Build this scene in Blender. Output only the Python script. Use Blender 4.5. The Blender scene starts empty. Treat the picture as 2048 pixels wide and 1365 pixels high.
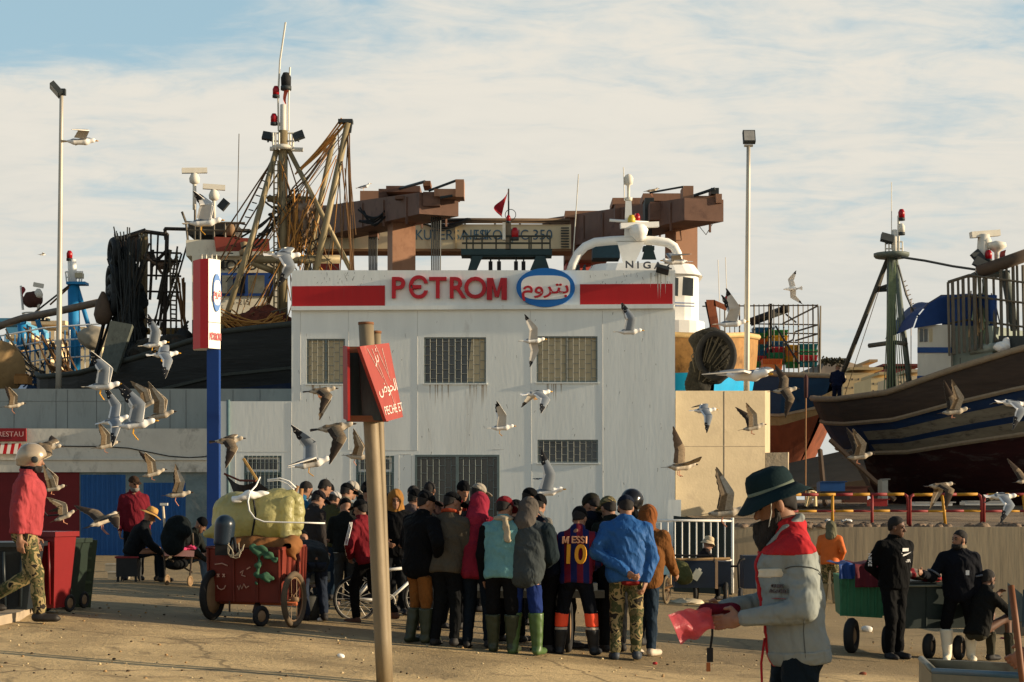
import bpy, math, random
import numpy as np
from mathutils import Vector, Matrix
R = math.radians
random.seed(11)
rng = np.random.default_rng(5)
S = bpy.context.scene
COL = S.collection
F, CX, HY, EYE = 3413.0, 1024.0, 1000.0, 2.0      # focal length in photo pixels, principal column, horizon row, eye height

# ---------- camera ----------
cam = bpy.data.cameras.new('camera'); camo = bpy.data.objects.new('camera', cam); COL.objects.link(camo)
camo.location = (0, 0, EYE); camo.rotation_euler = (R(90), 0, 0)
cam.sensor_width = 36; cam.lens = F/2048*36; cam.shift_y = (HY-682.5)/2048
cam.clip_start = .1; cam.clip_end = 8000
S.camera = camo
# ---------- sun ----------
SUN_EL, SUN_AZ = 12.0, 4.5                         # from the right, slightly on the camera's side
sl = bpy.data.lights.new('sun', 'SUN'); sl.energy = 5.0; sl.angle = R(.6); sl.color = (1, .81, .56)
so = bpy.data.objects.new('sun', sl); COL.objects.link(so)
sd = Vector((math.cos(R(SUN_EL))*math.cos(R(SUN_AZ)), -math.cos(R(SUN_EL))*math.sin(R(SUN_AZ)), math.sin(R(SUN_EL))))
so.rotation_euler = sd.to_track_quat('Z', 'Y').to_euler(); so.location = sd*60
# ---------- exposure ----------
S.view_settings.view_transform = 'Standard'; S.view_settings.look = 'None'
S.view_settings.exposure = 0.72; S.view_settings.gamma = 1
S.cycles.use_denoising = True
S.cycles.max_bounces = 6
S.cycles.transparent_max_bounces = 12
# ---------- sky ----------
W = bpy.data.worlds.new('World'); S.world = W; W.use_nodes = True
nt = W.node_tree; N = nt.nodes; N.clear()
def wn(t, **k):
    n = N.new(t)
    for a, b in k.items(): setattr(n, a, b)
    return n
def wm(op, a, b=None, c=None, clamp=False):
    n = wn('ShaderNodeMath', operation=op, use_clamp=clamp)
    for i, v in enumerate((a, b, c)):
        if v is None: continue
        if isinstance(v, (int, float)): n.inputs[i].default_value = v
        else: nt.links.new(v, n.inputs[i])
    return n.outputs[0]
def wmap(v, a, b, c=0, d=1):
    n = wn('ShaderNodeMapRange', interpolation_type='SMOOTHSTEP')
    nt.links.new(v, n.inputs[0])
    for i, x in enumerate((a, b, c, d)): n.inputs[i+1].default_value = x
    return n.outputs[0]
tc = wn('ShaderNodeTexCoord'); sx = wn('ShaderNodeSeparateXYZ'); nt.links.new(tc.outputs['Generated'], sx.inputs[0])
X_, Y_, Z_ = sx.outputs
zz = wm('MAXIMUM', Z_, 0.0)
den = wm('ADD', zz, .16)
cu = wm('DIVIDE', X_, den); cv = wm('DIVIDE', Y_, den)
cb = wn('ShaderNodeCombineXYZ'); nt.links.new(cu, cb.inputs[0]); nt.links.new(cv, cb.inputs[1])
def wnoise(scale, det, rough, sx_=1, sy_=1, off=0, dist=0):
    mp = wn('ShaderNodeMapping'); nt.links.new(cb.outputs[0], mp.inputs[0]); mp.inputs['Scale'].default_value = (sx_, sy_, 1); mp.inputs['Location'].default_value = (off, off*.7, 0)
    n = wn('ShaderNodeTexNoise'); nt.links.new(mp.outputs[0], n.inputs['Vector'])
    n.inputs['Scale'].default_value = scale; n.inputs['Detail'].default_value = det; n.inputs['Roughness'].default_value = rough; n.inputs['Distortion'].default_value = dist
    return n.outputs[0]
big = wnoise(1.2, 6, .6, 1, .75, 3.1, .5)
mack = wnoise(5.0, 6, .6, 1, 1.7, 7.7, .9)
fine = wnoise(14, 4, .6, 1, 1.5, 1.3, .6)
left = wmap(X_, -.30, .02, 1, 0)                       # the clear gap opens high on the left
high = wmap(Z_, .212, .272)
over = wmap(Z_, .45, .75)                              # clear overhead
m = wm('ADD', wm('MULTIPLY', big, .9), wm('MULTIPLY', mack, .5))
m = wm('ADD', m, wm('MULTIPLY', fine, .22))
m = wm('SUBTRACT', m, wm('MULTIPLY', wm('MULTIPLY', high, wm('ADD', wm('MULTIPLY', left, .75), .10)), 1.0))
m = wm('SUBTRACT', m, wm('MULTIPLY', over, .8))
mask = wmap(m, .42, .84, .10, 1)
sky = wn('ShaderNodeTexSky', sky_type='NISHITA'); sky.sun_disc = False
sky.sun_elevation = R(SUN_EL); sky.sun_rotation = R(90+SUN_AZ); sky.air_density = 1.0; sky.dust_density = 1.2; sky.ozone_density = 1.5
SK = .085
blue = wn('ShaderNodeMix', data_type='RGBA'); blue.inputs[0].default_value = .55
nt.links.new(sky.outputs[0], blue.inputs[6]); blue.inputs[7].default_value = (.25/SK, .42/SK, .50/SK, 1)
cl = wn('ShaderNodeMix', data_type='RGBA'); nt.links.new(wmap(wm('ADD', wm('MULTIPLY', zz, 2.2), wm('MULTIPLY', mack, .5)), .25, .85), cl.inputs[0])
cl.inputs[6].default_value = (.39/SK, .395/SK, .37/SK, 1); cl.inputs[7].default_value = (.495/SK, .47/SK, .415/SK, 1)
mx = wn('ShaderNodeMix', data_type='RGBA'); nt.links.new(mask, mx.inputs[0]); nt.links.new(blue.outputs[2], mx.inputs[6]); nt.links.new(cl.outputs[2], mx.inputs[7])
# clouds only near the horizon; overhead the clear Nishita sky
fin = wn('ShaderNodeMix', data_type='RGBA'); nt.links.new(over, fin.inputs[0]); nt.links.new(mx.outputs[2], fin.inputs[6]); nt.links.new(sky.outputs[0], fin.inputs[7])
bg = wn('ShaderNodeBackground'); nt.links.new(fin.outputs[2], bg.inputs[0]); bg.inputs[1].default_value = SK
nt.links.new(bg.outputs[0], wn('ShaderNodeOutputWorld').inputs[0])

# ---------- places ----------
def P(px, py, d): return Vector(((px-CX)*d/F, d, EYE-(py-HY)*d/F))
ROWS = [(0, [(-6, -1.25), (0, -1.55), (6, -1.9)]), (8, [(-4, -1.28), (1.3, -1.6), (5, -1.82)]),
        (18, [(-9, -1.1), (-5, -1.22), (1.2, -1.72), (4.6, -1.95), (9, -2.2)]), (25, [(-9, -1.25), (-6, -1.3), (-2.4, -1.51), (5, -2.05), (10, -2.3)]),
        (36, [(-9, -1.45), (-5, -1.45), (0, -1.75), (6.7, -2.2), (12, -2.3)]), (47, [(-14, -1.5), (-5, -1.55), (0, -1.85), (7, -2.3), (14, -2.35)]),
        (70, [(-14, -1.6), (0, -2), (14, -2.3)]), (120, [(-60, -2.2), (60, -2.2)]), (9000, [(-60, -2.2), (60, -2.2)])]
def G(x, d):
    for (d0, r0), (d1, r1) in zip(ROWS, ROWS[1:]):
        if d <= d1:
            t = min(max((d-d0)/(d1-d0), 0), 1)
            a = np.interp(x, [q[0] for q in r0], [q[1] for q in r0]); b = np.interp(x, [q[0] for q in r1], [q[1] for q in r1])
            return EYE+float(a+(b-a)*t)
    return EYE-2.2
def at(px, py):                                        # ground point seen at a pixel
    lo = 4.0
    while lo < 60:
        p = P(px, py, lo)
        if p.z <= G(p.x, lo): break
        lo += .25
    a, b = lo-.25, lo
    for _ in range(14):
        c = (a+b)/2; p = P(px, py, c)
        if p.z <= G(p.x, c): b = c
        else: a = c
    return P(px, py, b)
def gz(px, d): x = (px-CX)*d/F; return Vector((x, d, G(x, d)))

# ---------- colour and materials ----------
def lin(r, g, b): return tuple(((v/255/12.92) if v <= 10 else ((v/255+.055)/1.055)**2.4) for v in (r, g, b))
MATS = {}
def mat(col, rough=.8, noise=.18, scale=6.0, metal=0.0, bump=0.0, stretch=(1, 1, 1), dirt=None, dscale=2.0, damt=.5, spec=.3, trans=0.0, bscale=None):
    """Principled material whose colour is varied by two noises, with optional stains (dirt colour) and bump."""
    key = (tuple(col), rough, noise, scale, metal, bump, stretch, dirt, dscale, damt, spec, trans)
    if key in MATS: return MATS[key]
    m = bpy.data.materials.new('surface'); m.use_nodes = True; MATS[key] = m
    t = m.node_tree; b = t.nodes['Principled BSDF']; L = t.links.new
    tc = t.nodes.new('ShaderNodeTexCoord'); mp = t.nodes.new('ShaderNodeMapping'); L(tc.outputs['Object'], mp.inputs[0]); mp.inputs['Scale'].default_value = stretch
    n = t.nodes.new('ShaderNodeTexNoise'); L(mp.outputs[0], n.inputs['Vector']); n.inputs['Scale'].default_value = scale; n.inputs['Detail'].default_value = 6; n.inputs['Roughness'].default_value = .65
    mx = t.nodes.new('ShaderNodeMix'); mx.data_type = 'RGBA'; mr = t.nodes.new('ShaderNodeMapRange'); L(n.outputs[0], mr.inputs[0]); mr.inputs[1].default_value = .3; mr.inputs[2].default_value = .7
    L(mr.outputs[0], mx.inputs[0])
    mx.inputs[6].default_value = (*[max(v*(1-noise), 0) for v in col], 1); mx.inputs[7].default_value = (*[min(v*(1+noise), .95) for v in col], 1)
    out = mx.outputs[2]
    if dirt:
        n2 = t.nodes.new('ShaderNodeTexNoise'); L(mp.outputs[0], n2.inputs['Vector']); n2.inputs['Scale'].default_value = dscale; n2.inputs['Detail'].default_value = 8; n2.inputs['Roughness'].default_value = .7; n2.inputs['Distortion'].default_value = .4
        r2 = t.nodes.new('ShaderNodeMapRange'); L(n2.outputs[0], r2.inputs[0]); r2.inputs[1].default_value = .62-.3*damt; r2.inputs[2].default_value = .72-.1*damt
        r2.inputs[4].default_value = min(1, .45+damt)
        m2 = t.nodes.new('ShaderNodeMix'); m2.data_type = 'RGBA'; L(r2.outputs[0], m2.inputs[0]); L(out, m2.inputs[6]); m2.inputs[7].default_value = (*dirt, 1); out = m2.outputs[2]
    L(out, b.inputs['Base Color'])
    b.inputs['Roughness'].default_value = rough; b.inputs['Metallic'].default_value = metal; b.inputs['Specular IOR Level'].default_value = spec
    if trans:
        b.inputs['Transmission Weight'].default_value = trans
    if bump:
        bn = t.nodes.new('ShaderNodeBump'); bn.inputs['Strength'].default_value = bump; bn.inputs['Distance'].default_value = .02
        nb = t.nodes.new('ShaderNodeTexNoise'); L(mp.outputs[0], nb.inputs['Vector']); nb.inputs['Scale'].default_value = bscale or scale*3; nb.inputs['Detail'].default_value = 5
        L(nb.outputs[0], bn.inputs['Height']); L(bn.outputs[0], b.inputs['Normal'])
    return m
def mpat(kind, cols, scale=8.0, rough=.85, axis=0):
    """Patterned cloth and sheet: camouflage or stripes."""
    key = (kind, tuple(cols), scale, axis)
    if key in MATS: return MATS[key]
    m = bpy.data.materials.new('pattern'); m.use_nodes = True; MATS[key] = m
    t = m.node_tree; b = t.nodes['Principled BSDF']; L = t.links.new
    tc = t.nodes.new('ShaderNodeTexCoord')
    if kind == 'camo':
        n = t.nodes.new('ShaderNodeTexNoise'); L(tc.outputs['Object'], n.inputs['Vector']); n.inputs['Scale'].default_value = scale; n.inputs['Detail'].default_value = 2.5; n.inputs['Distortion'].default_value = .8
        v = n.outputs[0]; stops = np.linspace(.36, .6, len(cols)-1)
    else:
        s = t.nodes.new('ShaderNodeSeparateXYZ'); L(tc.outputs['Object'], s.inputs[0])
        a = t.nodes.new('ShaderNodeMath'); a.operation = 'MULTIPLY'; L(s.outputs[axis], a.inputs[0]); a.inputs[1].default_value = scale
        f = t.nodes.new('ShaderNodeMath'); f.operation = 'FRACT'; L(a.outputs[0], f.inputs[0]); v = f.outputs[0]; stops = [1/len(cols)*i for i in range(1, len(cols))]
    cr = t.nodes.new('ShaderNodeValToRGB'); L(v, cr.inputs[0]); cr.color_ramp.interpolation = 'CONSTANT'
    e = cr.color_ramp.elements; e[0].color = (*cols[0], 1); e[0].position = 0; e[1].position = stops[0]; e[1].color = (*cols[1], 1)
    for s_, c_ in zip(stops[1:], cols[2:]): q = e.new(s_); q.color = (*c_, 1)
    L(cr.outputs[0], b.inputs['Base Color']); b.inputs['Roughness'].default_value = rough; b.inputs['Specular IOR Level'].default_value = .2
    return m
def mglass(col, rough=.08):
    return mat(col, rough, .1, 2, spec=.6)
def mfilm(col, op=.75, rough=.35):
    """Thin see-through plastic sheet."""
    key = ('film', col, op)
    if key in MATS: return MATS[key]
    m = bpy.data.materials.new('plastic_film'); m.use_nodes = True; MATS[key] = m
    t = m.node_tree; b = t.nodes['Principled BSDF']; o = t.nodes['Material Output']; L = t.links.new
    b.inputs['Base Color'].default_value = (*col, 1); b.inputs['Roughness'].default_value = rough
    tl = t.nodes.new('ShaderNodeBsdfTranslucent'); tl.inputs[0].default_value = (*col, 1)
    tr = t.nodes.new('ShaderNodeBsdfTransparent'); tr.inputs[0].default_value = (*[min(1, v*1.3+.2) for v in col], 1)
    n = t.nodes.new('ShaderNodeTexNoise'); n.inputs['Scale'].default_value = 24; n.inputs['Detail'].default_value = 4
    tc = t.nodes.new('ShaderNodeTexCoord'); L(tc.outputs['Object'], n.inputs['Vector'])
    bn = t.nodes.new('ShaderNodeBump'); bn.inputs['Strength'].default_value = .6; bn.inputs['Distance'].default_value = .02; L(n.outputs[0], bn.inputs['Height']); L(bn.outputs[0], b.inputs['Normal'])
    a = t.nodes.new('ShaderNodeMixShader'); a.inputs[0].default_value = .4; L(b.outputs[0], a.inputs[1]); L(tl.outputs[0], a.inputs[2])
    c = t.nodes.new('ShaderNodeMixShader'); c.inputs[0].default_value = op; L(tr.outputs[0], c.inputs[1]); L(a.outputs[0], c.inputs[2]); L(c.outputs[0], o.inputs[0])
    return m

# ---------- mesh building ----------
ORG = {}
def basis(dirv):
    w = Vector(dirv).normalized(); u = w.cross(Vector((0, 0, 1)))
    if u.length < 1e-4: u = Vector((1, 0, 0))
    u.normalize(); return u, w.cross(u)
class MB:
    def __init__(s): s.v = []; s.f = []; s.m = []; s.mats = []; s.sm = []
    def mi(s, m):
        if m not in s.mats: s.mats.append(m)
        return s.mats.index(m)
    def add(s, vs, fs, m, smooth=False):
        o = len(s.v); s.v.extend([tuple(v) for v in vs]); k = s.mi(m)
        for f in fs: s.f.append([i+o for i in f]); s.m.append(k); s.sm.append(smooth)
        return s
    def box(s, c, size, m, rz=0, M=None):
        x, y, z = [q/2 for q in size]
        vs = [Vector((a*x, b*y, e*z)) for a in (-1, 1) for b in (-1, 1) for e in (-1, 1)]
        mm = M or Matrix.Rotation(rz, 3, 'Z')
        return s.add([mm@v+Vector(c) for v in vs], [(0, 1, 3, 2), (4, 6, 7, 5), (0, 4, 5, 1), (2, 3, 7, 6), (0, 2, 6, 4), (1, 5, 7, 3)], m)
    def hexa(s, pts, m):                                # 4 bottom + 4 top corners
        return s.add(pts, [(3, 2, 1, 0), (4, 5, 6, 7), (0, 1, 5, 4), (1, 2, 6, 5), (2, 3, 7, 6), (3, 0, 4, 7)], m)
    def plate(s, pts, th, m):                            # polygon with thickness along its normal
        pts = [Vector(p) for p in pts]; n = Vector((0, 0, 0))
        for i in range(len(pts)): n += (pts[i]-pts[0]).cross(pts[(i+1) % len(pts)]-pts[0])
        n = n.normalized()*th/2; k = len(pts)
        return s.add([p+n for p in pts]+[p-n for p in pts], [tuple(range(k)), tuple(range(2*k-1, k-1, -1))]+[(i, i+k, (i+1) % k+k, (i+1) % k) for i in range(k)], m)
    def tube(s, pts, r, m, n=7, r2=None, closed=False):
        pts = [Vector(p) for p in pts]; k = len(pts); vs = []; fs = []; u = None
        for i, p in enumerate(pts):
            a = pts[i-1] if (i > 0 or closed) else p; b = pts[(i+1) % k] if (i < k-1 or closed) else p
            d = (b-a).normalized() if (b-a).length > 1e-9 else Vector((0, 0, 1))
            if u is None: u, w = basis(d)
            else:
                u = u-d*u.dot(d)
                if u.length < 1e-4: u, w = basis(d)
                u.normalize()
            w = d.cross(u); rr = r if r2 is None else r+(r2-r)*i/(k-1)
            for j in range(n):
                t = 2*math.pi*j/n; vs.append(p+u*math.cos(t)*rr+w*math.sin(t)*rr)
        for i in range(k if closed else k-1):
            for j in range(n): fs.append((i*n+j, i*n+(j+1) % n, ((i+1) % k)*n+(j+1) % n, ((i+1) % k)*n+j))
        if not closed: fs += [tuple(range(n-1, -1, -1)), tuple(range((k-1)*n, k*n))]
        return s.add(vs, fs, m, n > 5)
    def line(s, pts, r, m, n=5): return s.tube([P(*p) for p in pts], r, m, n)
    def lathe(s, prof, c, m, n=18, axis=(0, 0, 1), wob=None):
        c = Vector(c); w = Vector(axis).normalized(); u, q = basis(w); vs = []; fs = []; k = len(prof)
        for i, (r, h) in enumerate(prof):
            for j in range(n):
                t = 2*math.pi*j/n; a = wob(t, i) if wob else 0
                vs.append(c+w*(h+a)+(u*math.cos(t)+q*math.sin(t))*r)
        for i in range(k-1):
            for j in range(n): fs.append((i*n+j, i*n+(j+1) % n, (i+1)*n+(j+1) % n, (i+1)*n+j))
        if prof[0][0] > 1e-4: fs.append(tuple(range(n-1, -1, -1)))
        if prof[-1][0] > 1e-4: fs.append(tuple(range((k-1)*n, k*n)))
        return s.add(vs, fs, m, True)
    def ring(s, c, axis, Rr, r, m, n=24, k=8, sq=1.0):
        c = Vector(c); u, w = basis(axis)
        return s.tube([c+u*math.cos(2*math.pi*i/n)*Rr+w*math.sin(2*math.pi*i/n)*Rr*sq for i in range(n)], r, m, k, closed=True)
    def grid(s, f, nu, nv, m, smooth=True, two=0):
        vs = [f(i/nu, j/nv) for i in range(nu+1) for j in range(nv+1)]
        return s.add(vs, [(i*(nv+1)+j, (i+1)*(nv+1)+j, (i+1)*(nv+1)+j+1, i*(nv+1)+j+1) for i in range(nu) for j in range(nv)], m, smooth)
    def build(s, name, parent=None, org=None):
        if parent is not None: o = ORG[parent]
        elif org is not None: o = Vector(org)
        else:
            a = np.array(s.v); o = Vector(((a[:, 0].min()+a[:, 0].max())/2, (a[:, 1].min()+a[:, 1].max())/2, a[:, 2].min()))
        me = bpy.data.meshes.new(name); me.from_pydata([(x-o.x, y-o.y, z-o.z) for x, y, z in s.v], [], s.f)
        for m in s.mats: me.materials.append(m)
        me.polygons.foreach_set('material_index', s.m); me.polygons.foreach_set('use_smooth', s.sm); me.update()
        ob = bpy.data.objects.new(name, me); COL.objects.link(ob)
        if parent is not None: ob.parent = parent
        else: ob.location = o
        ORG[ob] = o
        return ob
def tag(o, label=None, cat=None, group=None, kind=None):
    if label: o['label'] = label
    if cat: o['category'] = cat
    if group: o['group'] = group
    if kind: o['kind'] = kind
    return o
def thing(name, label, cat, loc, group=None):
    o = bpy.data.objects.new(name, None); COL.objects.link(o); o.location = loc; o.empty_display_size = .2
    ORG[o] = Vector(loc); return tag(o, label, cat, group)
def text(s, c, right, up, size, ext, m, parent, name='lettering', sx=1.0, align='CENTER', bold=0.0):
    """Real lettering as a thin solid on a surface."""
    cu = bpy.data.curves.new(name, 'FONT'); cu.body = s; cu.size = size; cu.extrude = ext; cu.align_x = align; cu.align_y = 'CENTER'; cu.offset = bold; cu.resolution_u = 4
    o = bpy.data.objects.new('tmp', cu); me = bpy.data.meshes.new_from_object(o)
    r = Vector(right).normalized(); u = (Vector(up)-r*Vector(up).dot(r)).normalized(); n = r.cross(u)
    vs = [Vector(c)+r*v.co.x*sx+u*v.co.y+n*v.co.z for v in me.vertices]
    b = MB(); b.add(vs, [tuple(p.vertices) for p in me.polygons], m)
    bpy.data.objects.remove(o); bpy.data.curves.remove(cu); bpy.data.meshes.remove(me)
    return b.build(name, parent)

def letter_m(c, right, up, w, hgt, ext, m, parent, st=.2, name='letter'):
    r = Vector(right).normalized(); u = (Vector(up)-r*Vector(up).dot(r)).normalized(); n = r.cross(u); a, h, t = w/2, hgt/2, w*st
    pts = [(-a, -h), (-a, h), (-a+t*1.15, h), (0, -h*.25), (a-t*1.15, h), (a, h), (a, -h), (a-t, -h), (a-t, h*.3), (t*.35, -h*.75), (-t*.35, -h*.75), (-a+t, h*.3), (-a+t, -h)]
    b = MB(); k = len(pts); f = [Vector(c)+r*x+u*y+n*ext for x, y in pts]; g = [Vector(c)+r*x+u*y-n*ext for x, y in pts]
    b.add(f+g, [(0, 12, 11, 1), (11, 10, 3, 2, 1), (10, 9, 3), (9, 8, 5, 4, 3), (8, 7, 6, 5)]+[(i, (i+1) % k, (i+1) % k+k, i+k) for i in range(k)], m); return b.build(name, parent)
def onsurf(sd, p, n, far=.25):
    """Local point on a modelled surface reached from outside along -n."""
    n = unit(n); p = np.array(p, float)+n*far
    for _ in range(60):
        d = float(sd.ev(p[None])[0])
        if d < .0015: break
        p = p-n*max(d*.6, .001)
    return p
# ---------- signed distance modelling for soft and living shapes ----------
def unit(v): v = np.array(v, float); return v/(np.linalg.norm(v)+1e-9)
def smin(a, b, k):
    h = np.clip(.5+.5*(b-a)/k, 0, 1); return b*(1-h)+a*h-k*h*(1-h)
def wav(p, fr, seed=0):
    a = p*fr+seed*1.37
    return (np.sin(a[:, 0]*1.1+1.9*np.sin(a[:, 2]*.9+a[:, 1]*.5))+np.sin(a[:, 2]*1.3+1.7*np.sin(a[:, 0]*.8-a[:, 1]*1.1)+2.1)+np.sin(a[:, 1]*1.2+1.4*np.sin(a[:, 2]*1.5+a[:, 0])))/3
class SD:
    def __init__(s, k=.03): s.k = k; s.pr = []; s.lo = np.full(3, 1e9); s.hi = np.full(3, -1e9); s.post = []
    def ext(s, c, r): c = np.array(c, float); s.lo = np.minimum(s.lo, c-r); s.hi = np.maximum(s.hi, c+r)
    def rc(s, a, b, r1, r2=None, k=None, sc=None):
        a = np.array(a, float); b = np.array(b, float); r2 = r1 if r2 is None else r2
        s.ext(a, r1*(max(sc) if sc is not None else 1)); s.ext(b, r2*(max(sc) if sc is not None else 1)); ab = b-a; l = ab@ab+1e-9; isc = None if sc is None else 1/np.array(sc)
        def f(p):
            t = np.clip(((p-a)@ab)/l, 0, 1); q = p-(a+t[:, None]*ab)
            if isc is not None: q = q*isc
            return np.sqrt((q*q).sum(1))-(r1+(r2-r1)*t)
        s.pr.append((f, k or s.k, 1)); return s
    def el(s, c, r, M=None, k=None, sub=False):
        c = np.array(c, float); r = np.array(r, float)
        if not sub: s.ext(c, r.max())
        def f(p):
            q = p-c
            if M is not None: q = q@M
            a = np.sqrt(((q/r)**2).sum(1)); b = np.sqrt(((q/(r*r))**2).sum(1))+1e-9
            return a*(a-1)/b
        s.pr.append((f, k or s.k, -1 if sub else 1)); return s
    def ev(s, p):
        d = None
        for f, k, sg in s.pr:
            v = f(p)
            if d is None: d = v
            elif sg > 0: d = smin(d, v, k)
            else: d = -smin(-d, v, k)
        for g in s.post: d = g(p, d)
        return d
    def mesh(s, h, pad=.03): return iso(s.ev, s.lo-pad, s.hi+pad, h)
def iso(f, lo, hi, h):
    lo = np.array(lo, float); n = np.ceil((np.array(hi)-lo)/h).astype(int)+1
    g = np.stack(np.meshgrid(*[lo[i]+h*np.arange(n[i]) for i in range(3)], indexing='ij'), -1).reshape(-1, 3)
    v = f(g).reshape(n); s = v < 0; nc = n-1
    acc = np.zeros(tuple(nc)+(3,)); cnt = np.zeros(tuple(nc))
    sl = lambda o: tuple(slice(o[i], o[i]+nc[i]) for i in range(3))
    for a in range(3):
        b, c = (a+1) % 3, (a+2) % 3
        for ob in (0, 1):
            for oc in (0, 1):
                o0 = [0, 0, 0]; o0[b] = ob; o0[c] = oc; o1 = list(o0); o1[a] = 1
                A = v[sl(o0)]; B = v[sl(o1)]; m = (A < 0) != (B < 0)
                t = np.where(m, A/np.where(m, A-B, 1), 0)
                cnt += m
                for q in range(3): acc[..., q] += m*(t if q == a else o0[q])
    act = cnt > 0; idx = np.full(tuple(nc), -1); idx[act] = np.arange(act.sum())
    verts = lo+h*(np.argwhere(act)+acc[act]/cnt[act][:, None]); quads = []
    for a in range(3):
        b, c = (a+1) % 3, (a+2) % 3
        s0 = [None]*3; s1 = [None]*3
        s0[a] = slice(0, n[a]-1); s1[a] = slice(1, n[a]); s0[b] = s1[b] = slice(1, n[b]-1); s0[c] = s1[c] = slice(1, n[c]-1)
        A = s[tuple(s0)]; B = s[tuple(s1)]; w = np.argwhere(A != B)
        if not len(w): continue
        ins = A[tuple(w.T)]; w[:, b] += 1; w[:, c] += 1
        def cell(db, dc): q = w.copy(); q[:, b] += db; q[:, c] += dc; return idx[tuple(q.T)]
        Q = np.stack([cell(-1, -1), cell(0, -1), cell(0, 0), cell(-1, 0)], 1); Q[~ins] = Q[~ins][:, ::-1]
        quads.append(Q)
    return verts, (np.concatenate(quads).tolist() if quads else [])
def soft(name, sd, h, m, parent, Wf=None):
    v, q = sd.mesh(h)
    if Wf: v = Wf(v)
    b = MB(); b.add(v, q, m, True); return b.build(name, parent)
# =================== ground ===================
def ground_mat(base, name, far=0):
    m = bpy.data.materials.new(name); m.use_nodes = True
    t = m.node_tree; b = t.nodes['Principled BSDF']; L = t.links.new; tc = t.nodes.new('ShaderNodeTexCoord')
    def nz(sc, det, rough=.6, dist=0):
        n = t.nodes.new('ShaderNodeTexNoise'); L(tc.outputs['Object'], n.inputs['Vector']); n.inputs['Scale'].default_value = sc; n.inputs['Detail'].default_value = det; n.inputs['Roughness'].default_value = rough; n.inputs['Distortion'].default_value = dist; return n.outputs[0]
    def mixc(fac, lo, hi, a, col):
        r = t.nodes.new('ShaderNodeMapRange'); L(fac, r.inputs[0]); r.inputs[1].default_value = lo; r.inputs[2].default_value = hi
        x = t.nodes.new('ShaderNodeMix'); x.data_type = 'RGBA'; L(r.outputs[0], x.inputs[0])
        if isinstance(a, tuple): x.inputs[6].default_value = (*a, 1)
        else: L(a, x.inputs[6])
        x.inputs[7].default_value = (*col, 1); return x.outputs[2]
    s = lambda k: tuple(min(v*k, .9) for v in base)
    c = mixc(nz(.5, 5, .6, .6), .36, .64, s(.58), s(1.25))
    c = mixc(nz(2.3, 7, .7, .8), .55, .68, c, s(.42))
    c = mixc(nz(9, 4, .7), .60, .72, c, s(1.45))
    c = mixc(nz(30, 2, .6), .62, .70, c, s(.55))
    if far:                                             # colour turns darker past this distance along a noisy edge, with extra flecks
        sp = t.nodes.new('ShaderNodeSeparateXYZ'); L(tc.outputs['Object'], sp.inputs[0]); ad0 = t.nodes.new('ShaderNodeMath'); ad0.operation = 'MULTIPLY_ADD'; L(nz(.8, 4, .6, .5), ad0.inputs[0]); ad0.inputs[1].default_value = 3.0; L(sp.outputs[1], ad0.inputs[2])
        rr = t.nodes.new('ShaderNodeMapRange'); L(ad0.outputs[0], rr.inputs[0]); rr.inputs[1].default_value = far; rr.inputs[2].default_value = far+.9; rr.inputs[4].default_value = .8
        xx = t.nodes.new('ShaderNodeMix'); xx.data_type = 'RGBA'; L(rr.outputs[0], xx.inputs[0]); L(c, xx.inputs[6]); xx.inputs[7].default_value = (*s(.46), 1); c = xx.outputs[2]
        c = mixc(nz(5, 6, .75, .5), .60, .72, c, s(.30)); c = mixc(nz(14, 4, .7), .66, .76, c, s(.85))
    v = t.nodes.new('ShaderNodeTexVoronoi'); v.feature = 'DISTANCE_TO_EDGE'; v.inputs['Scale'].default_value = .45
    ad = t.nodes.new('ShaderNodeMix'); ad.data_type = 'RGBA'; ad.inputs[0].default_value = .25; L(tc.outputs['Object'], ad.inputs[6])
    n3 = t.nodes.new('ShaderNodeTexNoise'); n3.inputs['Scale'].default_value = 2.5; n3.inputs['Detail'].default_value = 6; L(tc.outputs['Object'], n3.inputs['Vector']); L(n3.outputs[1], ad.inputs[7]); L(ad.outputs[2], v.inputs['Vector'])
    r = t.nodes.new('ShaderNodeMapRange'); L(v.outputs[0], r.inputs[0]); r.inputs[1].default_value = .004; r.inputs[2].default_value = .012; r.inputs[3].default_value = .75; r.inputs[4].default_value = 0
    x = t.nodes.new('ShaderNodeMix'); x.data_type = 'RGBA'; L(r.outputs[0], x.inputs[0]); L(c, x.inputs[6]); x.inputs[7].default_value = (*s(.35), 1)
    L(x.outputs[2], b.inputs['Base Color']); b.inputs['Roughness'].default_value = .82; b.inputs['Specular IOR Level'].default_value = .25
    bn = t.nodes.new('ShaderNodeBump'); bn.inputs['Strength'].default_value = .9; bn.inputs['Distance'].default_value = .03
    q = t.nodes.new('ShaderNodeMath'); q.operation = 'ADD'; L(nz(22, 6, .7), q.inputs[0]); L(nz(3, 4, .6), q.inputs[1]); L(q.outputs[0], bn.inputs['Height']); L(bn.outputs[0], b.inputs['Normal'])
    return m
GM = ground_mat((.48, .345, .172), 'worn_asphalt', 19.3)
xs = np.concatenate([[-3000, -400, -100, -45], np.arange(-18, 18.1, .6), [45, 100, 400, 3000]])
ys = np.concatenate([[-30, -8, 0, 3], np.arange(4, 48, .5), [50, 56, 64, 75, 100, 160, 400, 1500, 6000]])
def bumpy(x, y): return .012*math.sin(x*1.9+1.3*math.sin(y*.8))+.012*math.sin(y*1.3+x*.7) if 5 < y < 45 else 0
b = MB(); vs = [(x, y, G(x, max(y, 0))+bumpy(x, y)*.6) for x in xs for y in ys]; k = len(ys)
b.add(vs, [(i*k+j, (i+1)*k+j, (i+1)*k+j+1, i*k+j+1) for i in range(len(xs)-1) for j in range(k-1)], GM, True)
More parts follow.
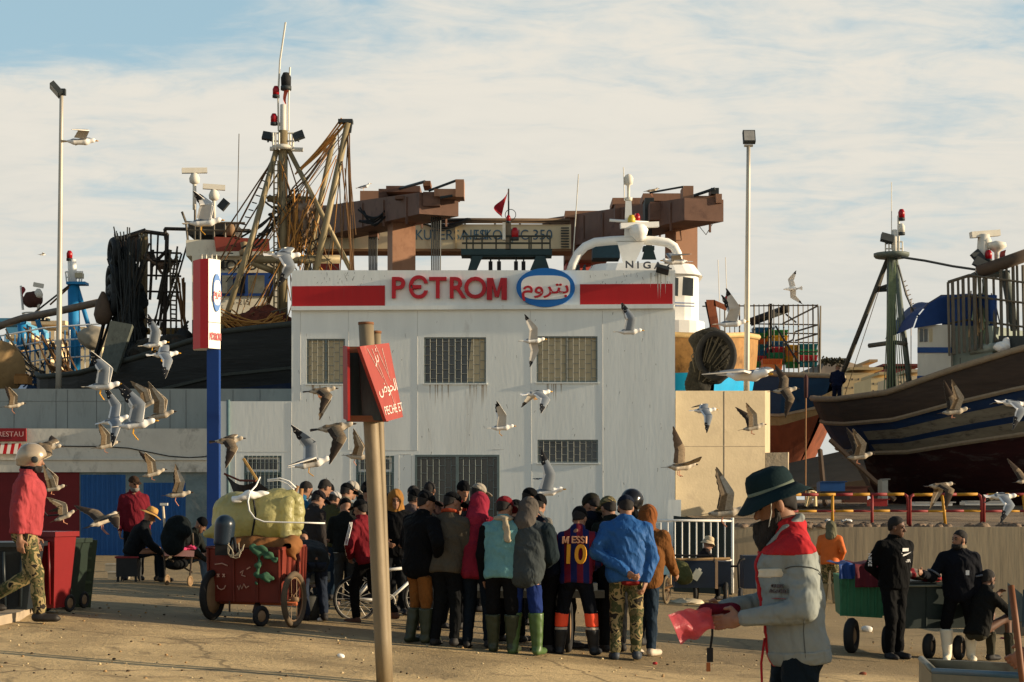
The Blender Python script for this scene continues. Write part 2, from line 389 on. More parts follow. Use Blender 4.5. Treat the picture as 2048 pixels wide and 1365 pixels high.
tag(b.build('ground', org=(0, 0, 0)), 'worn sandy asphalt of the harbour yard', kind='structure')
# boatyard slipway ground above the ramp wall on the right
RW = 38.0
RM = ground_mat((.24, .175, .11), 'slipway_concrete')
b = MB()
yr = [RW+.02, 42, 48, 56, 66, 90, 140]; zr = [EYE-55*RW/F, EYE-.52, EYE-.4, EYE-.22, EYE-.1, EYE-.05, EYE]
xr = np.linspace(4.7, 60, 24)
vs = [(x, y, z) for x in xr for y, z in zip(yr, zr)]; k = len(yr)
b.add(vs, [(i*k+j, (i+1)*k+j, (i+1)*k+j+1, i*k+j+1) for i in range(len(xr)-1) for j in range(k-1)], RM, True)
tag(b.build('boatyard_ramp', org=(0, 40, 0)), 'raised slipway ground of the boatyard', kind='structure')
def yardz(y): return float(np.interp(y, yr, zr))

# =================== shared materials ===================
PLASTER = mat((.775, .785, .73), .85, .06, 1.3, dirt=(.50, .465, .40), dscale=1.1, damt=.07, stretch=(1.6, 1, .28), bump=.12, bscale=9)
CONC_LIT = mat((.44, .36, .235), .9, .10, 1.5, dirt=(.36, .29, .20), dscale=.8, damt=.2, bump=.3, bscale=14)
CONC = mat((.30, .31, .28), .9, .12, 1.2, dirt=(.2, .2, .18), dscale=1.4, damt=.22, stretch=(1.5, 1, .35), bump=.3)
OLDWHITE = mat((.55, .53, .46), .9, .10, 2.0, dirt=(.22, .21, .18), dscale=2.2, damt=.28, stretch=(1, 1, .7), bump=.4)
REDP = mat(lin(178, 24, 26), .55, .08, 2, dirt=lin(140, 60, 55), dscale=3, damt=.08, stretch=(2, 1, .2))
BLUEP = mat(lin(14, 98, 170), .5, .08, 3)
STEELG = mat((.16, .19, .18), .6, .12, 5)
DKGLASS = mglass((.035, .042, .04))
CURT = mat((.52, .43, .27), .9, .12, 2, stretch=(6, 1, .3))
GALV = mat((.42, .38, .31), .5, .12, 5, metal=.25, stretch=(1, 1, .3), dirt=(.28, .2, .12), damt=.1)
BLACK = mat((.012, .012, .012), .8, .2, 8)
RUST = mat((.17, .075, .035), .9, .3, 6, dirt=(.08, .04, .025), damt=.3)
DKMETAL = mat((.03, .035, .035), .6, .3, 6)
ROPE = mat((.30, .19, .09), .95, .25, 20)
WHITE = mat((.78, .76, .70), .6, .06, 3)
DIRTYW = mat((.62, .58, .49), .75, .1, 2.5, dirt=(.32, .2, .1), dscale=2.5, damt=.14, stretch=(1, 1, .5))

# =================== office building ===================
def dfac(px): return 46-.4*(px-583)/767
FN = Vector((-math.sin(R(2.2)), -math.cos(R(2.2)), 0))
def PF(px, py, off=0.0): return P(px, py, dfac(px))+FN*off
FR = (PF(1345, 700)-PF(583, 700)).normalized(); UP = Vector((0, 0, 1))
bld = thing('office_building', 'white two storey quay office with red band and PETROM lettering under its flat roof', 'building', PF(583, 1110))
def wall_open(b, x0, x1, y0, y1, holes, m, depth=.16, f=PF):
    xs = sorted({x0, x1, *[h[0] for h in holes], *[h[2] for h in holes]}); ys = sorted({y0, y1, *[h[1] for h in holes], *[h[3] for h in holes]})
    for a, c in zip(xs, xs[1:]):
        for e, g in zip(ys, ys[1:]):
            if not any(h[0] <= a and c <= h[2] and h[1] <= e and g <= h[3] for h in holes):
                b.add([f(a, g), f(c, g), f(c, e), f(a, e)], [(0, 1, 2, 3)], m)
    for h in holes:
        q = [(h[0], h[3]), (h[2], h[3]), (h[2], h[1]), (h[0], h[1])]
        for (xa, ya), (xb, yb) in zip(q, q[1:]+q[:1]):
            b.add([f(xa, ya), f(xb, yb), f(xb, yb, -depth), f(xa, ya, -depth)], [(3, 2, 1, 0)], m)
W_UP = [(613, 678, 690, 768), (848, 675, 972, 767), (1073, 673, 1195, 765)]
W_LO = (1075, 880, 1196, 926)
D_SM = [(488, 912, 563, 1112), (712, 912, 788, 1112)]; D_BIG = (830, 910, 999, 1112)
b = MB(); wall_open(b, 583, 1350, 541, 1125, W_UP+[W_LO, D_SM[1], D_BIG], PLASTER); wall_open(b, 440, 583, 803, 1125, [D_SM[0]], PLASTER)
BK = Vector((0, 8, 0))
for (xa, ya), (xb, yb) in [((583, 541), (1350, 541)), ((440, 803), (583, 803)), ((1350, 541), (1350, 1125)), ((583, 803), (583, 541)), ((440, 1125), (440, 803))]:
    b.add([PF(xa, ya), PF(xb, yb), PF(xb, yb)+BK, PF(xa, ya)+BK], [(0, 1, 2, 3)], PLASTER)
b.add([PF(583, 1125)+BK, PF(1350, 1125)+BK, PF(1350, 541)+BK, PF(583, 541)+BK], [(3, 2, 1, 0)], PLASTER); b.add([PF(440, 1125)+BK, PF(583, 1125)+BK, PF(583, 803)+BK, PF(440, 803)+BK], [(3, 2, 1, 0)], PLASTER)
b.build('wall', bld)
b = MB(); b.hexa([PF(583, 622, .002), PF(1347, 618, .002), PF(1347, 618, .12), PF(583, 622, .12)][::-1]+[PF(583, 614, .002), PF(1347, 609.5, .002), PF(1347, 609.5, .12), PF(583, 614, .12)][::-1], PLASTER); b.build('cornice', bld)
for x0, x1, ya, yb, yc, yd in ((584, 770, 573, 571.5, 613.5, 612.4), (1160, 1345, 569, 568, 610.2, 609.2)):
    b = MB(); b.hexa([PF(x0, yc, .012), PF(x1, yd, .012), PF(x1, yd, .002), PF(x0, yc, .002)]+[PF(x0, ya, .012), PF(x1, yb, .012), PF(x1, yb, .002), PF(x0, ya, .002)], REDP); b.build('red_band', bld)
b = MB()                                                    # pale panel joints and trims pressed into the render
JM = mat((.52, .51, .47), .9, .1, 4)
for (xa, ya, xb, yb) in [(601, 624, 601, 800), (697, 622, 697, 900), (835, 622, 835, 902), (1061, 622, 1063, 930), (1063, 930, 1065, 1110), (1205, 622, 1206, 1100), (697, 901, 835, 901), (985, 899, 1008, 899), (471, 905, 471, 1100), (471, 904, 580, 904), (700, 905, 700, 1100), (798, 909, 798, 1100), (798, 909, 823, 909), (823, 909, 823, 1100), (583, 805, 583, 1100)]:
    a, c = PF(xa, ya, .003), PF(xb, yb, .003); b.tube([a, c], .005, JM, 4)
tag(b.build('joint', bld), kind='stuff')
b = MB(); BD = mat((.10, .095, .08), .9, .2, 9)              # bird droppings and scuffs on the front
for i in range(230):
    x = random.uniform(590, 1340); y = random.choice([random.uniform(625, 1000), random.uniform(545, 570)])
    if any(h[0]-6 < x < h[2]+6 and h[1]-6 < y < h[3]+8 for h in W_UP+[W_LO, D_BIG]+D_SM) or (770 < x < 1165 and y < 610): continue
    l = random.uniform(1, 9); w = random.uniform(.4, 1.0); t = random.uniform(-.5, .5)*l
    b.add([PF(x, y, .004), PF(x+w, y, .004), PF(x+t+w*.4, y+l, .004), PF(x+t-w*.2, y+l, .004)], [(3, 2, 1, 0)], BD)
tag(b.build('droppings', bld), kind='stuff')
b = MB(); DS = mat((.40, .33, .25), .95, .2, 5)             # dirty runs under sills and the lamp
for x0, n, y0, l in ((1320, 9, 546, 55), (950, 7, 769, 70), (880, 5, 769, 60), (1100, 6, 768, 50), (640, 4, 770, 40)):
    for i in range(n):
        x = x0+random.uniform(-20, 24); w = random.uniform(.5, 1.6); e = y0+l*random.uniform(.3, 1)
        b.add([PF(x-w, y0, .0145 if y0 < 600 else .005), PF(x+w, y0, .0145 if y0 < 600 else .005), PF(x, e, .0145 if y0 < 600 else .005)], [(2, 1, 0)], DS if y0 > 600 else OLDWHITE)
tag(b.build('stain', bld), kind='stuff')
def window(h, curtain, grid=True, nb=8, sash=2, slats=None):
    x0, y0, x1, y1 = h; t = 3.2
    fr = MB()
    for (a, e, c, g) in ((x0, y0, x1, y0+t), (x0, y1-t, x1, y1), (x0, y0+t, x0+t, y1-t), (x1-t, y0+t, x1, y1-t), ((x0+x1)/2-2.5, y0+t, (x0+x1)/2+2.5, y1-t)):
        fr.hexa([PF(a, g, -.03), PF(c, g, -.03), PF(c, g, -.12), PF(a, g, -.12), PF(a, e, -.03), PF(c, e, -.03), PF(c, e, -.12), PF(a, e, -.12)], STEELG)
    w = fr.build('window', bld)
    mid = (x0+x1)/2
    for k, (a, c) in enumerate(((x0+t, mid-2.5), (mid+2.5, x1-t))):
        g = MB(); g.plate([PF(a, y1-t, -.10), PF(c, y1-t, -.10), PF(c, y0+t, -.10), PF(a, y0+t, -.10)], .012, DKGLASS if curtain[k] < 1 else CURT); g.build('pane', w)
        if 0 < curtain[k] < 1:
            g = MB(); e = a+(c-a)*(1-curtain[k]); g.plate([PF(e, y1-t, -.085), PF(c, y1-t, -.085), PF(c, y0+t, -.085), PF(e+(c-e)*.25, y0+t, -.085)], .006, CURT); g.build('curtain', w)
    gr = MB(); GRM = mat((.26, .26, .22), .6, .1, 5)
    step = (x1-x0)/nb
    for i in range(1, nb):
        gr.tube([PF(x0+i*step, y0+1, -.015), PF(x0+i*step, y1-1, -.015)], .009, GRM, 4)
    rows = 5 if (y1-y0) > 60 else 3
    for i in range(nb):
        for r in range(rows):
            yy = y0+(y1-y0)*(r+(.5 if i % 2 else .95))/rows
            if y0+4 < yy < y1-3: gr.tube([PF(x0+i*step, yy, -.015), PF(x0+(i+1)*step, yy, -.015)], .009, GRM, 4)
    gr.build('grille', w)
    s = MB(); s.hexa([PF(x0-2, y1+2.6, .04), PF(x1+2, y1+2.6, .04), PF(x1+2, y1+2.6, .002), PF(x0-2, y1+2.6, .002), PF(x0-2, y1+.2, .04), PF(x1+2, y1+.2, .04), PF(x1+2, y1+.2, .002), PF(x0-2, y1+.2, .002)], PLASTER); s.build('sill', w)
window(W_UP[0], (1, 1), nb=7); window(W_UP[1], (0, .62), nb=10); window(W_UP[2], (1, 1), nb=10); window(W_LO, (0, 0), nb=10)
for h in D_SM:
    x0, y0, x1, y1 = h; d = MB(); DT = mat((.10, .15, .15), .6, .1, 4)
    for (a, e, c, g, m) in ((x0, y0, x0+4, y1, DT), (x1-4, y0, x1, y1, DT), (x0+4, y0, x1-4, y0+3, DT), (x0+4, y0+32, x1-4, y0+38, DT)):
        d.hexa([PF(a, g, -.02), PF(c, g, -.02), PF(c, g, -.12), PF(a, g, -.12), PF(a, e, -.02), PF(c, e, -.02), PF(c, e, -.12), PF(a, e, -.12)], m)
    dd = d.build('door', bld)
    g = MB(); g.plate([PF(x0+4, y0+32, -.09), PF(x1-4, y0+32, -.09), PF(x1-4, y0+3, -.09), PF(x0+4, y0+3, -.09)], .02, WHITE); g.plate([PF(x0+8, y0+27, -.075), PF(x1-8, y0+27, -.075), PF(x1-8, y0+7, -.075), PF(x0+8, y0+7, -.075)], .006, DKGLASS); g.build('transom', dd)
    g = MB(); g.plate([PF(x0+4, y1, -.1), PF(x1-4, y1, -.1), PF(x1-4, y0+38, -.1), PF(x0+4, y0+38, -.1)], .02, mglass((.03, .055, .06))); g.build('pane', dd)
    g = MB()
    for i in range(1, 9): g.tube([PF(x0+i*(x1-x0)/9, y0, 0), PF(x0+i*(x1-x0)/9, y1, 0)], .008, STEELG, 4)
    for y in (y0+14, y0+34, y0+60, y0+90): g.tube([PF(x0, y, 0), PF(x1, y, 0)], .008, STEELG, 4)
    g.build('grille', dd)
x0, y0, x1, y1 = D_BIG; d = MB()
for (a, e, c, g) in ((x0, y0, x0+4, y1), (x1-5, y0, x1, y1), (x0+4, y0, x1-5, y0+4), ((x0+x1)/2-3, y0+4, (x0+x1)/2+3, y1)):
    d.hexa([PF(a, g, .02), PF(c, g, .02), PF(c, g, -.1), PF(a, g, -.1), PF(a, e, .02), PF(c, e, .02), PF(c, e, -.1), PF(a, e, -.1)], mat((.13, .17, .165), .6, .1, 4))
dd = d.build('door', bld)
g = MB(); g.plate([PF(x0+4, y1, -.08), PF(x1-5, y1, -.08), PF(x1-5, y0+4, -.08), PF(x0+4, y0+4, -.08)], .02, mglass((.055, .055, .045), .2)); g.build('pane', dd)
g = MB()
for i in range(1, 14):
    x = x0+i*(x1-x0)/14; g.tube([PF(x, y0, .0), PF(x, y1, .0)], .009, STEELG, 4)
for i in range(14):
    for r in range(6):
        y = y0+(8 if i % 2 else 22)+r*29
        g.tube([PF(x0+i*(x1-x0)/14, y, 0), PF(x0+(i+1)*(x1-x0)/14, y, 0)], .009, STEELG, 4)
g.build('grille', dd)
# lettering and oval emblem
LR = mat(lin(172, 22, 34), .45, .06, 3)
letter_m(PF(994, 579, .06), FR, UP, .54, .585, .05, LR, bld, .27)
for ch, x in zip('P\u0404TRO', (796, 837, 876, 914, 951)):
    text(ch, PF(x, 579, .06), FR, UP, .80, .05, LR, bld, 'letter', sx=.97, bold=.013 if ch != 'M' else .004)
def oval(b, cx, cy, rx, ry, off0, off1, m, n=40, f=PF, sup=2.0):
    pts = [(cx+rx*math.copysign(abs(math.cos(2*math.pi*i/n))**(2/sup), math.cos(2*math.pi*i/n)), cy+ry*math.copysign(abs(math.sin(2*math.pi*i/n))**(2/sup), math.sin(2*math.pi*i/n))) for i in range(n)]
    vs = [f(x, y, off0) for x, y in pts]+[f(x, y, off1) for x, y in pts]
    b.add(vs, [tuple(range(n, 2*n))[::-1], tuple(range(n))]+[(i, (i+1) % n, (i+1) % n+n, i+n) for i in range(n)], m)
b = MB(); oval(b, 1091.5, 577, 58.5, 39, .004, .16, BLUEP); em = b.build('emblem', bld)
b = MB(); oval(b, 1091.5, 577, 49, 24, .15, .175, WHITE, sup=3.2); em2 = b.build('emblem_face', em)
text('\uFEE1\uFEED\uFEAE\uFE98\uFE91', PF(1091.5, 577, .185), FR, UP, .52, .012, LR, em, 'lettering', sx=1.25, bold=.006)
lt = thing('flood_lamp', 'small dark flood lamp on the roof edge at the right end of the white office', 'lamp', PF(1325, 541))
b = MB(); b.box(PF(1325, 541, .14), (.34, .28, .1), DKMETAL, M=Matrix.Rotation(R(-25), 3, 'X')@Matrix.Rotation(R(18), 3, 'Y')); b.build('lamp_head', lt)
b = MB(); b.tube([PF(1325, 543, .0), PF(1325, 541, .14)], .03, DKMETAL); b.build('bracket', lt)
# =================== left retaining wall, stores ===================
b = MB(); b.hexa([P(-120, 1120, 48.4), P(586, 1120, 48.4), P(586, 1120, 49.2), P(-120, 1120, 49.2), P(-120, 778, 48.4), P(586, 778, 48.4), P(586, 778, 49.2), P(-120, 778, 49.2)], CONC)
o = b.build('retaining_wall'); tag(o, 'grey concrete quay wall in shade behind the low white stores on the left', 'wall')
b = MB()
for x in (28, 112, 135, 193, 250, 310, 340, 372, 466, 520): b.tube([P(x, 780, 48.395), P(x, 858, 48.395)], .008, mat((.16, .16, .15)), 4)
b.tube([P(0, 803, 48.395), P(250, 803, 48.395)], .006, mat((.2, .2, .18)), 4); tag(b.build('joint', o), kind='stuff')
st = thing('harbour_store', 'low weathered store with white fascia, red panel and blue sheet doors', 'store', P(200, 1114, 46.6))
def PS(px, py, off=0.0): p = P(px, py, 46.6); p.y -= off; return p
b = MB(); b.hexa([PS(-120, 945, .14), PS(437, 945, .14), P(437, 945, 48.38), P(-120, 945, 48.38), PS(-120, 858, .14), PS(437, 858, .14), P(437, 858, 48.38), P(-120, 858, 48.38)], OLDWHITE); b.build('fascia', st)
b = MB(); b.hexa([PS(-120, 921, .145), PS(437, 921, .145), PS(437, 921, .19), PS(-120, 921, .19)][::-1]+[PS(-120, 917, .145), PS(437, 917, .145), PS(437, 917, .19), PS(-120, 917, .19)][::-1], OLDWHITE); b.build('ledge', st)
OLDBLUE = mat((.14, .19, .20), .95, .25, 2, dirt=(.30, .29, .25), dscale=1.6, damt=.3, bump=.5)
b = MB(); b.plate([PS(160, 1125), PS(440, 1125), PS(440, 944.5), PS(160, 944.5)], .1, OLDBLUE); b.build('wall', st)
b = MB(); b.plate([PS(-120, 1125, .02), PS(160, 1125, .02), PS(160, 945.2, .02), PS(-120, 945.2, .02)], .1, mat(lin(96, 20, 24), .7, .15, 2)); b.build('red_panel', st)
def corr(x0, x1, y0, y1, off, m, n=9, name='door'):
    b = MB(); k = n*4; prof = [0, .03, .03, 0]
    pts = [(x0+(x1-x0)*i/k, off+prof[i % 4]) for i in range(k+1)]
    b.add([PS(x, y1, o) for x, o in pts]+[PS(x, y0, o) for x, o in pts], [(i, i+1, i+k+2, i+k+1) for i in range(k)], m); return b.build(name, st)
DBL = mat(lin(22, 76, 132), .6, .12, 2, dirt=lin(40, 50, 60), damt=.12)
corr(162, 252, 950, 1118, .056, DBL); corr(288, 372, 966, 1118, .056, DBL, 8)
AWR = mat(lin(120, 22, 26), .6, .15, 3)
sgn = thing('shop_sign', 'dark red shop sign with pale letters above the striped awning at the left edge', 'sign', PS(0, 884, .16))
b = MB(); b.plate([PS(-60, 884, .25), PS(58, 884, .25), PS(57, 858, .22), PS(-60, 858, .22)], .08, AWR); b.build('panel', sgn)
text('RESTAU', PS(28, 870, .31), (1, 0, 0), UP, .2, .004, mat((.5, .3, .28)), sgn)
aw = thing('shop_awning', 'red and white striped awning strip under the dark red sign', 'awning', PS(0, 910, .16))
b = MB(); AWS = mpat('stripe', [lin(170, 24, 30), lin(215, 200, 185)], 5.2); b.plate([PS(-60, 909, .4), PS(44, 909, .4), PS(47, 888, .22), PS(-60, 888, .22)], .012, AWS); b.build('cloth', aw)
cb_ = MB(); cb_.tube([PS(x, y, .16) for x, y in ((110, 893), (210, 894), (260, 897), (300, 905), (340, 913), (380, 916), (412, 914), (437, 905))], .014, BLACK); tag(cb_.build('cable'), 'sagging black cable slung along the white fascia of the store', 'cable')
b = MB(); b.tube([PF(457, 800, .03), PF(457, 1115, .03)], .05, mat((.10, .16, .17), .6)); tag(b.build('drain_pipe'), 'dark teal drain pipe down the left edge of the white office', 'pipe')
# =================== tall totem sign ===================
d0 = 40.0
tot = thing('totem_sign', 'tall red and white totem sign with blue oval on a blue square post', 'sign', gz(425, d0+.2))
b = MB(); p0, p1 = P(413, 700, d0+.05), P(437, 700, d0+.05)
b.box(((p0.x+p1.x)/2, d0+.22, (p0.z+tot.location.z)/2), (p1.x-p0.x, .26, p0.z-tot.location.z+.02), mat(lin(8, 50, 112), .5, .08, 2)); b.build('post', tot)
pl = [P(386, 600, d0+.34).xy, P(400.5, 600, d0+.02).xy, P(417, 600, d0-.06).xy, P(441, 600, d0+.20).xy, P(441, 600, d0+.55).xy, P(388, 600, d0+.6).xy]
zt, zb = P(0, 518, d0).z, P(0, 697, d0).z
RA = mat(lin(196, 30, 30), .45, .05, 3)
for i, m in ((0, RA), (1, RA), (2, WHITE), (3, WHITE), (4, WHITE), (5, WHITE)):
    a, c = pl[i], pl[(i+1) % 6]
    b = MB() if i in (0, 2) else b
    b.add([(*a, zb), (*c, zb), (*c, zt), (*a, zt)], [(0, 1, 2, 3)], m)
    if i == 5: b.add([(*q, zt) for q in pl]+[(*q, zb) for q in pl], [(5, 4, 3, 2, 1, 0), (6, 7, 8, 9, 10, 11)], WHITE)
    if i == 1: b.build('red_face', tot)
    if i == 5: b.build('white_face', tot)
fr = Vector((pl[3].x-pl[2].x, pl[3].y-pl[2].y, 0)).normalized(); fn = Vector((fr.y, -fr.x, 0)); fw = (pl[3]-pl[2]).length
def PT(u, py, off=0.0): return Vector((pl[2].x, pl[2].y, 0))+fr*u*fw+fn*off+Vector((0, 0, P(0, py, d0).z))
b = MB(); oval(b, .66, 585, .335, 38, .002, .03, BLUEP, f=PT, n=30); em = b.build('emblem', tot)
b = MB(); oval(b, .66, 585, .28, 25, .028, .036, WHITE, f=PT, n=30, sup=3); b.build('emblem_face', em)
text('\uFEE1\uFEED\uFEAE\uFE98\uFE91', PT(.66, 585, .042), fr, UP, .30, .004, LR, em, sx=.4, bold=.004)
text('P\u0404TROM', PT(.56, 674, .004), fr, UP, .24, .01, LR, tot, sx=.34, bold=.006)
b = MB(); b.tube([PT(0, 645, .004), PT(1, 645, .004)], .006, DKMETAL, 4); b.build('seam', tot)
b = MB()
for x in (404, 413, 424, 433): b.tube([P(x, 519, d0+.3), P(x, 510, d0+.3)], .012, GALV, 4)
b.tube([P(400, 511, d0+.3), P(441, 511, d0+.3)], .01, GALV, 4); b.build('lifting_rail', tot)
# =================== lamp posts ===================
def lamp_post(x0, y0, x1, y1, d, label, left):
    t = thing('lamp_post', label, 'lamp post', P(x0, y0, d), 'tall galvanised lamp posts behind the walls')
    b = MB(); n = 9; b.tube([P(x0+(x1-x0)*i/n, y0+(y1-y0)*i/n, d) for i in range(n+1)], .085, GALV, 10, .055); b.build('pole', t)
    h = P(x1, y1, d)
    if left:
        M = Matrix.Rotation(R(-42), 3, 'Y')@Matrix.Rotation(R(20), 3, 'Z'); c = h+Vector((-.14, -.05, .08))
        b = MB(); b.box(c, (.14, .36, .40), DKMETAL, M=M); b.box(c+M@Vector((-.075, 0, 0)), (.012, .3, .34), mat((.45, .44, .40), .3), M=M); b.build('lamp_head', t)
        b = MB(); b.box(h+Vector((.04, 0, .02)), (.16, .14, .18), DKMETAL); b.build('bracket', t)
    else:
        M = Matrix.Rotation(R(-24), 3, 'X'); c = h+Vector((0, -.1, .22))
        b = MB(); b.box(c, (.34, .14, .38), DKMETAL, M=M); b.box(c+M@Vector((0, -.075, 0)), (.29, .012, .32), mat((.35, .33, .29), .3), M=M); b.build('lamp_head', t)
        b = MB(); b.box(h+Vector((0, 0, 0)), (.24, .1, .05), GALV); b.build('bracket', t)
lamp_post(117, 780, 123, 186, 49.6, 'tall lamp post behind the grey wall with its flood light tilted left', True)
lamp_post(1493, 790, 1497, 292, 47.5, 'tall lamp post by the sunlit wall with a square flood light on top', False)
# =================== foreground double post with the two red boards ===================
dp = 14.0
pp = thing('sign_post', 'leaning rusty double pipe post carrying two faded red boards in the foreground', 'sign post', gz(767, dp))
OLDPIPE = mat((.20, .155, .095), .6, .25, 3, metal=.1, stretch=(1, 1, .35), dirt=(.10, .07, .045), dscale=3, damt=.35, bump=.2)
zg = pp.location.z
yb = HY+(EYE-zg)*F/dp
b = MB(); b.tube([P(768+(732-768)*i/8, yb+(648-yb)*i/8, dp) for i in range(9)], .062, OLDPIPE, 20); b.lathe([(.065, -.008), (.065, .012), (.052, .012)], P(732, 648, dp), RUST, 20); b.build('pole', pp)
b = MB(); b.tube([P(776+(751-776)*i/8, yb+(665-yb)*i/8, dp+.16) for i in range(9)], .043, OLDPIPE, 16); b.lathe([(.05, -.01), (.05, .01), (.04, .01)], P(751, 665, dp+.16), RUST, 16); b.build('pole', pp)
BR = mat(lin(138, 50, 42), .6, .14, 2.5, dirt=lin(170, 118, 104), dscale=2.4, damt=.16, stretch=(3, 3, .4))
q = [P(770, 844, dp-.16), P(803, 835, dp+.10), P(775, 687, dp+.10), P(716, 694, dp-.16)]
n = (q[1]-q[0]).cross(q[2]-q[0]); e_ = Vector((0, 0, EYE)); q[3] = e_+(q[3]-e_)*((q[0]-e_).dot(n)/(q[3]-e_).dot(n))
b = MB(); b.plate(q, .03, BR); brd = b.build('sign_board', pp)
n = (q[1]-q[0]).cross(q[3]-q[0]).normalized(); r_ = (q[1]-q[0]).normalized(); u_ = (q[3]-q[0]).normalized()
n = n if n.y < 0 else -n
WL = mat((.60, .50, .45), .7, .3, 20)
def QB(a, c): return q[0].lerp(q[1], a).lerp(q[3].lerp(q[2], a), c)+n*.0175
text('PECHE ET', QB(.56, .13), r_, u_, .10, .002, WL, brd, sx=.72); text('\uFEBD\uFEEE\uFEA4\uFEDF\uFE8D', QB(.55, .43), r_, u_, .14, .002, WL, brd, sx=.8)
text('\uFEAE\uFE8B', QB(.42, .84), r_, u_, .15, .002, mat((.6, .4, .36)), brd, sx=.8)
b = MB()
for a0, c0, a1, c1 in ((.35, .95, .6, .35), (.5, .99, .75, .5), (.7, .95, .72, .6), (.2, .96, .45, .55), (.6, .4, .7, .05)):
    b.add([QB(a0, c0)+n*.001, QB(a0+.02, c0)+n*.001, QB(a1+.015, c1)+n*.001, QB(a1, c1)+n*.001], [(0, 1, 2, 3), (3, 2, 1, 0)], mat((.62, .45, .40)))
tag(b.build('paint_run', brd), kind='stuff')
b = MB(); b.plate([P(689, 838, dp-.02), P(698, 842, dp-.30), P(697, 694, dp-.30), P(688, 692, dp-.02)], .02, mat(lin(150, 30, 28), .6, .2, 4)); 
b.build('sign_board', pp)
DKP = mat((.035, .05, .05), .7, .5, 3, stretch=(2, 2, .3), dirt=(.09, .06, .04), damt=.3)
b = MB(); b.plate([P(690, 838, dp-.01), P(728, 843, dp+.1), P(722, 700, dp+.1), P(689, 697, dp-.01)], .015, DKP); b.plate([P(726, 840, dp-.075), P(771, 842, dp-.13), P(718, 697, dp-.13), P(716, 700, dp-.08)], .012, DKP)
b.box(P(716, 700, dp-.1), (.16, .03, .05), RUST); b.box(P(735, 838, dp-.09), (.34, .035, .05), RUST); b.build('back_frame', pp)
# =================== sunlit walls and the ramp wall on the right ===================
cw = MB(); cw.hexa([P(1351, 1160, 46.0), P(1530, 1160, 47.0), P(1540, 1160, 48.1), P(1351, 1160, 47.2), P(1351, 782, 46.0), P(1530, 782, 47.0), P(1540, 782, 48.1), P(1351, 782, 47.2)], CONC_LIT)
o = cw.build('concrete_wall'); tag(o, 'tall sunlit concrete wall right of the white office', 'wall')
b = MB(); JC = mat((.36, .30, .22), .9)
b.tube([P(1353, 893, 46.0), P(1530, 893, 46.99)], .008, JC, 4)
for x, dd in ((1449, 46.53),): b.tube([P(x, 783, dd), P(x, 1030, dd)], .008, JC, 4)
tag(b.build('joint', o), kind='stuff')
cw = MB(); cw.hexa([P(1531, 1060, 47.02), P(1576, 1060, 47.04), P(1578, 1060, 47.6), P(1531, 1060, 47.6), P(1531, 906, 47.02), P(1576, 905, 47.04), P(1578, 905, 47.6), P(1531, 906, 47.6)], mat((.36, .29, .20), .95, .2, 3, dirt=(.3, .24, .16), damt=.25, bump=.8)); tag(cw.build('wall_pier'), 'rough lower wall end stepping down from the tall sunlit concrete wall', 'wall')
cw = MB(); cw.hexa([P(1335, 1160, 44.6), P(1362, 1160, 44.6), P(1362, 1160, 44.75), P(1335, 1160, 44.75), P(1335, 1000, 44.6), P(1362, 1000, 44.6), P(1362, 1000, 44.75), P(1335, 1000, 44.75)], PLASTER); tag(cw.build('plinth'), 'white rendered plinth at the lower right corner of the office', 'plinth')
RWM = mat((.38, .30, .19), .9, .14, 1.5, dirt=(.25, .19, .13), dscale=1.2, damt=.25, stretch=(2.2, 1, .25), bump=.3)
z1 = EYE-55*RW/F
cw = MB(); xa, xb = P(1440, 0, RW).x, 22
cw.hexa([(xa, RW, -.6), (xb, RW-.6, -.6), (xb, RW+.3, -.6), (xa, RW+.3, -.6), (xa, RW, z1+.004), (xb, RW-.6, z1+.02), (xb, RW+.3, z1+.02), (xa, RW+.3, z1+.004)], RWM)
o = cw.build('ramp_wall'); tag(o, 'long stained concrete wall carrying the ramp below the red and yellow railing', 'wall')
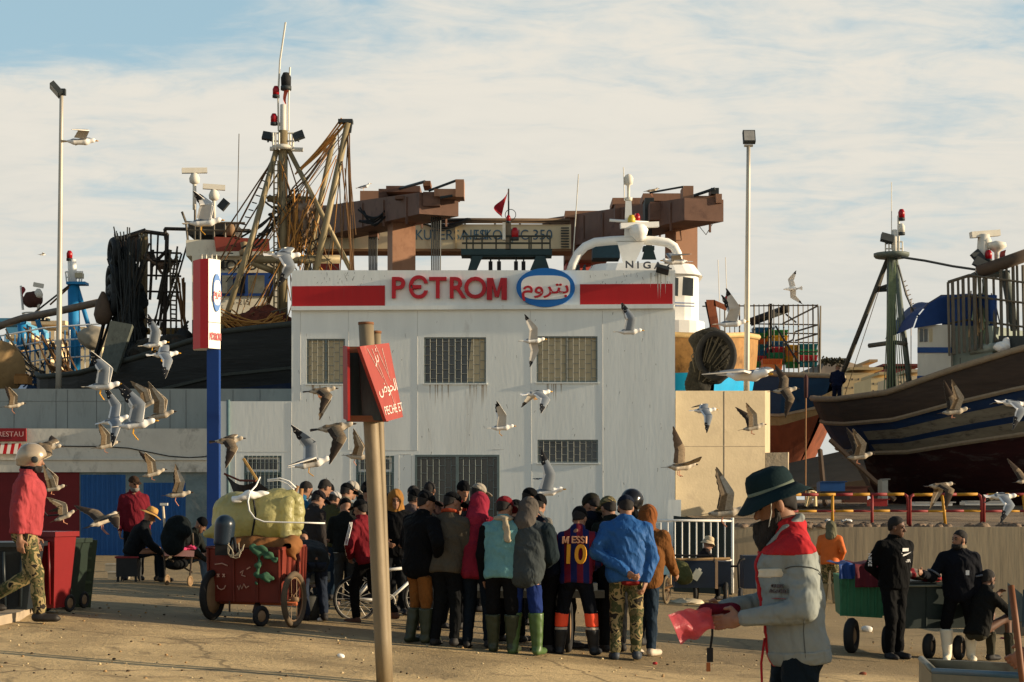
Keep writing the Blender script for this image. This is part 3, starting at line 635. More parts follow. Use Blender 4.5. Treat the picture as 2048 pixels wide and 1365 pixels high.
# crumbling dirt along the edge of the ramp
b = MB(); DM = mat((.17, .12, .08), .95, .3, 9, bump=.6)
for i in range(90):
    x = random.uniform(5.0, 12.5); r = random.uniform(.03, .11)
    vs, fs = [], []
    c = Vector((x, RW+random.uniform(.0, .5), z1+.01)); a = random.uniform(0, 3)
    b.lathe([(r*1.6, -.02), (r*1.3, r*.35), (r*.6, r*.7), (.001, r*.8)], c, DM, 7, wob=lambda t, i: .3*r*math.sin(3*t+a))
tag(b.build('rubble', org=(8, RW, z1)), 'crumbled dirt and rubble along the edge of the ramp', kind='stuff')
RB, YB = mat(lin(128, 40, 38), .6, .2, 6, dirt=lin(80, 50, 36), damt=.12), mat(lin(176, 126, 30), .6, .2, 6, dirt=lin(100, 70, 36), damt=.12)
def barrier(xl, xr, posts, label, lo=1055, tilt=0):
    d = RW+.35; t = thing('barrier', label, 'barrier', P((xl+xr)/2, lo, d), 'red and yellow tube barriers on the ramp')
    def run(pts, r, name, flip=0):
        b = MB(); tot_ = 0
        for a, c in zip(pts, pts[1:]):
            n = max(1, int((c-a).length/.38))
            for i in range(n):
                b.tube([a.lerp(c, i/n), a.lerp(c, (i+1)/n)], r, (RB, YB)[(tot_+flip) % 2], 8); tot_ += 1
        b.build(name, t)
    top = []
    b = MB(); pts = [P(xl, lo, d)]
    if xl > 1600: pts += [P(xl, 1000, d), P(xl+2, 993, d), P(xl+8, 990, d)]
    else: pts = [P(xl, 990, d), P(xl+8, 990, d)]
    b.tube(pts, .035, RB, 8); b.build('post', t)
    run([P(xl+8, 990, d), P(xr-8, 989, d)], .035, 'rail', 1)
    run([P(xl, 1023, d), P(xr, 1022, d)], .028, 'rail')
    b = MB(); b.tube([P(xr-8, 989, d), P(xr-2, 993, d), P(xr, 1001, d), P(xr, lo, d)], .035, RB, 8); b.build('post', t)
    for i, x in enumerate(posts):
        b = MB(); b.tube([P(x, 990, d), P(x+tilt, 1022, d), P(x+tilt*1.8, lo, d)], .035, (YB, RB)[i % 2], 8); b.build('post', t)
barrier(1560, 1816, (1665, 1744), 'long red and yellow barrier panel right of the green hat'); barrier(1820, 1963, (1884,), 'middle barrier panel with one leaning yellow post on the ramp', tilt=4); barrier(1968, 2110, (2046,), 'barrier panel cut off by the right edge of the photo', tilt=4)
# white bar fence with a dark sheet behind it
fd = 36.6
t = thing('bar_fence', 'white vertical bar fence in front of the sunlit wall', 'fence', gz(1370, fd)); zg = t.location.z
b = MB()
for y in (1041, 1119): b.tube([P(1262, y, fd), P(1465, y+1, fd)], .028, WHITE, 6)
b.build('rail', t); b = MB()
for i in range(15): b.tube([P(1264+i*14.3, 1042, fd), P(1264+i*14.3, 1121, fd)], .018, WHITE, 5)
b.build('bars', t)
b = MB(); b.tube([P(1465, 1036, fd), Vector((P(1465, 0, fd).x, fd, zg))], .03, WHITE, 6); b.tube([P(1262, 1036, fd), Vector((P(1262, 0, fd).x, fd, zg))], .03, WHITE, 6); b.build('post', t)
b = MB(); a, c = P(1347, 1032, fd+.5), P(1464, 1044, fd+.4); zz_ = G(a.x, fd+.4)
b.plate([(a.x, a.y, zz_), (c.x, c.y, zz_-.1), c, a], .03, mat((.012, .022, .02), .5, .3, 2)); tag(b.build('metal_sheet'), 'dark metal sheet standing behind the white bar fence', 'metal sheet')
# =================== people ===================
SKIN = mat((.25, .125, .075), .6, .1, 12, spec=.3)
SKIND = mat((.12, .06, .037), .6, .1, 12, spec=.3)
HAIRM = mat((.012, .010, .009), .85, .2, 40)
EYEM = mat((.01, .008, .007), .3)
def cloth(r, g, b, n=.16, rough=.9, k=.50):
    """Woven cloth: uneven dye, distorted wrinkle bands and a fine weave in the bump."""
    c = np.array(lin(r, g, b)); c = c*k+c.mean()*.06; col = tuple(float(v) for v in c); key = ('cloth', col, n, rough)
    if key in MATS: return MATS[key]
    m = mat(col, rough, n, 5, bump=.001, stretch=(1.3, 1.3, .8), spec=.1, dirt=tuple(v*.72 for v in col), dscale=3.2, damt=.22); m = m.copy(); MATS[key] = m
    t = m.node_tree; L = t.links.new; bn = next(x for x in t.nodes if x.type == 'BUMP'); mp = next(x for x in t.nodes if x.type == 'MAPPING')
    w = t.nodes.new('ShaderNodeTexWave'); w.wave_type = 'BANDS'; w.bands_direction = 'DIAGONAL'; L(mp.outputs[0], w.inputs[0]); w.inputs['Scale'].default_value = 3.2; w.inputs['Distortion'].default_value = 9; w.inputs['Detail'].default_value = 3; w.inputs['Detail Scale'].default_value = 1.6
    q = t.nodes.new('ShaderNodeTexNoise'); L(mp.outputs[0], q.inputs[0]); q.inputs['Scale'].default_value = 6; q.inputs['Detail'].default_value = 3
    a = t.nodes.new('ShaderNodeMath'); a.operation = 'MULTIPLY'; L(w.outputs[1], a.inputs[0]); L(q.outputs[0], a.inputs[1]); L(a.outputs[0], bn.inputs['Height']); bn.inputs['Strength'].default_value = .6; bn.inputs['Distance'].default_value = .03
    return m
def crease(p, fr, seed=0):
    w = wav(p, fr*.45, seed)*2.2
    a = np.abs(np.sin(p[:, 2]*fr*1.1+p[:, 0]*fr*.5+w)); b = np.abs(np.sin(p[:, 2]*fr*.9-p[:, 0]*fr*.7+p[:, 1]*fr*.4+w*.8+1.7+seed))
    return np.minimum(a, b)**.6-.55
ARMS = {'down': ((.05, -.03, -.29), (.05, .04, -.54)), 'front': ((.06, .02, -.28), (-.05, .22, -.36)), 'pocket': ((.10, -.10, -.26), (.02, .05, -.44)),
        'back': ((.08, -.13, -.25), (-.15, -.18, -.42)), 'reach': ((.04, .12, -.25), (.0, .36, -.28)), 'hip': ((.20, -.10, -.20), (.05, .04, -.38)),
        'up': ((.08, .10, -.24), (.10, .30, -.10)), 'knee': ((.06, .12, -.26), (.0, .32, -.42)), 'swing': ((.06, -.16, -.24), (.06, -.14, -.50)), 'ahead': ((.04, .10, -.27), (.03, .30, -.42))}
def unit(v): v = np.array(v, float); return v/(np.linalg.norm(v)+1e-9)
def hand_mesh(wr, dr, pn, h, curl=1.0, thumb=None):
    """One hand: palm, four unequal bent fingers and a thumb from the side of the palm."""
    dr = unit(dr); pn = unit(np.array(pn)-dr*np.dot(pn, dr)); w = np.cross(dr, pn)
    if thumb is not None and np.dot(w, thumb) < 0: w = -w                     # thumb side
    s = SD(.012); M = np.stack([pn, w, dr], 1)
    s.el(wr+dr*.052, (.017, .041, .055), M); s.rc(wr-dr*.02, wr+dr*.03, .026, .027)
    for i, l in enumerate((.88, 1.0, .94, .74)):
        o = (.030-.020*i); a = wr+dr*.095+w*o; th = R(18+6*i)*curl
        d1 = dr*math.cos(th)+pn*math.sin(th); th2 = R(62+6*i)*curl; d2 = dr*math.cos(th2)+pn*math.sin(th2)
        b = a+d1*.043*l; c = b+d2*.040*l; s.rc(a, b, .0098, .009, k=.006); s.rc(b, c, .009, .0075, k=.004)
    a = wr+dr*.03+w*.034; b = a+unit(w*.8+dr*.6+pn*.3)*.035; c = b+unit(dr*.9+pn*.5*curl)*.032
    s.rc(a, b, .013, .011, k=.01); s.rc(b, c, .0105, .0085, k=.005)
    return s.mesh(h, .015)
def head_sd(face=True):
    s = SD(.025); s.el((0, -.012, .03), (.076, .096, .088)); s.el((0, .022, -.04), (.058, .07, .085))
    if face:
        s.rc((0, .084, .004), (0, .108, -.034), .010, .016, k=.015); s.el((0, .074, .024), (.05, .018, .011), k=.015)
        s.el((-.031, .092, .004), (.016, .014, .012), k=.012, sub=True); s.el((.031, .092, .004), (.016, .014, .012), k=.012, sub=True)
        s.el((0, .086, -.066), (.022, .010, .006), k=.008); s.el((0, .085, -.079), (.02, .010, .007), k=.008); s.el((0, .07, -.104), (.025, .022, .02), k=.02)
    for x in (-.076, .076): s.el((x, -.005, -.012), (.012, .022, .034), k=.008)
    s.rc((0, -.02, -.06), (0, -.03, -.21), .056, .062, k=.03)
    return s
def person(label, px, top_y, yaw, fy=None, d=None, lean=4, hp=8, hy=0, hr=0, top=None, bottom=None, shoe=None, boot=None, boot_h=.36, head=None, arms=('down', 'down'), legs='stand', hip=.92,
           skin=None, fat=.014, hem=-.10, hair=None, beard=None, sleeve=None, yoke=None, bands=None, base=None, sc=None, group=None, face=None, hm=1.0, collar=None, hands=(1, 1), cat='person', curl=1.0, stance=1.0, apron=None, fold=1.0):
    skin = skin or SKIN
    B = base if base is not None else (at(px, fy) if fy else gz(px, d)); d = B.y
    t = thing('person', label, cat, B, group)
    L = R(lean); fw = np.array([0, math.cos(L), -math.sin(L)]); up = np.array([0, math.sin(L), math.cos(L)]); H0 = np.array([0, 0, hip])
    T = lambda x, f, u: H0+np.array([x, 0, 0])+fw*f+up*u
    hL = L*.55+R(hp); hup = np.array([0, math.sin(hL), math.cos(hL)]); hf = np.array([0, math.cos(hL), -math.sin(hL)]); hx = np.array([1., 0, 0])
    a = R(hy); hx, hf = hx*math.cos(a)-hf*math.sin(a), hf*math.cos(a)+hx*math.sin(a)
    if hr: a = R(hr); hx, hup = hx*math.cos(a)+hup*math.sin(a), hup*math.cos(a)-hx*math.sin(a)
    Hc = T(0, .015, .555)+hup*.13; HM = np.stack([hx, hf, hup], 0)             # rows: head axes
    if sc is None:
        zt = EYE-(top_y-HY)*d/F; sc = min(max((zt-B.z)/(Hc[2]+.125), .84), 1.12)
    ca, sa = math.cos(R(yaw)), math.sin(R(yaw)); Bv = np.array(B)
    def Wf(v):
        v = np.asarray(v, float)*sc; return np.stack([v[:, 0]*ca+v[:, 1]*sa, -v[:, 0]*sa+v[:, 1]*ca, v[:, 2]], 1)+Bv
    W1 = lambda v: Vector(Wf(np.array([v]))[0])
    hw = lambda v: np.asarray(v)@HM+Hc                                         # head frame -> local
    h = min(max(d*.00092, .0085), .026)*hm; hh = min(h, .013)
    sh = {}; el = {}; wr = {}
    for sgn, ar in zip((-1, 1), arms):
        e, w = ARMS[ar] if isinstance(ar, str) else ar
        s0 = T((.168+fat*.7)*sgn, -.005, .445); sh[sgn] = s0; el[sgn] = s0+np.array([e[0]*sgn, e[1], e[2]]); wr[sgn] = s0+np.array([w[0]*sgn, w[1], w[2]])
    q = stance
    jt = lambda a: random.uniform(-a, a)
    if legs == 'stand': LG = {-1: ((-.10*q+jt(.02), .03+jt(.03), .49), (-.115*q+jt(.02), -.01+jt(.05), .085)), 1: ((.10*q+jt(.02), .03+jt(.03), .49), (.115*q+jt(.02), .03+jt(.05), .085))}
    elif legs == 'walk': LG = {-1: ((-.10, .22, .50), (-.10, .30, .10)), 1: ((.10, .02, .48), (.10, -.34, .16))}
    elif legs == 'sit': LG = {-1: ((-.14, .44, hip+.05), (-.13, .44, .085)), 1: ((.14, .44, hip+.05), (.14, .50, .085))}
    else: LG = {-1: legs[0], 1: legs[1]}
    hj = {s: np.array([.085*s, 0, hip-.03]) for s in (-1, 1)}
    # body: one mesh of head, trunk, limbs and hands
    b = MB(); s = SD(.03)
    s.rc(T(0, 0, 0), T(0, 0, .42), .10, .11, sc=(1.25, 1, 1)); s.rc(T(-.13, 0, .45), T(.13, 0, .45), .06); s.rc(T(0, -.005, .45), Hc-hup*.10, .062, .054)
    for g in (-1, 1):
        s.rc(sh[g], el[g], .046, .038); s.rc(el[g], wr[g], .038, .027); k_, an = [np.array(z) for z in LG[g]]
        s.rc(hj[g], k_, .07, .05); s.rc(k_, an, .05, .036); s.rc(an+[0, -.03, -.04], an+[0, .12, -.05], .03, .025)
    v, f = s.mesh(max(h*1.3, .02)); b.add(Wf(v), f, skin, True)
    v, f = head_sd(True).mesh(min(h, .010) if d > 10 else .0055); b.add(Wf(hw(v)), f, skin, True)
    for g, on in zip((-1, 1), hands):
        if on:
            dr = unit(wr[g]-el[g]); pn = np.array([-g, .25, -.1]); th = np.array([0, 1, .35])
            v, f = hand_mesh(wr[g], dr, pn, .0085 if d > 12 else .0055, curl, th); b.add(Wf(v), f, skin, True)
    b.build('body', t)
    # upper garment
    def trunk(o=0.0, arm=True, tr=True):
        s = SD(.045)
        if tr:
            s.rc(T(0, 0, -.03), T(0, .01, .36), .122+fat*.8+o, .136+fat*.75+o, sc=(1.36, 1, 1)); s.rc(T(-.115-fat*.4, -.005, .415), T(.115+fat*.4, -.005, .415), .076+fat*.6+o); s.rc(T(0, -.012, .44), T(0, -.005, .56), .084+o, .066+o)
            for g in (-1, 1): s.rc(T(.02*g, -.012, .53), T((.15+fat*.6)*g, -.006, .435), .058+o, .056+fat*.4+o, k=.04); s.el((.07*g, -.05, hip-.06), (.102+o, .104+o, .118))
            if collar is not False: s.el(T(0, 0, .575), (.088+o, .09+o, .028), k=.02)
        if arm:
            for g in (-1, 1):
                s.rc(sh[g], el[g], .061+fat*.55+o, .049+fat*.5+o, k=.016); s.rc(el[g], wr[g]-unit(wr[g]-el[g])*.015, .049+fat*.5+o, .037+fat*.35+o, k=.008)
        hz = hem
        A = .0055*fold*(1 if fat < .02 else 1.3)
        def post(p, dd, ph=abs(px)*.37):
            u = (p-H0)@up
            dd = dd+A*wav(p*np.array([1, 1, .8]), 13, 3)-A*1.05*crease(p*np.array([1, 1, 1.25])+ph, 13, 1)-A*.42*crease(p*np.array([1.5, 1.5, 1])+ph, 26, 5)
            if tr: dd = np.maximum(dd, hz-u+.012*wav(p, 12, 2))
            return dd
        s.post.append(post); return s
    soft('jacket', trunk(), h, top, t, Wf)
    if sleeve: 
        s = SD(.02)
        for g in (-1, 1): s.rc(sh[g]+np.array([g*.01, 0, -.02]), el[g], .066+fat*.8, .058+fat*.7, k=.03); s.rc(el[g], wr[g], .058+fat*.7, .044+fat*.5)
        soft('sleeve', s, h, sleeve, t, Wf)
    if yoke:
        s = trunk(.005); s.post.append(lambda p, dd: np.maximum(dd, yoke[1]-((p-H0)@up)-.05*np.abs(p[:, 0])-(yoke[2] if len(yoke) > 2 else 0)*((p-H0)@fw))); soft('yoke', s, h, yoke[0], t, Wf)
    # trousers
    s = SD(.04); s.rc((-.075, -.005, hip+.0), (.075, -.005, hip+.0), .118); s.el((-.07, -.05, hip-.06), (.085, .085, .1)); s.el((.07, -.05, hip-.06), (.085, .085, .1))
    for g in (-1, 1):
        k_, an = [np.array(z) for z in LG[g]]; s.rc(hj[g], k_, .098, .074, k=.03); s.rc(k_, (an+np.array([0, 0, .03])) if not boot else an+(k_-an)*min(.95, (boot_h-.10)/max(.1, k_[2]-an[2])), .074, .060, k=.02)
    s.post.append(lambda p, dd: np.maximum(dd+.006*wav(p*np.array([1, 1, 1.5]), 13, 5)-.007*crease(p, 17, 3), p[:, 2]-hip-hem-.045))
    soft('trousers', s, h, bottom, t, Wf)
    if bands:
        for m_, z0, z1 in bands:
            for g in (-1, 1):
                k_, an = [np.array(z) for z in LG[g]]; s2 = SD(.02); s2.rc(k_, an, .08, .069); s2.post.append(lambda p, dd, z0=z0, z1=z1: np.maximum(np.maximum(dd, z0-p[:, 2]), p[:, 2]-z1)); soft('leg_band', s2, h, m_, t, Wf)
    # footwear
    for g in (-1, 1):
        k_, an = [np.array(z) for z in LG[g]]; s = SD(.025); fz = an[2]-.085; toe = np.array([.03*g, .15, 0])
        heel = an+np.array([0, -.035, -.04]); tip = an+toe+np.array([0, 0, -.048])
        if legs == 'walk' and g == 1: tip = an+np.array([.02, .11, -.10]); heel = an+np.array([0, -.06, .0]); fz = 0
        s.rc(heel, tip, .045, .038, sc=(1, 1, .95)); s.el((heel+tip)/2+np.array([0, .02, -.012]), (.048, .13, .03) if not (legs == 'walk' and g == 1) else (.045, .09, .03))
        if boot: s.rc(an, an+unit(k_-an)*(boot_h-.06), .058, .088, k=.03); s.post.append(lambda p, dd, an=an: np.maximum(dd+.003*wav(p, 40), p[:, 2]-boot_h))
        else: s.rc(an, an+np.array([0, 0, .03]), .046, .05)
        s.post.append(lambda p, dd, fz=fz: np.maximum(dd, fz-p[:, 2]))
        soft('boot' if boot else 'shoe', s, hh, boot or shoe or BLACK, t, Wf)
    # head dress
    HW = lambda v: Wf(hw(v))
    kind = head[0] if head else None; hmx = head[1] if head else None
    if hair is not None or kind in (None, 'hair'):
        s = SD(.02); s.el((0, -.016, .034), (.083, .102, .094)); s.el((0, -.055, -.02), (.066, .05, .07))
        s.post.append(lambda p, dd: np.maximum(dd+.004*wav(p, 60), .6*(p[:, 1]-.07)-.8*(p[:, 2]-.062)-.012*(p[:, 1] < -.02))); soft('hair', s, hh, hair or HAIRM, t, HW)
    if kind == 'cap':
        s = SD(.01); s.el((0, -.012, .038), (.092, .108, .098)); s.post.append(lambda p, dd: np.maximum(dd, .028-p[:, 2]-.10*p[:, 1])); soft('cap', s, hh, hmx, t, HW)
        s = SD(.01); s.el((0, .125, .034), (.074, .082, .012), M=np.array(Matrix.Rotation(R(-14), 3, 'X'))); s.el((0, .03, .03), (.08, .075, .05), sub=True, k=.004); soft('cap_brim', s, min(hh, .009), head[2] if len(head) > 2 else hmx, t, HW)
    elif kind == 'hood':
        s = SD(.04); s.el((0, -.018, .012), (.108, .122, .132)); s.rc((0, -.04, -.08), (0, -.05, -.2), .105, .125, sc=(1.1, .95, 1)); s.el((0, .13, -.02), (.07, .085, .10), sub=True, k=.02)
        s.post.append(lambda p, dd: dd+.006*wav(p, 26, 4)); soft('hood', s, hh, hmx, t, HW)
    elif kind == 'beanie':
        s = SD(.01); s.el((0, -.014, .045), (.09, .106, .108)); s.post.append(lambda p, dd: np.maximum(dd+.002*wav(p, 50), .02-p[:, 2]-.15*p[:, 1])); soft('beanie', s, hh, hmx, t, HW)
    elif kind == 'band':
        s = SD(.01); s.el((0, -.012, .033), (.086, .104, .10)); s.post.append(lambda p, dd: np.maximum(np.maximum(dd, .03-p[:, 2]-.1*p[:, 1]), p[:, 2]+.1*p[:, 1]-.085)); soft('headband', s, hh, hmx, t, HW)
    elif kind == 'helmet':
        s = SD(.02); s.el((0, -.008, .028), (.128, .145, .13)); s.rc((0, -.06, -.02), (0, -.06, -.06), .1, .09); s.el((0, .15, -.045), (.10, .12, .085), sub=True, k=.02); s.post.append(lambda p, dd: np.maximum(dd, -.085-p[:, 2])); soft('helmet', s, hh, hmx, t, HW)
        if len(head) > 2:
            b = MB(); ax = HM[0]
            for g in (-1, 1): c_ = hw(np.array([.126*g, .035, -.005])); b.lathe([(.034, -.008), (.034, .012), (.022, .016), (.001, .017)], W1(c_), head[2], 14, axis=W1(c_+ax*g)-W1(c_))
            b.build('visor_hinge', t)
    elif kind in ('bucket', 'straw', 'sunhat'):
        br, cr, dr_ = {'bucket': (.196, .118, .046), 'straw': (.20, .10, .02), 'sunhat': (.155, .105, .05)}[kind]
        prof = [(cr+.004, .02), (cr+.01, .03), (br*.82, .022-dr_*.42), (br, .02-dr_), (br+.004, .014-dr_), (br*.82, .012-dr_*.42), (cr, .006)]
        crown = [(cr, .006), (cr+.003, .06), (cr-.006, .10), (cr*.82, .122), (cr*.5, .134), (.001, .137)]
        o0 = hw(np.array([0, -.006, .042])); b = MB(); axw = (W1(o0+HM[2])-W1(o0)).normalized()
        b.lathe([(r*sc, z*sc) for r, z in prof[::-1]], W1(o0), hmx, 36, axis=axw, wob=lambda a, i: .012*sc*math.sin(2*a+1)*(1 if i in (2, 3, 4) else .2)+.004*math.sin(5*a)*(1 if i in (2, 3, 4) else 0))
        b.lathe([(r*sc, z*sc) for r, z in crown], W1(o0), hmx, 30, axis=axw, wob=lambda a, i: .004*sc*math.sin(3*a+i)); b.build('hat', t)
        if len(head) > 2:
            b = MB(); b.lathe([(.12*sc, .018*sc), (.1225*sc, .03*sc), (.12*sc, .045*sc)] if kind == 'bucket' else [(.104*sc, .02*sc), (.107*sc, .035*sc), (.104*sc, .05*sc)], W1(o0), head[2], 30, axis=axw); b.build('hat_band', t)
    if beard is not None:
        s = SD(.02); s.el((0, .035, -.085), (.066, .074, .055)); 
        if len(beard) > 1: s.el((0, .10, -.15), (.058, .058, .115), k=.03)
        for x in (-.062, .062): s.rc((x, .015, -.03), (x*.8, .04, -.09), .013, .026)
        s.el((0, .096, -.060), (.032, .012, .010), k=.006)
        s.post.append(lambda p, dd: np.maximum(dd+.006*wav(p, 55, 3)+.003*wav(p*np.array([2, 2, .5]), 90), p[:, 2]+.060-(p[:, 1] < .03)*.04)); soft('beard', s, min(hh, .009), beard[0], t, HW)
    if face:
        for x in (-.031, .031):
            b = MB(); c_ = W1(hw(np.array([x, .083, .004]))); b.lathe([(.001, -.0115*sc), (.008*sc, -.008*sc), (.0115*sc, 0), (.008*sc, .008*sc), (.001, .0115*sc)], c_, EYEM, 8); b.build('eye', t)
            b = MB(); b.tube([W1(hw(np.array([x*1.5, .078, .027]))), W1(hw(np.array([x, .089, .031]))), W1(hw(np.array([x*.55, .09, .026])))], .005*sc, HAIRM, 5); b.build('eyebrow', t)
    def TW(x, f, u): return W1(T(x, f, u))
    return dict(t=t, T=T, TW=TW, W1=W1, hw=hw, sh=sh, el=el, wr=wr, sc=sc, Wf=Wf, H0=H0, up=up, fw=fw, dir=lambda v: (W1(np.array(v))-W1(np.zeros(3))).normalized(), h=h, trunk=trunk)
g1 = 'people crowding round the catch'
BK_ = cloth(16, 17, 20); NAVY = cloth(18, 24, 40); OCHRE = cloth(150, 92, 30); OLIVEB = mat(lin(44, 50, 34), .45, .15, 6); GREENB = mat(lin(62, 84, 44), .4, .15, 6)
JEAN = cloth(40, 58, 76); DKJEAN = cloth(26, 36, 46); GREYT = cloth(66, 66, 64); CAMO = mpat('camo', [lin(40, 38, 26), lin(94, 84, 56), lin(62, 66, 40), lin(140, 122, 84), lin(34, 30, 24)], 9.0)
DKSHOE = mat(lin(30, 28, 28), .7, .2, 10); SHOEL = mat(lin(150, 130, 115), .7, .2, 10)
# --- front row, seen from behind ---
person('man in long black jacket, black cap and ochre trousers tucked in dark boots', 838, 985, 48, fy=1286, lean=6, hp=14, hy=22, top=BK_, bottom=OCHRE, boot=OLIVEB, boot_h=.40, head=('cap', BK_), hair=HAIRM, arms=('front', 'hip'), fat=.05, hem=-.20, group=g1)
p = person('man in taupe pullover with orange collar and black lettered cap', 893, 985, 25, fy=1292, lean=9, hp=20, hy=35, top=cloth(92, 84, 70), bottom=cloth(22, 24, 26), shoe=DKSHOE, head=('cap', BK_), hair=HAIRM, arms=('front', 'front'), fat=.03, hem=-.12, group=g1)
b = MB(); b.ring(p['TW'](0, .0, .575), p['dir']((0, .3, 1)), .082, .022, cloth(190, 70, 26), 18, 8); b.build('collar', p['t'])
person('person in magenta red hoodie with the hood up', 955, 987, 12, fy=1297, lean=9, hp=16, hy=20, top=cloth(150, 24, 52), bottom=DKJEAN, shoe=DKSHOE, head=('hood', cloth(172, 30, 62)), arms=('front', 'front'), fat=.045, hem=-.16, group=g1)
p = person('man in pale aqua shirt with black sleeves, cream scarf and maroon cap', 1003, 994, 15, fy=1306, lean=10, hp=16, hy=25, top=cloth(120, 180, 182), bottom=cloth(20, 20, 22), boot=OLIVEB, boot_h=.42, head=('cap', cloth(140, 28, 40)), hair=HAIRM, arms=('down', 'front'), sleeve=BK_, fat=.02, hem=-.12, group=g1)
s = SD(.02); T = p['T']; s.el(T(0, -.01, .555), (.115, .11, .045)); s.rc(T(.05, -.14, .52), T(.10, -.16, .30), .028, .035, sc=(1.3, .6, 1)); s.post.append(lambda q, dd: dd+.008*wav(q, 30)); soft('scarf', s, p['h'], cloth(200, 182, 150), p['t'], p['Wf'])
person('man in grey hood and work vest with blue trousers and green rubber boots', 1050, 997, 18, fy=1310, lean=11, hp=20, hy=28, top=cloth(74, 82, 84), bottom=cloth(24, 52, 122), boot=GREENB, boot_h=.46, head=('hood', cloth(104, 96, 88)), arms=('pocket', 'front'), sleeve=cloth(36, 50, 56), fat=.05, hem=-.20, stance=1.2, group=g1)
person('man bending in with bright turquoise headband and navy top', 1108, 1002, -62, d=18.6, lean=22, hp=26, hy=0, top=NAVY, bottom=BK_, shoe=DKSHOE, head=('band', mat(lin(50, 190, 190), .7, .1)), hair=HAIRM, arms=('front', 'front'), fat=.02, group=g1)
JER = mpat('stripe', [lin(96, 18, 36), lin(18, 25, 74)], 7.5)
p = person('man in red and blue striped jersey with yellow number and orange leg bands', 1153, 1017, 14, fy=1312, lean=10, hp=26, hy=10, top=JER, bottom=cloth(20, 24, 34), boot=mat(lin(24, 26, 30), .5), boot_h=.30, head=('beanie', cloth(24, 24, 26)), hair=HAIRM, arms=('front', 'front'), fat=.022, hem=-.10, stance=1.75, bands=[(mat(lin(236, 78, 44), .6, .08), .33, .50), (mat(lin(176, 160, 140), .5, .1), .50, .55), (mat(lin(176, 160, 140), .5, .1), .26, .33)], group=g1)
YEL = mat(lin(214, 150, 40), .7, .1); rt = p['dir']((1, 0, 0)); u_ = p['dir'](p['up'])
MC = mat(lin(220, 160, 120), .7); o_ = onsurf(p['trunk'](), p['T'](0, 0, .395), -p['fw']); o2 = onsurf(p['trunk'](), p['T'](0, 0, .22), -p['fw'])
letter_m(p['W1'](o_)-rt*.105, rt, u_, .072, .078, .012, MC, p['t'], .24); text('ESSI', p['W1'](o_)+rt*.045, rt, u_, .105, .014, MC, p['t'], bold=.002); text('10', p['W1'](o2), rt, u_, .29, .018, YEL, p['t'], sx=.92, bold=.006)
person('man in dark jacket facing left under a black and white peaked camo cap', 1212, 988, -52, d=19.5, lean=12, hp=22, top=cloth(20, 21, 22), bottom=cloth(24, 28, 34), shoe=DKSHOE, head=('cap', cloth(48, 46, 36), mat((.5, .48, .44), .7)), hair=HAIRM, arms=('front', 'front'), fat=.03, stance=1.2, group=g1)
p = person('man in bright blue quilted jacket and camouflage trousers, arm behind his back', 1252, 992, 2, fy=1320, lean=7, hp=20, hy=-8, top=cloth(34, 104, 178, .1, .6), bottom=CAMO, shoe=mat(lin(46, 52, 60), .6, .3, 18), head=('cap', cloth(26, 36, 56)), hair=HAIRM, arms=(((.12, -.10, -.24), (-.20, -.23, -.44)), ((.07, -.04, -.29), (.0, -.14, -.545))), fat=.045, hem=-.12, stance=1.05, curl=1.3, fold=1.5, group=g1)
s = SD(.02); T = p['T']; s.rc(T(.0, -.085, -.118), T(.10, -.075, -.12), .062, .055, sc=(1, 1, .55)); s.post.append(lambda q, dd: dd+.006*wav(q, 40)); soft('red_shirt_tail', s, p['h'], cloth(150, 30, 24), p['t'], p['Wf'])
person('man in ochre brown hooded coat with jeans and white shoes at the right end', 1290, 1012, 28, fy=1312, lean=6, hp=12, hy=10, top=cloth(140, 88, 36), bottom=JEAN, shoe=mat(lin(180, 165, 145), .6, .1), head=('hood', cloth(150, 86, 34)), arms=('front', 'ahead'), fat=.05, hem=-.16, stance=.8, group=g1)
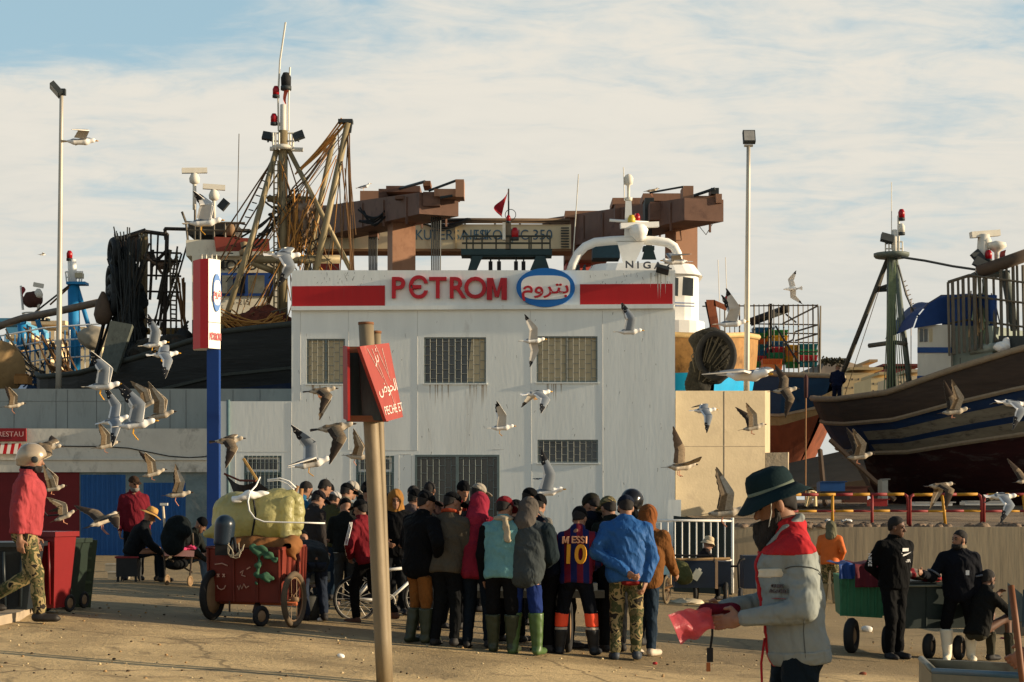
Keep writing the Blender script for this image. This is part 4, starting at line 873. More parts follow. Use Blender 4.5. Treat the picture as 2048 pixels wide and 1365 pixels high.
# --- further faces and caps between and behind ---
bd = cloth(24, 26, 30)
far = [
 ('man with black motorcycle helmet standing behind the blue quilted jacket', 1258, 983, 20, 20.5, BK_, ('helmet', mat((.01, .01, .011), .15, .1)), {}),
 ('man in black cap and white shirt looking right beside the plain wall', 1042, 977, 80, 24.5, cloth(190, 182, 168), ('cap', BK_), dict(beard=(mat((.3, .28, .26), .9),))),
 ('man in dark knit cap half hidden right of the white shirted man', 1068, 992, 40, 23, cloth(120, 118, 112), ('beanie', BK_), {}),
 ('man with small dark cap behind the maroon cap', 1022, 1001, 30, 19.6, BK_, ('cap', BK_), {}),
 ('man in dark blue top bent behind the striped jersey', 1132, 1026, 80, 19.4, NAVY, ('beanie', NAVY), dict(lean=24)),
 ('man in camouflage bush hat behind the blue quilted jacket', 1228, 994, -30, 19.3, cloth(36, 38, 30), ('cap', CAMO), {}),
 ('man in white cap and dark jacket standing before the barred door', 942, 968, 60, 25, cloth(40, 36, 40), ('cap', cloth(190, 178, 160)), {}),
 ('man in tall black cap beside the white cap before the barred door', 918, 965, 150, 26, BK_, ('beanie', BK_), {}),
 ('man in red cap and blue top behind the taupe pullover', 903, 997, 30, 21, NAVY, ('cap', cloth(150, 36, 44)), {}),
 ('bare headed man behind the black cap and long jacket', 853, 964, 20, 27, cloth(58, 40, 40), None, {}),
 ('man with dark curly hair turned away behind the long black jacket', 845, 984, 10, 20.3, BK_, ('beanie', BK_), {}),
 ('man in reddish top half hidden left of the bare headed man', 833, 972, 200, 25.5, cloth(96, 58, 56), None, {}),
 ('man in dark beanie and grey pink scarf', 815, 981, 60, 24, cloth(98, 82, 80), ('beanie', BK_), {}),
 ('person in ochre yellow hood facing the camera behind the post', 790, 981, 172, 23, BK_, ('hood', cloth(176, 122, 50)), dict(face=True)),
 ('man in dark hooded top just right of the leaning post', 768, 990, 30, 23.5, cloth(44, 38, 36), ('hood', cloth(46, 40, 38)), {}),
]
for lb, px, ty, yaw, dd, tp, hd, kw in far:
    kw = dict(dict(lean=7, hp=14), **kw)
    person(lb, px, ty, yaw, d=dd, top=tp, bottom=bd, shoe=DKSHOE, head=hd, hair=HAIRM if hd and hd[0] in ('cap', 'beanie') else None, arms=('front', 'front'), fat=.025, hm=1.15, group=g1, **kw)
# --- left cluster behind the cart ---
g2 = 'people gathered behind the red cart'
person('bare headed man in blue top at the left end of the far group', 594, 963, 60, d=26, lean=8, hp=22, top=cloth(30, 110, 150), bottom=bd, shoe=DKSHOE, hair=HAIRM, arms=('front', 'front'), hm=1.2, group=g2)
person('bare headed man in grey jumper looking down before the office wall', 627, 959, 50, d=26.5, lean=12, hp=26, top=cloth(104, 110, 112), bottom=bd, shoe=DKSHOE, hair=HAIRM, arms=('front', 'front'), hm=1.2, group=g2)
person('man in black beanie far back beside the grey jumper', 652, 969, 30, d=28, top=BK_, bottom=bd, shoe=DKSHOE, head=('beanie', BK_), arms=('front', 'front'), hm=1.2, group=g2)
person('person in white hooded top and pale cap bending to the right', 668, 963, 70, d=26, lean=20, hp=16, top=cloth(186, 196, 206), bottom=bd, shoe=DKSHOE, head=('cap', cloth(206, 196, 180)), arms=('front', 'front'), hm=1.2, group=g2)
person('man in beige jumper and black cap seen from behind', 684, 967, 30, d=25.6, lean=8, hp=14, hy=20, top=cloth(140, 128, 106), bottom=bd, shoe=DKSHOE, head=('cap', BK_), hair=HAIRM, arms=('front', 'front'), hm=1.2, group=g2)
person('man in dark jacket and helmet with a pale peak left of the post', 716, 964, 70, d=26.3, lean=8, hp=22, top=cloth(30, 32, 34), bottom=bd, shoe=DKSHOE, head=('cap', BK_, cloth(180, 172, 160)), hair=HAIRM, arms=('front', 'front'), hm=1.2, group=g2)
person('man in dark jacket standing just left of the leaning post', 734, 976, 20, d=25.2, top=BK_, bottom=bd, shoe=DKSHOE, head=('beanie', BK_), arms=('front', 'front'), hm=1.2, group=g2)
person('man in brown grey coat and dark cap next to the cart handles', 618, 982, 45, d=23.0, lean=10, hp=24, hy=20, top=cloth(62, 56, 54), bottom=DKJEAN, shoe=DKSHOE, head=('cap', cloth(40, 34, 38)), hair=HAIRM, arms=('front', 'down'), fat=.03, hem=-.2, hm=1.1, group=g2)
person('man in olive jacket and white cap with blue jeans', 651, 984, 40, fy=1200, lean=14, hp=20, hy=15, top=cloth(86, 84, 48), bottom=JEAN, shoe=DKSHOE, head=('cap', cloth(208, 204, 200)), hair=HAIRM, arms=('down', 'down'), fat=.03, hm=1.1, group=g2)
p = person('man in black jacket with white waist line and grey trousers', 691, 999, -10, fy=1212, lean=6, hp=20, hy=-35, top=cloth(30, 32, 30), bottom=GREYT, shoe=SHOEL, head=('beanie', BK_), arms=('front', 'front'), fat=.035, hem=-.08, hm=1.05, group=g2)
s = p['trunk'](.006, arm=False); s.post.append(lambda q, dd, p=p: np.maximum(dd, ((q-p['H0'])@p['up'])+.062)); soft('white_hem', s, p['h'], cloth(200, 196, 186), p['t'], p['Wf'])
p = person('man in maroon tracksuit top with white sleeve stripes striding behind the post', 735, 1000, -55, fy=1248, lean=10, hp=6, top=cloth(134, 22, 36), bottom=cloth(24, 24, 24), shoe=mat(lin(92, 62, 46), .7, .2), head=('cap', BK_), hair=HAIRM, arms=(((.14, -.02, -.26), (-.02, .1, -.44)), 'pocket'), legs=(((-.10, .16, .50), (-.10, .12, .085)), ((.10, -.02, .48), (.10, -.40, .16))), fat=.03, group=g2)
b = MB(); a, e, w = p['sh'][-1], p['el'][-1], p['wr'][-1]
for k in (-.022, 0, .022): b.tube([p['W1'](a+np.array([-.082, k, .05])), p['W1'](a+np.array([-.095, k, -.02])), p['W1'](e+np.array([-.07, k, .0])), p['W1'](w+np.array([-.05, k, .03]))], .0055, WHITE, 5)
tag(b.build('sleeve_stripes', p['t']))
person('man in grey sleeved jacket reaching down just right of the leaning post', 772, 1040, -60, d=23.4, lean=26, hp=16, top=cloth(150, 146, 140), bottom=bd, shoe=DKSHOE, head=('cap', BK_), arms=('front', 'pocket'), hm=1.1, group=g2)
person('man bending far over beside the cart in dark blue padded trousers', 628, 1090, -20, d=20.6, lean=78, hp=0, top=cloth(50, 56, 60), bottom=cloth(44, 54, 72), shoe=DKSHOE, head=('beanie', BK_), arms=('ahead', 'ahead'), legs=(((-.12, .10, .47), (-.12, -.06, .085)), ((.12, .1, .47), (.12, -.04, .085))), hip=.80, sc=.95, fat=.03, hm=1.1, group=g2)
# --- left side ---
person('man in wine red open jacket and brown cap standing before the blue door', 268, 953, 165, d=28.5, lean=3, hp=8, hy=-20, top=cloth(128, 22, 40), bottom=bd, shoe=DKSHOE, head=('cap', cloth(74, 54, 40)), beard=(mat((.15, .14, .13), .9),), face=True, arms=('down', 'down'), fat=.018, hem=-.14)
p = person('person in wide straw hat and dark coat sitting on a low crate', 264, 1032, 78, fy=1164, lean=24, hp=14, hip=.50, legs='sit', top=cloth(26, 30, 34), bottom=DKJEAN, shoe=DKSHOE, head=('straw', mat(lin(170, 130, 70), .9, .2, 25, bump=.5), mat(lin(90, 60, 36))), arms=('knee', 'knee'), fat=.05, hem=-.06, sc=.95); SEAT = p
person('person in blue jeans sitting behind the pushchair', 372, 1040, 100, fy=1158, lean=30, hp=20, hip=.46, legs='sit', top=cloth(40, 44, 40), bottom=cloth(92, 116, 136), shoe=mat(lin(90, 130, 160), .6), head=('beanie', BK_), arms=('knee', 'knee'), fat=.03, hem=-.06, sc=.92, base=gz(362, 27.6))
pw = person('man in red bomber jacket, camouflage trousers and silver open helmet striding right', 52, 893, 80, fy=1243, lean=3, hp=6, top=cloth(196, 70, 76), bottom=CAMO, shoe=mat(lin(36, 32, 28), .6, .2, 10), head=('helmet', mat(lin(168, 152, 130), .25, .12, 3, metal=.3, dirt=lin(120, 95, 70), damt=.1), DKMETAL), arms=('down', ((.05, -.06, -.28), (.05, -.05, -.54))), legs=(((-.10, .04, .46), (-.10, -.40, .18)), ((.10, .10, .49), (.10, .14, .085))), fat=.04, hem=-.06, beard=(HAIRM,), fold=1.6)
s = SD(.02); T = pw['T']; s.el(T(0, .0, .60), (.09, .09, .05)); soft('neck_warmer', s, pw['h'], cloth(22, 24, 34), pw['t'], pw['Wf'])
# --- right side ---
pk = person('man in black sweatshirt with white swoosh emblem and black joggers', 1788, 1033, 158, fy=1318, lean=2, hp=10, hy=-38, top=cloth(15, 16, 18), bottom=cloth(18, 19, 21), shoe=DKSHOE, arms=('back', 'back'), fat=.03, hem=-.06, stance=.75, face=True, hair=HAIRM, skin=SKIND, beard=None, fold=.8)
WT = mat((.75, .73, .7), .7, .05); n_ = pk['dir'](pk['fw']); rt = -pk['dir']((1, 0, 0)); u_ = pk['dir'](pk['up'])
def chest(x, u, o=.0): return pk['W1'](onsurf(pk['trunk'](), pk['T'](x, 0, u), pk['fw']))
c0 = chest(-.05, .36); b = MB()
pts = [(-.055, .012), (-.052, -.012), (-.035, -.022), (.0, -.012), (.065, .022), (.0, .003), (-.03, -.004), (-.042, .004)]
b.plate([c0+rt*x*1.25+u_*y*1.25 for x, y in pts], .006, WT); b.plate([c0+u_*.052+rt*(-.01)+rt*x+u_*y for x, y in [(-.045, -.022), (.045, -.016), (.045, .022), (-.045, .022)]], .005, WT); b.build('emblem', pk['t'])
text('AIR', chest(-.075, .275), rt, u_, .055, .004, WT, pk['t'], sx=1.3)
e, s0 = pk['el'][1], pk['sh'][1]
a_ = pk['W1'](s0*.35+e*.65+np.array([.075, .03, 0])); text('NIKE', a_, (0, 0, -1), pk['dir']((-.3, 1, 0)), .075, .004, WT, pk['t'])
pb = person('man in dark work jacket and knee length white rubber boots holding out one hand', 1918, 1060, 190, fy=1322, lean=2, hp=2, hy=52, top=cloth(22, 25, 34), bottom=cloth(18, 18, 20), boot=mat(lin(214, 204, 180), .45, .06, 6), boot_h=.42, arms=('down', ((.16, .06, -.26), (.30, .30, -.20))), fat=.04, hem=-.14, stance=1.5, hair=HAIRM, face=True, beard=(HAIRM,), curl=.7)
s = SD(.02); T = pb['T']; s.el(T(0, -.02, .585), (.105, .10, .05)); soft('hood_lining', s, pb['h'], cloth(150, 134, 108), pb['t'], pb['Wf'])
b = MB(); GB = mat(lin(84, 88, 96), .6)
for g in (-1, 1): s0, e = pb['sh'][g], pb['el'][g]; m_ = s0*.2+e*.8; b = MB(); b.ring(pb['W1'](m_), pb['W1'](e)-pb['W1'](s0), .088*pb['sc'], .014, GB, 16, 6, 1); b.build('sleeve_band', pb['t'])
b = MB(); c0 = pb['TW'](-.09, .215, .26); b.plate([c0+pb['dir']((1, 0, 0))*x+UP*z for x, z in ((-.022, -.03), (.022, -.03), (.022, .03), (-.022, .03))], .005, WT); b.build('badge', pb['t'])
person('person in grey hood and orange reflective jacket walking by the ramp wall', 1660, 1043, 20, fy=1208, lean=2, hp=6, hy=-40, top=mat(lin(190, 92, 30), .7, .1), bottom=CAMO, boot=mat(lin(130, 116, 84), .6), boot_h=.42, head=('hood', cloth(122, 118, 92)), arms=('front', 'pocket'), fat=.03, hm=1.1, yoke=None)
ps = person('man in dark jacket crouching on a kerb with his hand raised to his face', 1956, 1121, 62, d=21.6, lean=14, hp=8, hip=.45, legs=(((-.13, .36, .62), (-.12, .34, .085)), ((.13, .40, .60), (.13, .44, .085))), top=cloth(34, 34, 32), bottom=cloth(74, 72, 58), shoe=DKSHOE, arms=(((.06, .2, -.20), (.0, .38, -.02)), ((.1, .2, -.22), (.05, .45, -.20))), hair=HAIRM, beard=(HAIRM,), face=True, sc=.95, skin=SKIND)
person('person in pale sun hat sitting behind the dark blue cart', 1403, 1074, 70, d=33.6, lean=10, hp=12, hip=.5, legs='sit', top=cloth(44, 38, 38), bottom=bd, shoe=DKSHOE, head=('sunhat', mat(lin(190, 170, 138), .9), BLACK), arms=('knee', 'knee'), fat=.03, hm=1.2, sc=.95)
# --- the bearded man in front ---
GREYJ = cloth(136, 142, 138, .07, .85, .80); REDY = cloth(176, 26, 34, .06, .8, .82)
pm = person('bearded man in teal bucket hat and grey jacket with red yoke, nearest the camera', 1592, 957, -93, d=8.5, lean=5, hp=17, hy=0, top=GREYJ, bottom=cloth(24, 38, 48), shoe=DKSHOE, head=('bucket', mat(lin(20, 36, 39), .9, .14, 5, bump=.15, bscale=70, spec=.1), mat(lin(96, 104, 88), .8)), hair=HAIRM, beard=(mat((.020, .017, .015), .95, .6, 45, dirt=(.09, .085, .08), dscale=16, damt=.05, bump=.8, bscale=120, stretch=(1, 1, .25)), 1),
            arms=(((.05, -.03, -.285), (-.06, .26, -.335)), ((.05, .06, -.275), (-.05, .31, -.31))), fat=.03, hem=-.12, yoke=(REDY, .44, .0), face=True, stance=1.0, fold=1.25, curl=.55)
W1, T = pm['W1'], pm['T']
s = pm['trunk'](.006, arm=False); s.post.append(lambda q, dd, p=pm: np.maximum(dd, np.abs((q-p['H0'])@p['up']+.085)-.035)); soft('waistband', s, pm['h'], GREYJ, pm['t'], pm['Wf'])
s = SD(.015); s.rc(T(-.08, .02, .555), T(-.062, -.06, .60), .020, .020); s.rc(T(-.062, -.06, .60), T(.062, -.06, .60), .020); s.rc(T(.08, .02, .555), T(.062, -.06, .60), .020, .020); s.rc(T(-.08, .02, .555), T(-.05, .11, .475), .020, .012); s.rc(T(.08, .02, .555), T(.05, .11, .475), .020, .012); soft('collar', s, .008, GREYJ, pm['t'], pm['Wf'])
s = pm['trunk'](.0075, arm=False); s.post.append(lambda q, dd, p=pm: np.maximum(np.maximum(dd, np.abs(q[:, 0])-.022), -((q-p['H0'])@p['fw']))); soft('front_strip', s, .0085, REDY, pm['t'], pm['Wf'])
s = pm['trunk'](.009, arm=False); s.post.append(lambda q, dd, p=pm: np.maximum(np.maximum(np.maximum(dd, np.abs(q[:, 0]+.115)-.062), np.abs((q-p['H0'])@p['up']-.255)-.085), -((q-p['H0'])@p['fw'])+.03)); soft('chest_pocket', s, .0085, GREYJ, pm['t'], pm['Wf'])
s = pm['trunk'](.013, arm=False); s.post.append(lambda q, dd, p=pm: np.maximum(np.maximum(np.maximum(dd, np.abs(q[:, 0]+.115)-.066), np.abs((q-p['H0'])@p['up']-.345)-.022), -((q-p['H0'])@p['fw'])+.03)); soft('pocket_flap', s, .0085, mat(lin(196, 184, 160), .85), pm['t'], pm['Wf'])
ln = np.array([-.72, .69, 0]); nn = pm['dir'](ln); rr = UP.cross(nn).normalized()
TX = mat(lin(92, 84, 84), .8)
for zz_, tt, mm in ((.275, 'OURE', TX), (.25, 'AGADEC', TX), (.225, '______', REDY)): text(tt, W1(onsurf(pm['trunk'](.009), T(-.10, .03, zz_), ln)), rr, UP, .026, .006, mm, pm['t'])
b = MB(); b.tube([W1(pm['hw'](np.array(q))) for q in ((-.082, .03, .02), (-.078, .045, -.03), (-.06, .075, -.09), (-.03, .10, -.13))], .003, mat((.5, .48, .42)), 5); b.build('chin_cord', pm['t'])
b = MB(); b.tube([W1(T(-.02, .16, .02)), W1(T(-.03, .19, -.1)), W1(T(-.05, .20, -.22)), W1(T(-.06, .17, -.34)), W1(T(-.05, .16, -.36))], .006, REDY, 6); b.tube([W1(T(-.08, .17, -.37)), W1(T(-.05, .16, -.36)), W1(T(-.02, .15, -.385))], .008, REDY, 6); b.build('drawcord', pm['t'])
b = MB(); SM = mat(lin(70, 74, 72), .9); tk = pm['trunk'](.003)
for pts in ([(-.30+.02*math.cos(a), .10*math.sin(a)-.02, .37+.02*math.sin(a)) for a in np.linspace(-1.4, 1.6, 9)],): b.tube([W1(onsurf(tk, T(*p_), np.array([-1, .15, .25]))) for p_ in pts], .0028, SM, 4)
b.tube([W1(onsurf(tk, T(-.16, .0, u), np.array([-1, .1, 0]))) for u in np.linspace(-.08, .12, 7)], .0022, SM, 4); b.build('seam', pm['t'])
wl, wrr = W1(pm['wr'][-1]), W1(pm['wr'][1])
mid = (wl+wrr)/2; fx = pm['dir']((0, 1, 0)); sx_ = pm['dir']((1, 0, 0))
po = thing('pouch', 'dark red cloth pouch held in the bearded man\'s hands', 'pouch', mid+fx*.07)
s = SD(.02); c_ = np.array(mid+fx*.075+UP*.03); s.rc(c_-np.array(fx)*.07, c_+np.array(fx)*.06, .042, .036, sc=(1, 1, .7)); s.post.append(lambda q, dd: dd+.006*wav(q, 45)); soft('cloth', s, .007, cloth(120, 14, 40), po)
b = MB(); c2 = mid+fx*.10; b.tube([c2, c2+Vector((0, 0, -.10)), c2+Vector((-.01, 0, -.17))], .006, BLACK, 6); b.box(c2+Vector((-.012, 0, -.20)), (.03, .018, .07), BLACK); b.box(c2+Vector((-.02, 0, -.26)), (.02, .01, .045), mat(lin(150, 84, 40), .4)); b.build('key_strap', po)
nb = thing('net_bag', 'pink mesh bag hanging out from the bearded man\'s hands', 'bag', mid+fx*.12)
FILM = mfilm(lin(216, 104, 112), .58)
A, Bq, C_, D_ = P(1424, 1218, 8.35), P(1336, 1228, 8.2), P(1362, 1290, 8.2), P(1428, 1258, 8.4)
b = MB(); b.grid(lambda u, v: A.lerp(Bq, u).lerp(D_.lerp(C_, u), v)+Vector((0, .035*math.sin(5*v+3*u)+.01*math.sin(14*u+4*v), .012*math.sin(9*u)*(v-.5)*2)), 22, 14, FILM); b.grid(lambda u, v: A.lerp(Bq, u*.97).lerp(D_.lerp(C_, u*.98), v)+Vector((0, .05+.03*math.sin(4*v+2*u+2)*(1-v), .006*math.sin(11*u))), 22, 14, FILM); b.build('mesh', nb)
# hand with a broom stick at the right edge
hb = person('person mostly out of frame at the right edge gripping a wooden stick', 2150, 980, -60, d=8.2, lean=8, hp=10, top=cloth(40, 36, 34), bottom=bd, shoe=DKSHOE, hair=HAIRM, arms=(((.10, .08, -.26), (.06, .33, -.40)), 'down'), base=gz(2246, 8.3), sc=1.0, curl=1.35, skin=mat((.27, .12, .07), .6, .1, 12))
# =================== boats, crane and town behind the walls ===================
def pbox(b, x0, y0, x1, y1, d, dep, m, sk=0.0):
    """Box whose front spans a pixel rectangle at depth d; sk turns its front (right end further by sk)."""
    f = [P(x0, y1, d), P(x1, y1, d+sk), P(x1, y0, d+sk), P(x0, y0, d)]; n = Vector((-(f[1]-f[0]).y, (f[1]-f[0]).x, 0)).normalized()*dep
    return b.hexa([f[0], f[1], f[1]+n, f[0]+n, f[3], f[2], f[2]+n, f[3]+n], m)
def hull(name, parent, bow, stern, st, zones, deck, rake=.0, ns=14, nt=36, bul=.9, capm=None, swap=None, strakes=()):
    lines = [[[] for _ in strakes], [[] for _ in strakes]]
    bow, stern = Vector(bow).xy, Vector(stern).xy; ax = stern-bow; L = ax.length; ax = ax/L; sd_ = Vector((-ax.y, ax.x))
    ts = [q[0] for q in st]; I = lambda t, k: float(np.interp(t, ts, [q[k] for q in st]))
    b = MB(); cap = [[], []]; dk = [[], []]
    for side in (-1, 1):
        rows = []
        for i in range(nt+1):
            t = (i/nt)**1.5; zg, zk, hb, pw = I(t, 1), I(t, 2), I(t, 3), I(t, 4); r = []
            for j in range(ns+1):
                s = j/ns; y = hb*(math.sin(s*math.pi/2)**pw); z = zk+(zg-zk)*s; x = t*L+rake*(1-s)**1.25*max(0, 1-t*2.2)
                q = bow+ax*x+sd_*(y*side); r.append(Vector((q.x, q.y, z)))
            rows.append(r); [st_.append(Vector(r[int(round(ns*u))])+Vector((sd_.x, sd_.y, 0))*side*.02) for u, st_ in zip(strakes, lines[(side+1)//2])]; cap[(side+1)//2].append(r[-1]); dk[(side+1)//2].append(r[int(ns*bul)])
        for i in range(nt):
            t = (i/nt)**1.5
            for j in range(ns):
                s = (j+.5)/ns; m = next(mm for u, mm in zones if s <= u); m = swap[1] if swap and m is swap[0] and t < swap[2] else m; q = (rows[i][j], rows[i+1][j], rows[i+1][j+1], rows[i][j+1])
                b.add(q, [(0, 1, 2, 3) if side < 0 else (3, 2, 1, 0)], m, True)
        if side > 0: b.add([rows[-1][j] for j in range(ns+1)]+[Vector((2*(stern.x)-rows[-1][j].x, 2*(stern.y)-rows[-1][j].y, rows[-1][j].z)) for j in range(ns+1)], [(j, j+1, ns+2+j, ns+1+j) for j in range(ns)], zones[-1][1])
    h = b.build(name, parent)
    b = MB()
    for i in range(nt): b.add([dk[0][i], dk[0][i+1], dk[1][i+1], dk[1][i]], [(0, 1, 2, 3)], deck)
    b.build('deck', parent)
    b = MB()
    for c in cap: b.tube(c, .09, capm or deck, 6)
    b.build('gunwale', parent)
    for sd2 in lines:
        for l_ in sd2: b = MB(); b.tube(l_, .06, capm or deck, 5); b.build('rubbing_strake', parent)
    return h
def ropes(b, p0, p1, n, spread, sag, r, m):
    p0, p1 = P(*p0), P(*p1)
    for i in range(n):
        o = Vector((random.uniform(-spread, spread), random.uniform(-spread, spread), random.uniform(-spread, spread))); o2 = Vector((random.uniform(-spread, spread), random.uniform(-spread, spread), random.uniform(-spread, spread)))*.6; sg = sag*random.uniform(.2, 1.4)
        b.tube([(p0+o).lerp(p1+o2, k/7)-Vector((0, 0, sg*math.sin(math.pi*k/7))) for k in range(8)], r, m, 4)
def radar(parent, x, ytop, ybase, d, w, tilt=0, name='radar'):
    c = P(x, ytop, d); b = MB(); s = d/F
    b.tube([P(x, ybase, d), P(x, ytop+22, d)], .06, DIRTYW, 8); b.lathe([(.07, 0), (.155, .06), (.17, .18), (.12, .30), (.06, .38)], P(x, ytop+26, d), DIRTYW, 14)
    b.box(c+Vector((0, 0, .02)), (w*s, .16, .16), DIRTYW, M=Matrix.Rotation(R(tilt), 3, 'Y')@Matrix.Rotation(R(12), 3, 'Z')); b.build(name, parent)
def beacon(parent, x, y, d, r=.085, m=None):
    b = MB(); c = P(x, y, d); b.lathe([(r, -r*1.3), (r*1.05, r*.5), (r*.6, r*1.4), (.001, r*1.5)], c, m or mat(lin(150, 16, 24), .3, .05, 3), 10); b.lathe([(r*1.1, -r*2.1), (r*1.1, -r*1.3)], c, DKMETAL, 10); b.build('beacon', parent)
def flood(parent, x, y, d, rz=20, rx=-20):
    b = MB(); b.box(P(x, y, d), (.34, .12, .25), DKMETAL, M=Matrix.Rotation(R(rz), 3, 'Y')@Matrix.Rotation(R(rx), 3, 'X')); b.tube([P(x, y, d), P(x, y+12, d)], .03, DKMETAL, 5); b.build('flood_lamp', parent)
BROWN = mat(lin(152, 112, 86), .7, .12, 1.0, dirt=lin(96, 58, 42), dscale=.7, damt=.22, stretch=(1, 1, .4))
BROWND = mat(lin(104, 76, 62), .75, .2, 1.0, dirt=lin(52, 30, 26), dscale=.9, damt=.3)
REDC = mat(lin(158, 62, 52), .7, .12, .8, dirt=lin(120, 60, 45), damt=.15, stretch=(1, 1, .3))
CREAM = mat(lin(208, 192, 156), .75, .08, .8, dirt=lin(150, 120, 85), dscale=.8, damt=.14, stretch=(1, 1, .4))
HULLDK = mat((.010, .0115, .011), .6, .45, 1.6, dirt=(.035, .033, .03), dscale=2.4, damt=.2, stretch=(.3, .3, 2.4), bump=.6, bscale=6)
HULLBL = mat(lin(16, 34, 60), .55, .3, 1.5, dirt=(.07, .065, .06), dscale=2.2, damt=.2, stretch=(.4, .4, 2))
TEALM = mat(lin(30, 52, 54), .6, .2, 2); CORD = mat((.045, .04, .032), .9, .2, 8)
# ---- travelling crane ----
tl = thing('travel_lift_crane', 'huge brown boat lifting gantry crane with cream cross girder and lettering behind the office', 'crane', P(950, 1040, 70))
def column(x0, x1, y0, d, m, side=10):
    b = MB(); a, c = P(x0+side, y0, d), P(x1, y0, d+.3); zb = 1.6; l = P(x0, y0, d+1.6)
    k = Vector((c.x+l.x-a.x, c.y+l.y-a.y, 0)); b.hexa([(a.x, a.y, zb), (c.x, c.y, zb), (k.x, k.y, zb), (l.x, l.y, zb), a, c, (k.x, k.y, a.z), (l.x, l.y, a.z)], m); b.build('column', tl)
column(775, 831, 415, 65, BROWN); column(627, 679, 470, 74, REDC, 4); column(1330, 1395, 415, 66, BROWN, 22); column(1127, 1182, 480, 77, REDC, 6)
def sidebeam(pn, pf, hn, m):
    b = MB(); (xn, yn, dn), (xf, yf, df) = pn, pf; a, c = P(xn, yn, dn), P(xf, yf, df); ax = (c-a); ax.z = 0; sd_ = Vector((-ax.y, ax.x, 0)).normalized()*.75
    k = [a+sd_, a-sd_, c-sd_, c+sd_]; dn_ = Vector((0, 0, -hn))
    b.hexa([k[0]+dn_*.7, k[1]+dn_*.7, k[2]+dn_*1.4, k[3]+dn_*1.4, k[0], k[1], k[2], k[3]], m)
    for s_ in (.75, -.75):                                   # flanges and stiffeners
        for i in range(7):
            q = a.lerp(c, (i+.5)/7)+sd_*(s_/.75*1.02)
            b.box(q+Vector((0, 0, -hn*.55)), (.07, .07, hn*.9), m, rz=math.atan2(ax.y, ax.x))
    b.build('side_beam', tl); return a, c
sidebeam((878, 388, 61.5), (600, 425, 79), 1.1, BROWND); sidebeam((1408, 398, 62), (1115, 440, 82), 1.15, BROWND)
b = MB(); pbox(b, 610, 449, 1142, 498, 73.5, 1.2, CREAM); pbox(b, 612, 498.5, 1142, 503, 73.4, 1.4, mat(lin(120, 90, 60))); pbox(b, 910, 446, 914, 497, 73.35, .1, mat(lin(190, 165, 120))); 
for i in range(8): pbox(b, 1122, 455+i*5.4, 1138, 457+i*5.4, 73.3, .1, DKMETAL)
gd = b.build('girder', tl)
LB = mat(lin(70, 96, 112), .8, .25, 3)
for s_, x, sx_ in (('LKU', 847, 1), ('TERSA', 905, 1.1), ('NESI', 957, 1.1), ('LIKOM', 993, 1), ('A\u015e', 1022, .9), ('UC', 1046, 1), ('350', 1091, 1.1)): text(s_, P(x-6, 471, 73.46), (1, 0, 0), UP, .62, .01, LB, gd, sx=sx_*.86)
b = MB()
for y, r in ((441, .08), (446, .05)): b.tube([P(835, y, 73.4), P(940, y-1, 73.4), P(1140, y, 73.4)], r, mat(lin(96, 78, 60)), 6)
for x in (868, 885, 930, 990, 1040, 1100): b.tube([P(x, 441, 73.4), P(x, 449, 73.4)], .04, DKMETAL, 4)
ropes(b, (845, 443, 73.2), (940, 441, 73.2), 5, .12, .25, .045, BLACK); tag(b.build('pipework', tl))
b = MB()
for x0, y0, x1, y1, dd, dep, m in ((720, 382, 758, 405, 69, 2, BROWN), (757, 378, 776, 420, 66, 1.5, BROWND), (772, 372, 840, 384, 65, 2, BROWND), (868, 378, 918, 393, 61, 1.2, BROWN), (911, 359, 928, 394, 60.8, .9, BROWN), (846, 362, 861, 372, 62, 1, RUST), (846, 384, 880, 412, 61.2, 1.3, BROWND), (640, 411, 700, 425, 76, 1.5, BROWN), (790, 392, 846, 398, 62.8, .4, BROWND)): b = MB(); pbox(b, x0, y0, x1, y1, dd, dep, m); b.build('trolley_part', tl)
for x0, y0, x1, y1, dd, dep, m in ((1225, 396, 1288, 409, 70, 2, BROWN), (1230, 408, 1292, 440, 69.5, 2, BROWND), (1286, 387, 1370, 402, 66, 1.6, BROWN), (1366, 372, 1387, 406, 63, 1, BROWN), (1386, 392, 1432, 404, 62.5, 1.2, BROWN), (1422, 376, 1438, 388, 62.3, .8, DKMETAL), (1432, 388, 1444, 406, 62, 1, BROWN), (1130, 422, 1200, 435, 76, 2, BROWN), (1130, 436, 1215, 520, 76.2, 2, BROWND), (1392, 404, 1440, 431, 62.4, 1.6, BROWN), (1300, 404, 1390, 440, 64.5, 1.6, BROWND), (1290, 396, 1308, 442, 65.5, 1.2, DKMETAL)): b = MB(); pbox(b, x0, y0, x1, y1, dd, dep, m); b.build('trolley_part', tl)
b = MB(); b.line([(1300, 386, 64), (1367, 374, 63)], .04, DKMETAL); b.line([(1388, 392, 62.5), (1430, 378, 62.2)], .06, DKMETAL)
b.build('tie_rod', tl); b = MB(); b.line([(800, 378, 65), (850, 364, 62)], .06, DKMETAL); b.line([(858, 382, 61.5), (912, 362, 60.9)], .05, DKMETAL); b.line([(880, 396, 61), (905, 392, 61)], .05, DKMETAL); ropes(b, (720, 420, 66), (768, 430, 64.9), 4, .15, .4, .04, BLACK); ropes(b, (722, 440, 66), (772, 425, 64.9), 3, .1, .3, .04, BLACK); b.build('tie_rod', tl)
def hook(x, y, w, h, d, yb, n=4):
    b = MB(); pbox(b, x-w, y, x+w, y+h*.55, d, .9, BLACK); pbox(b, x-w*.9, y+h*.5, x+w*.9, y+h, d-.1, .8, BROWND); b.build('pulley_block', tl)
    b = MB()
    for i in range(n): b.line([(x-w*.8+1.6*w*i/(n-1), y+h, d), (x-w*.75+1.5*w*i/(n-1), yb, d)], .028, DKMETAL, 4)
    b.build('cable', tl)
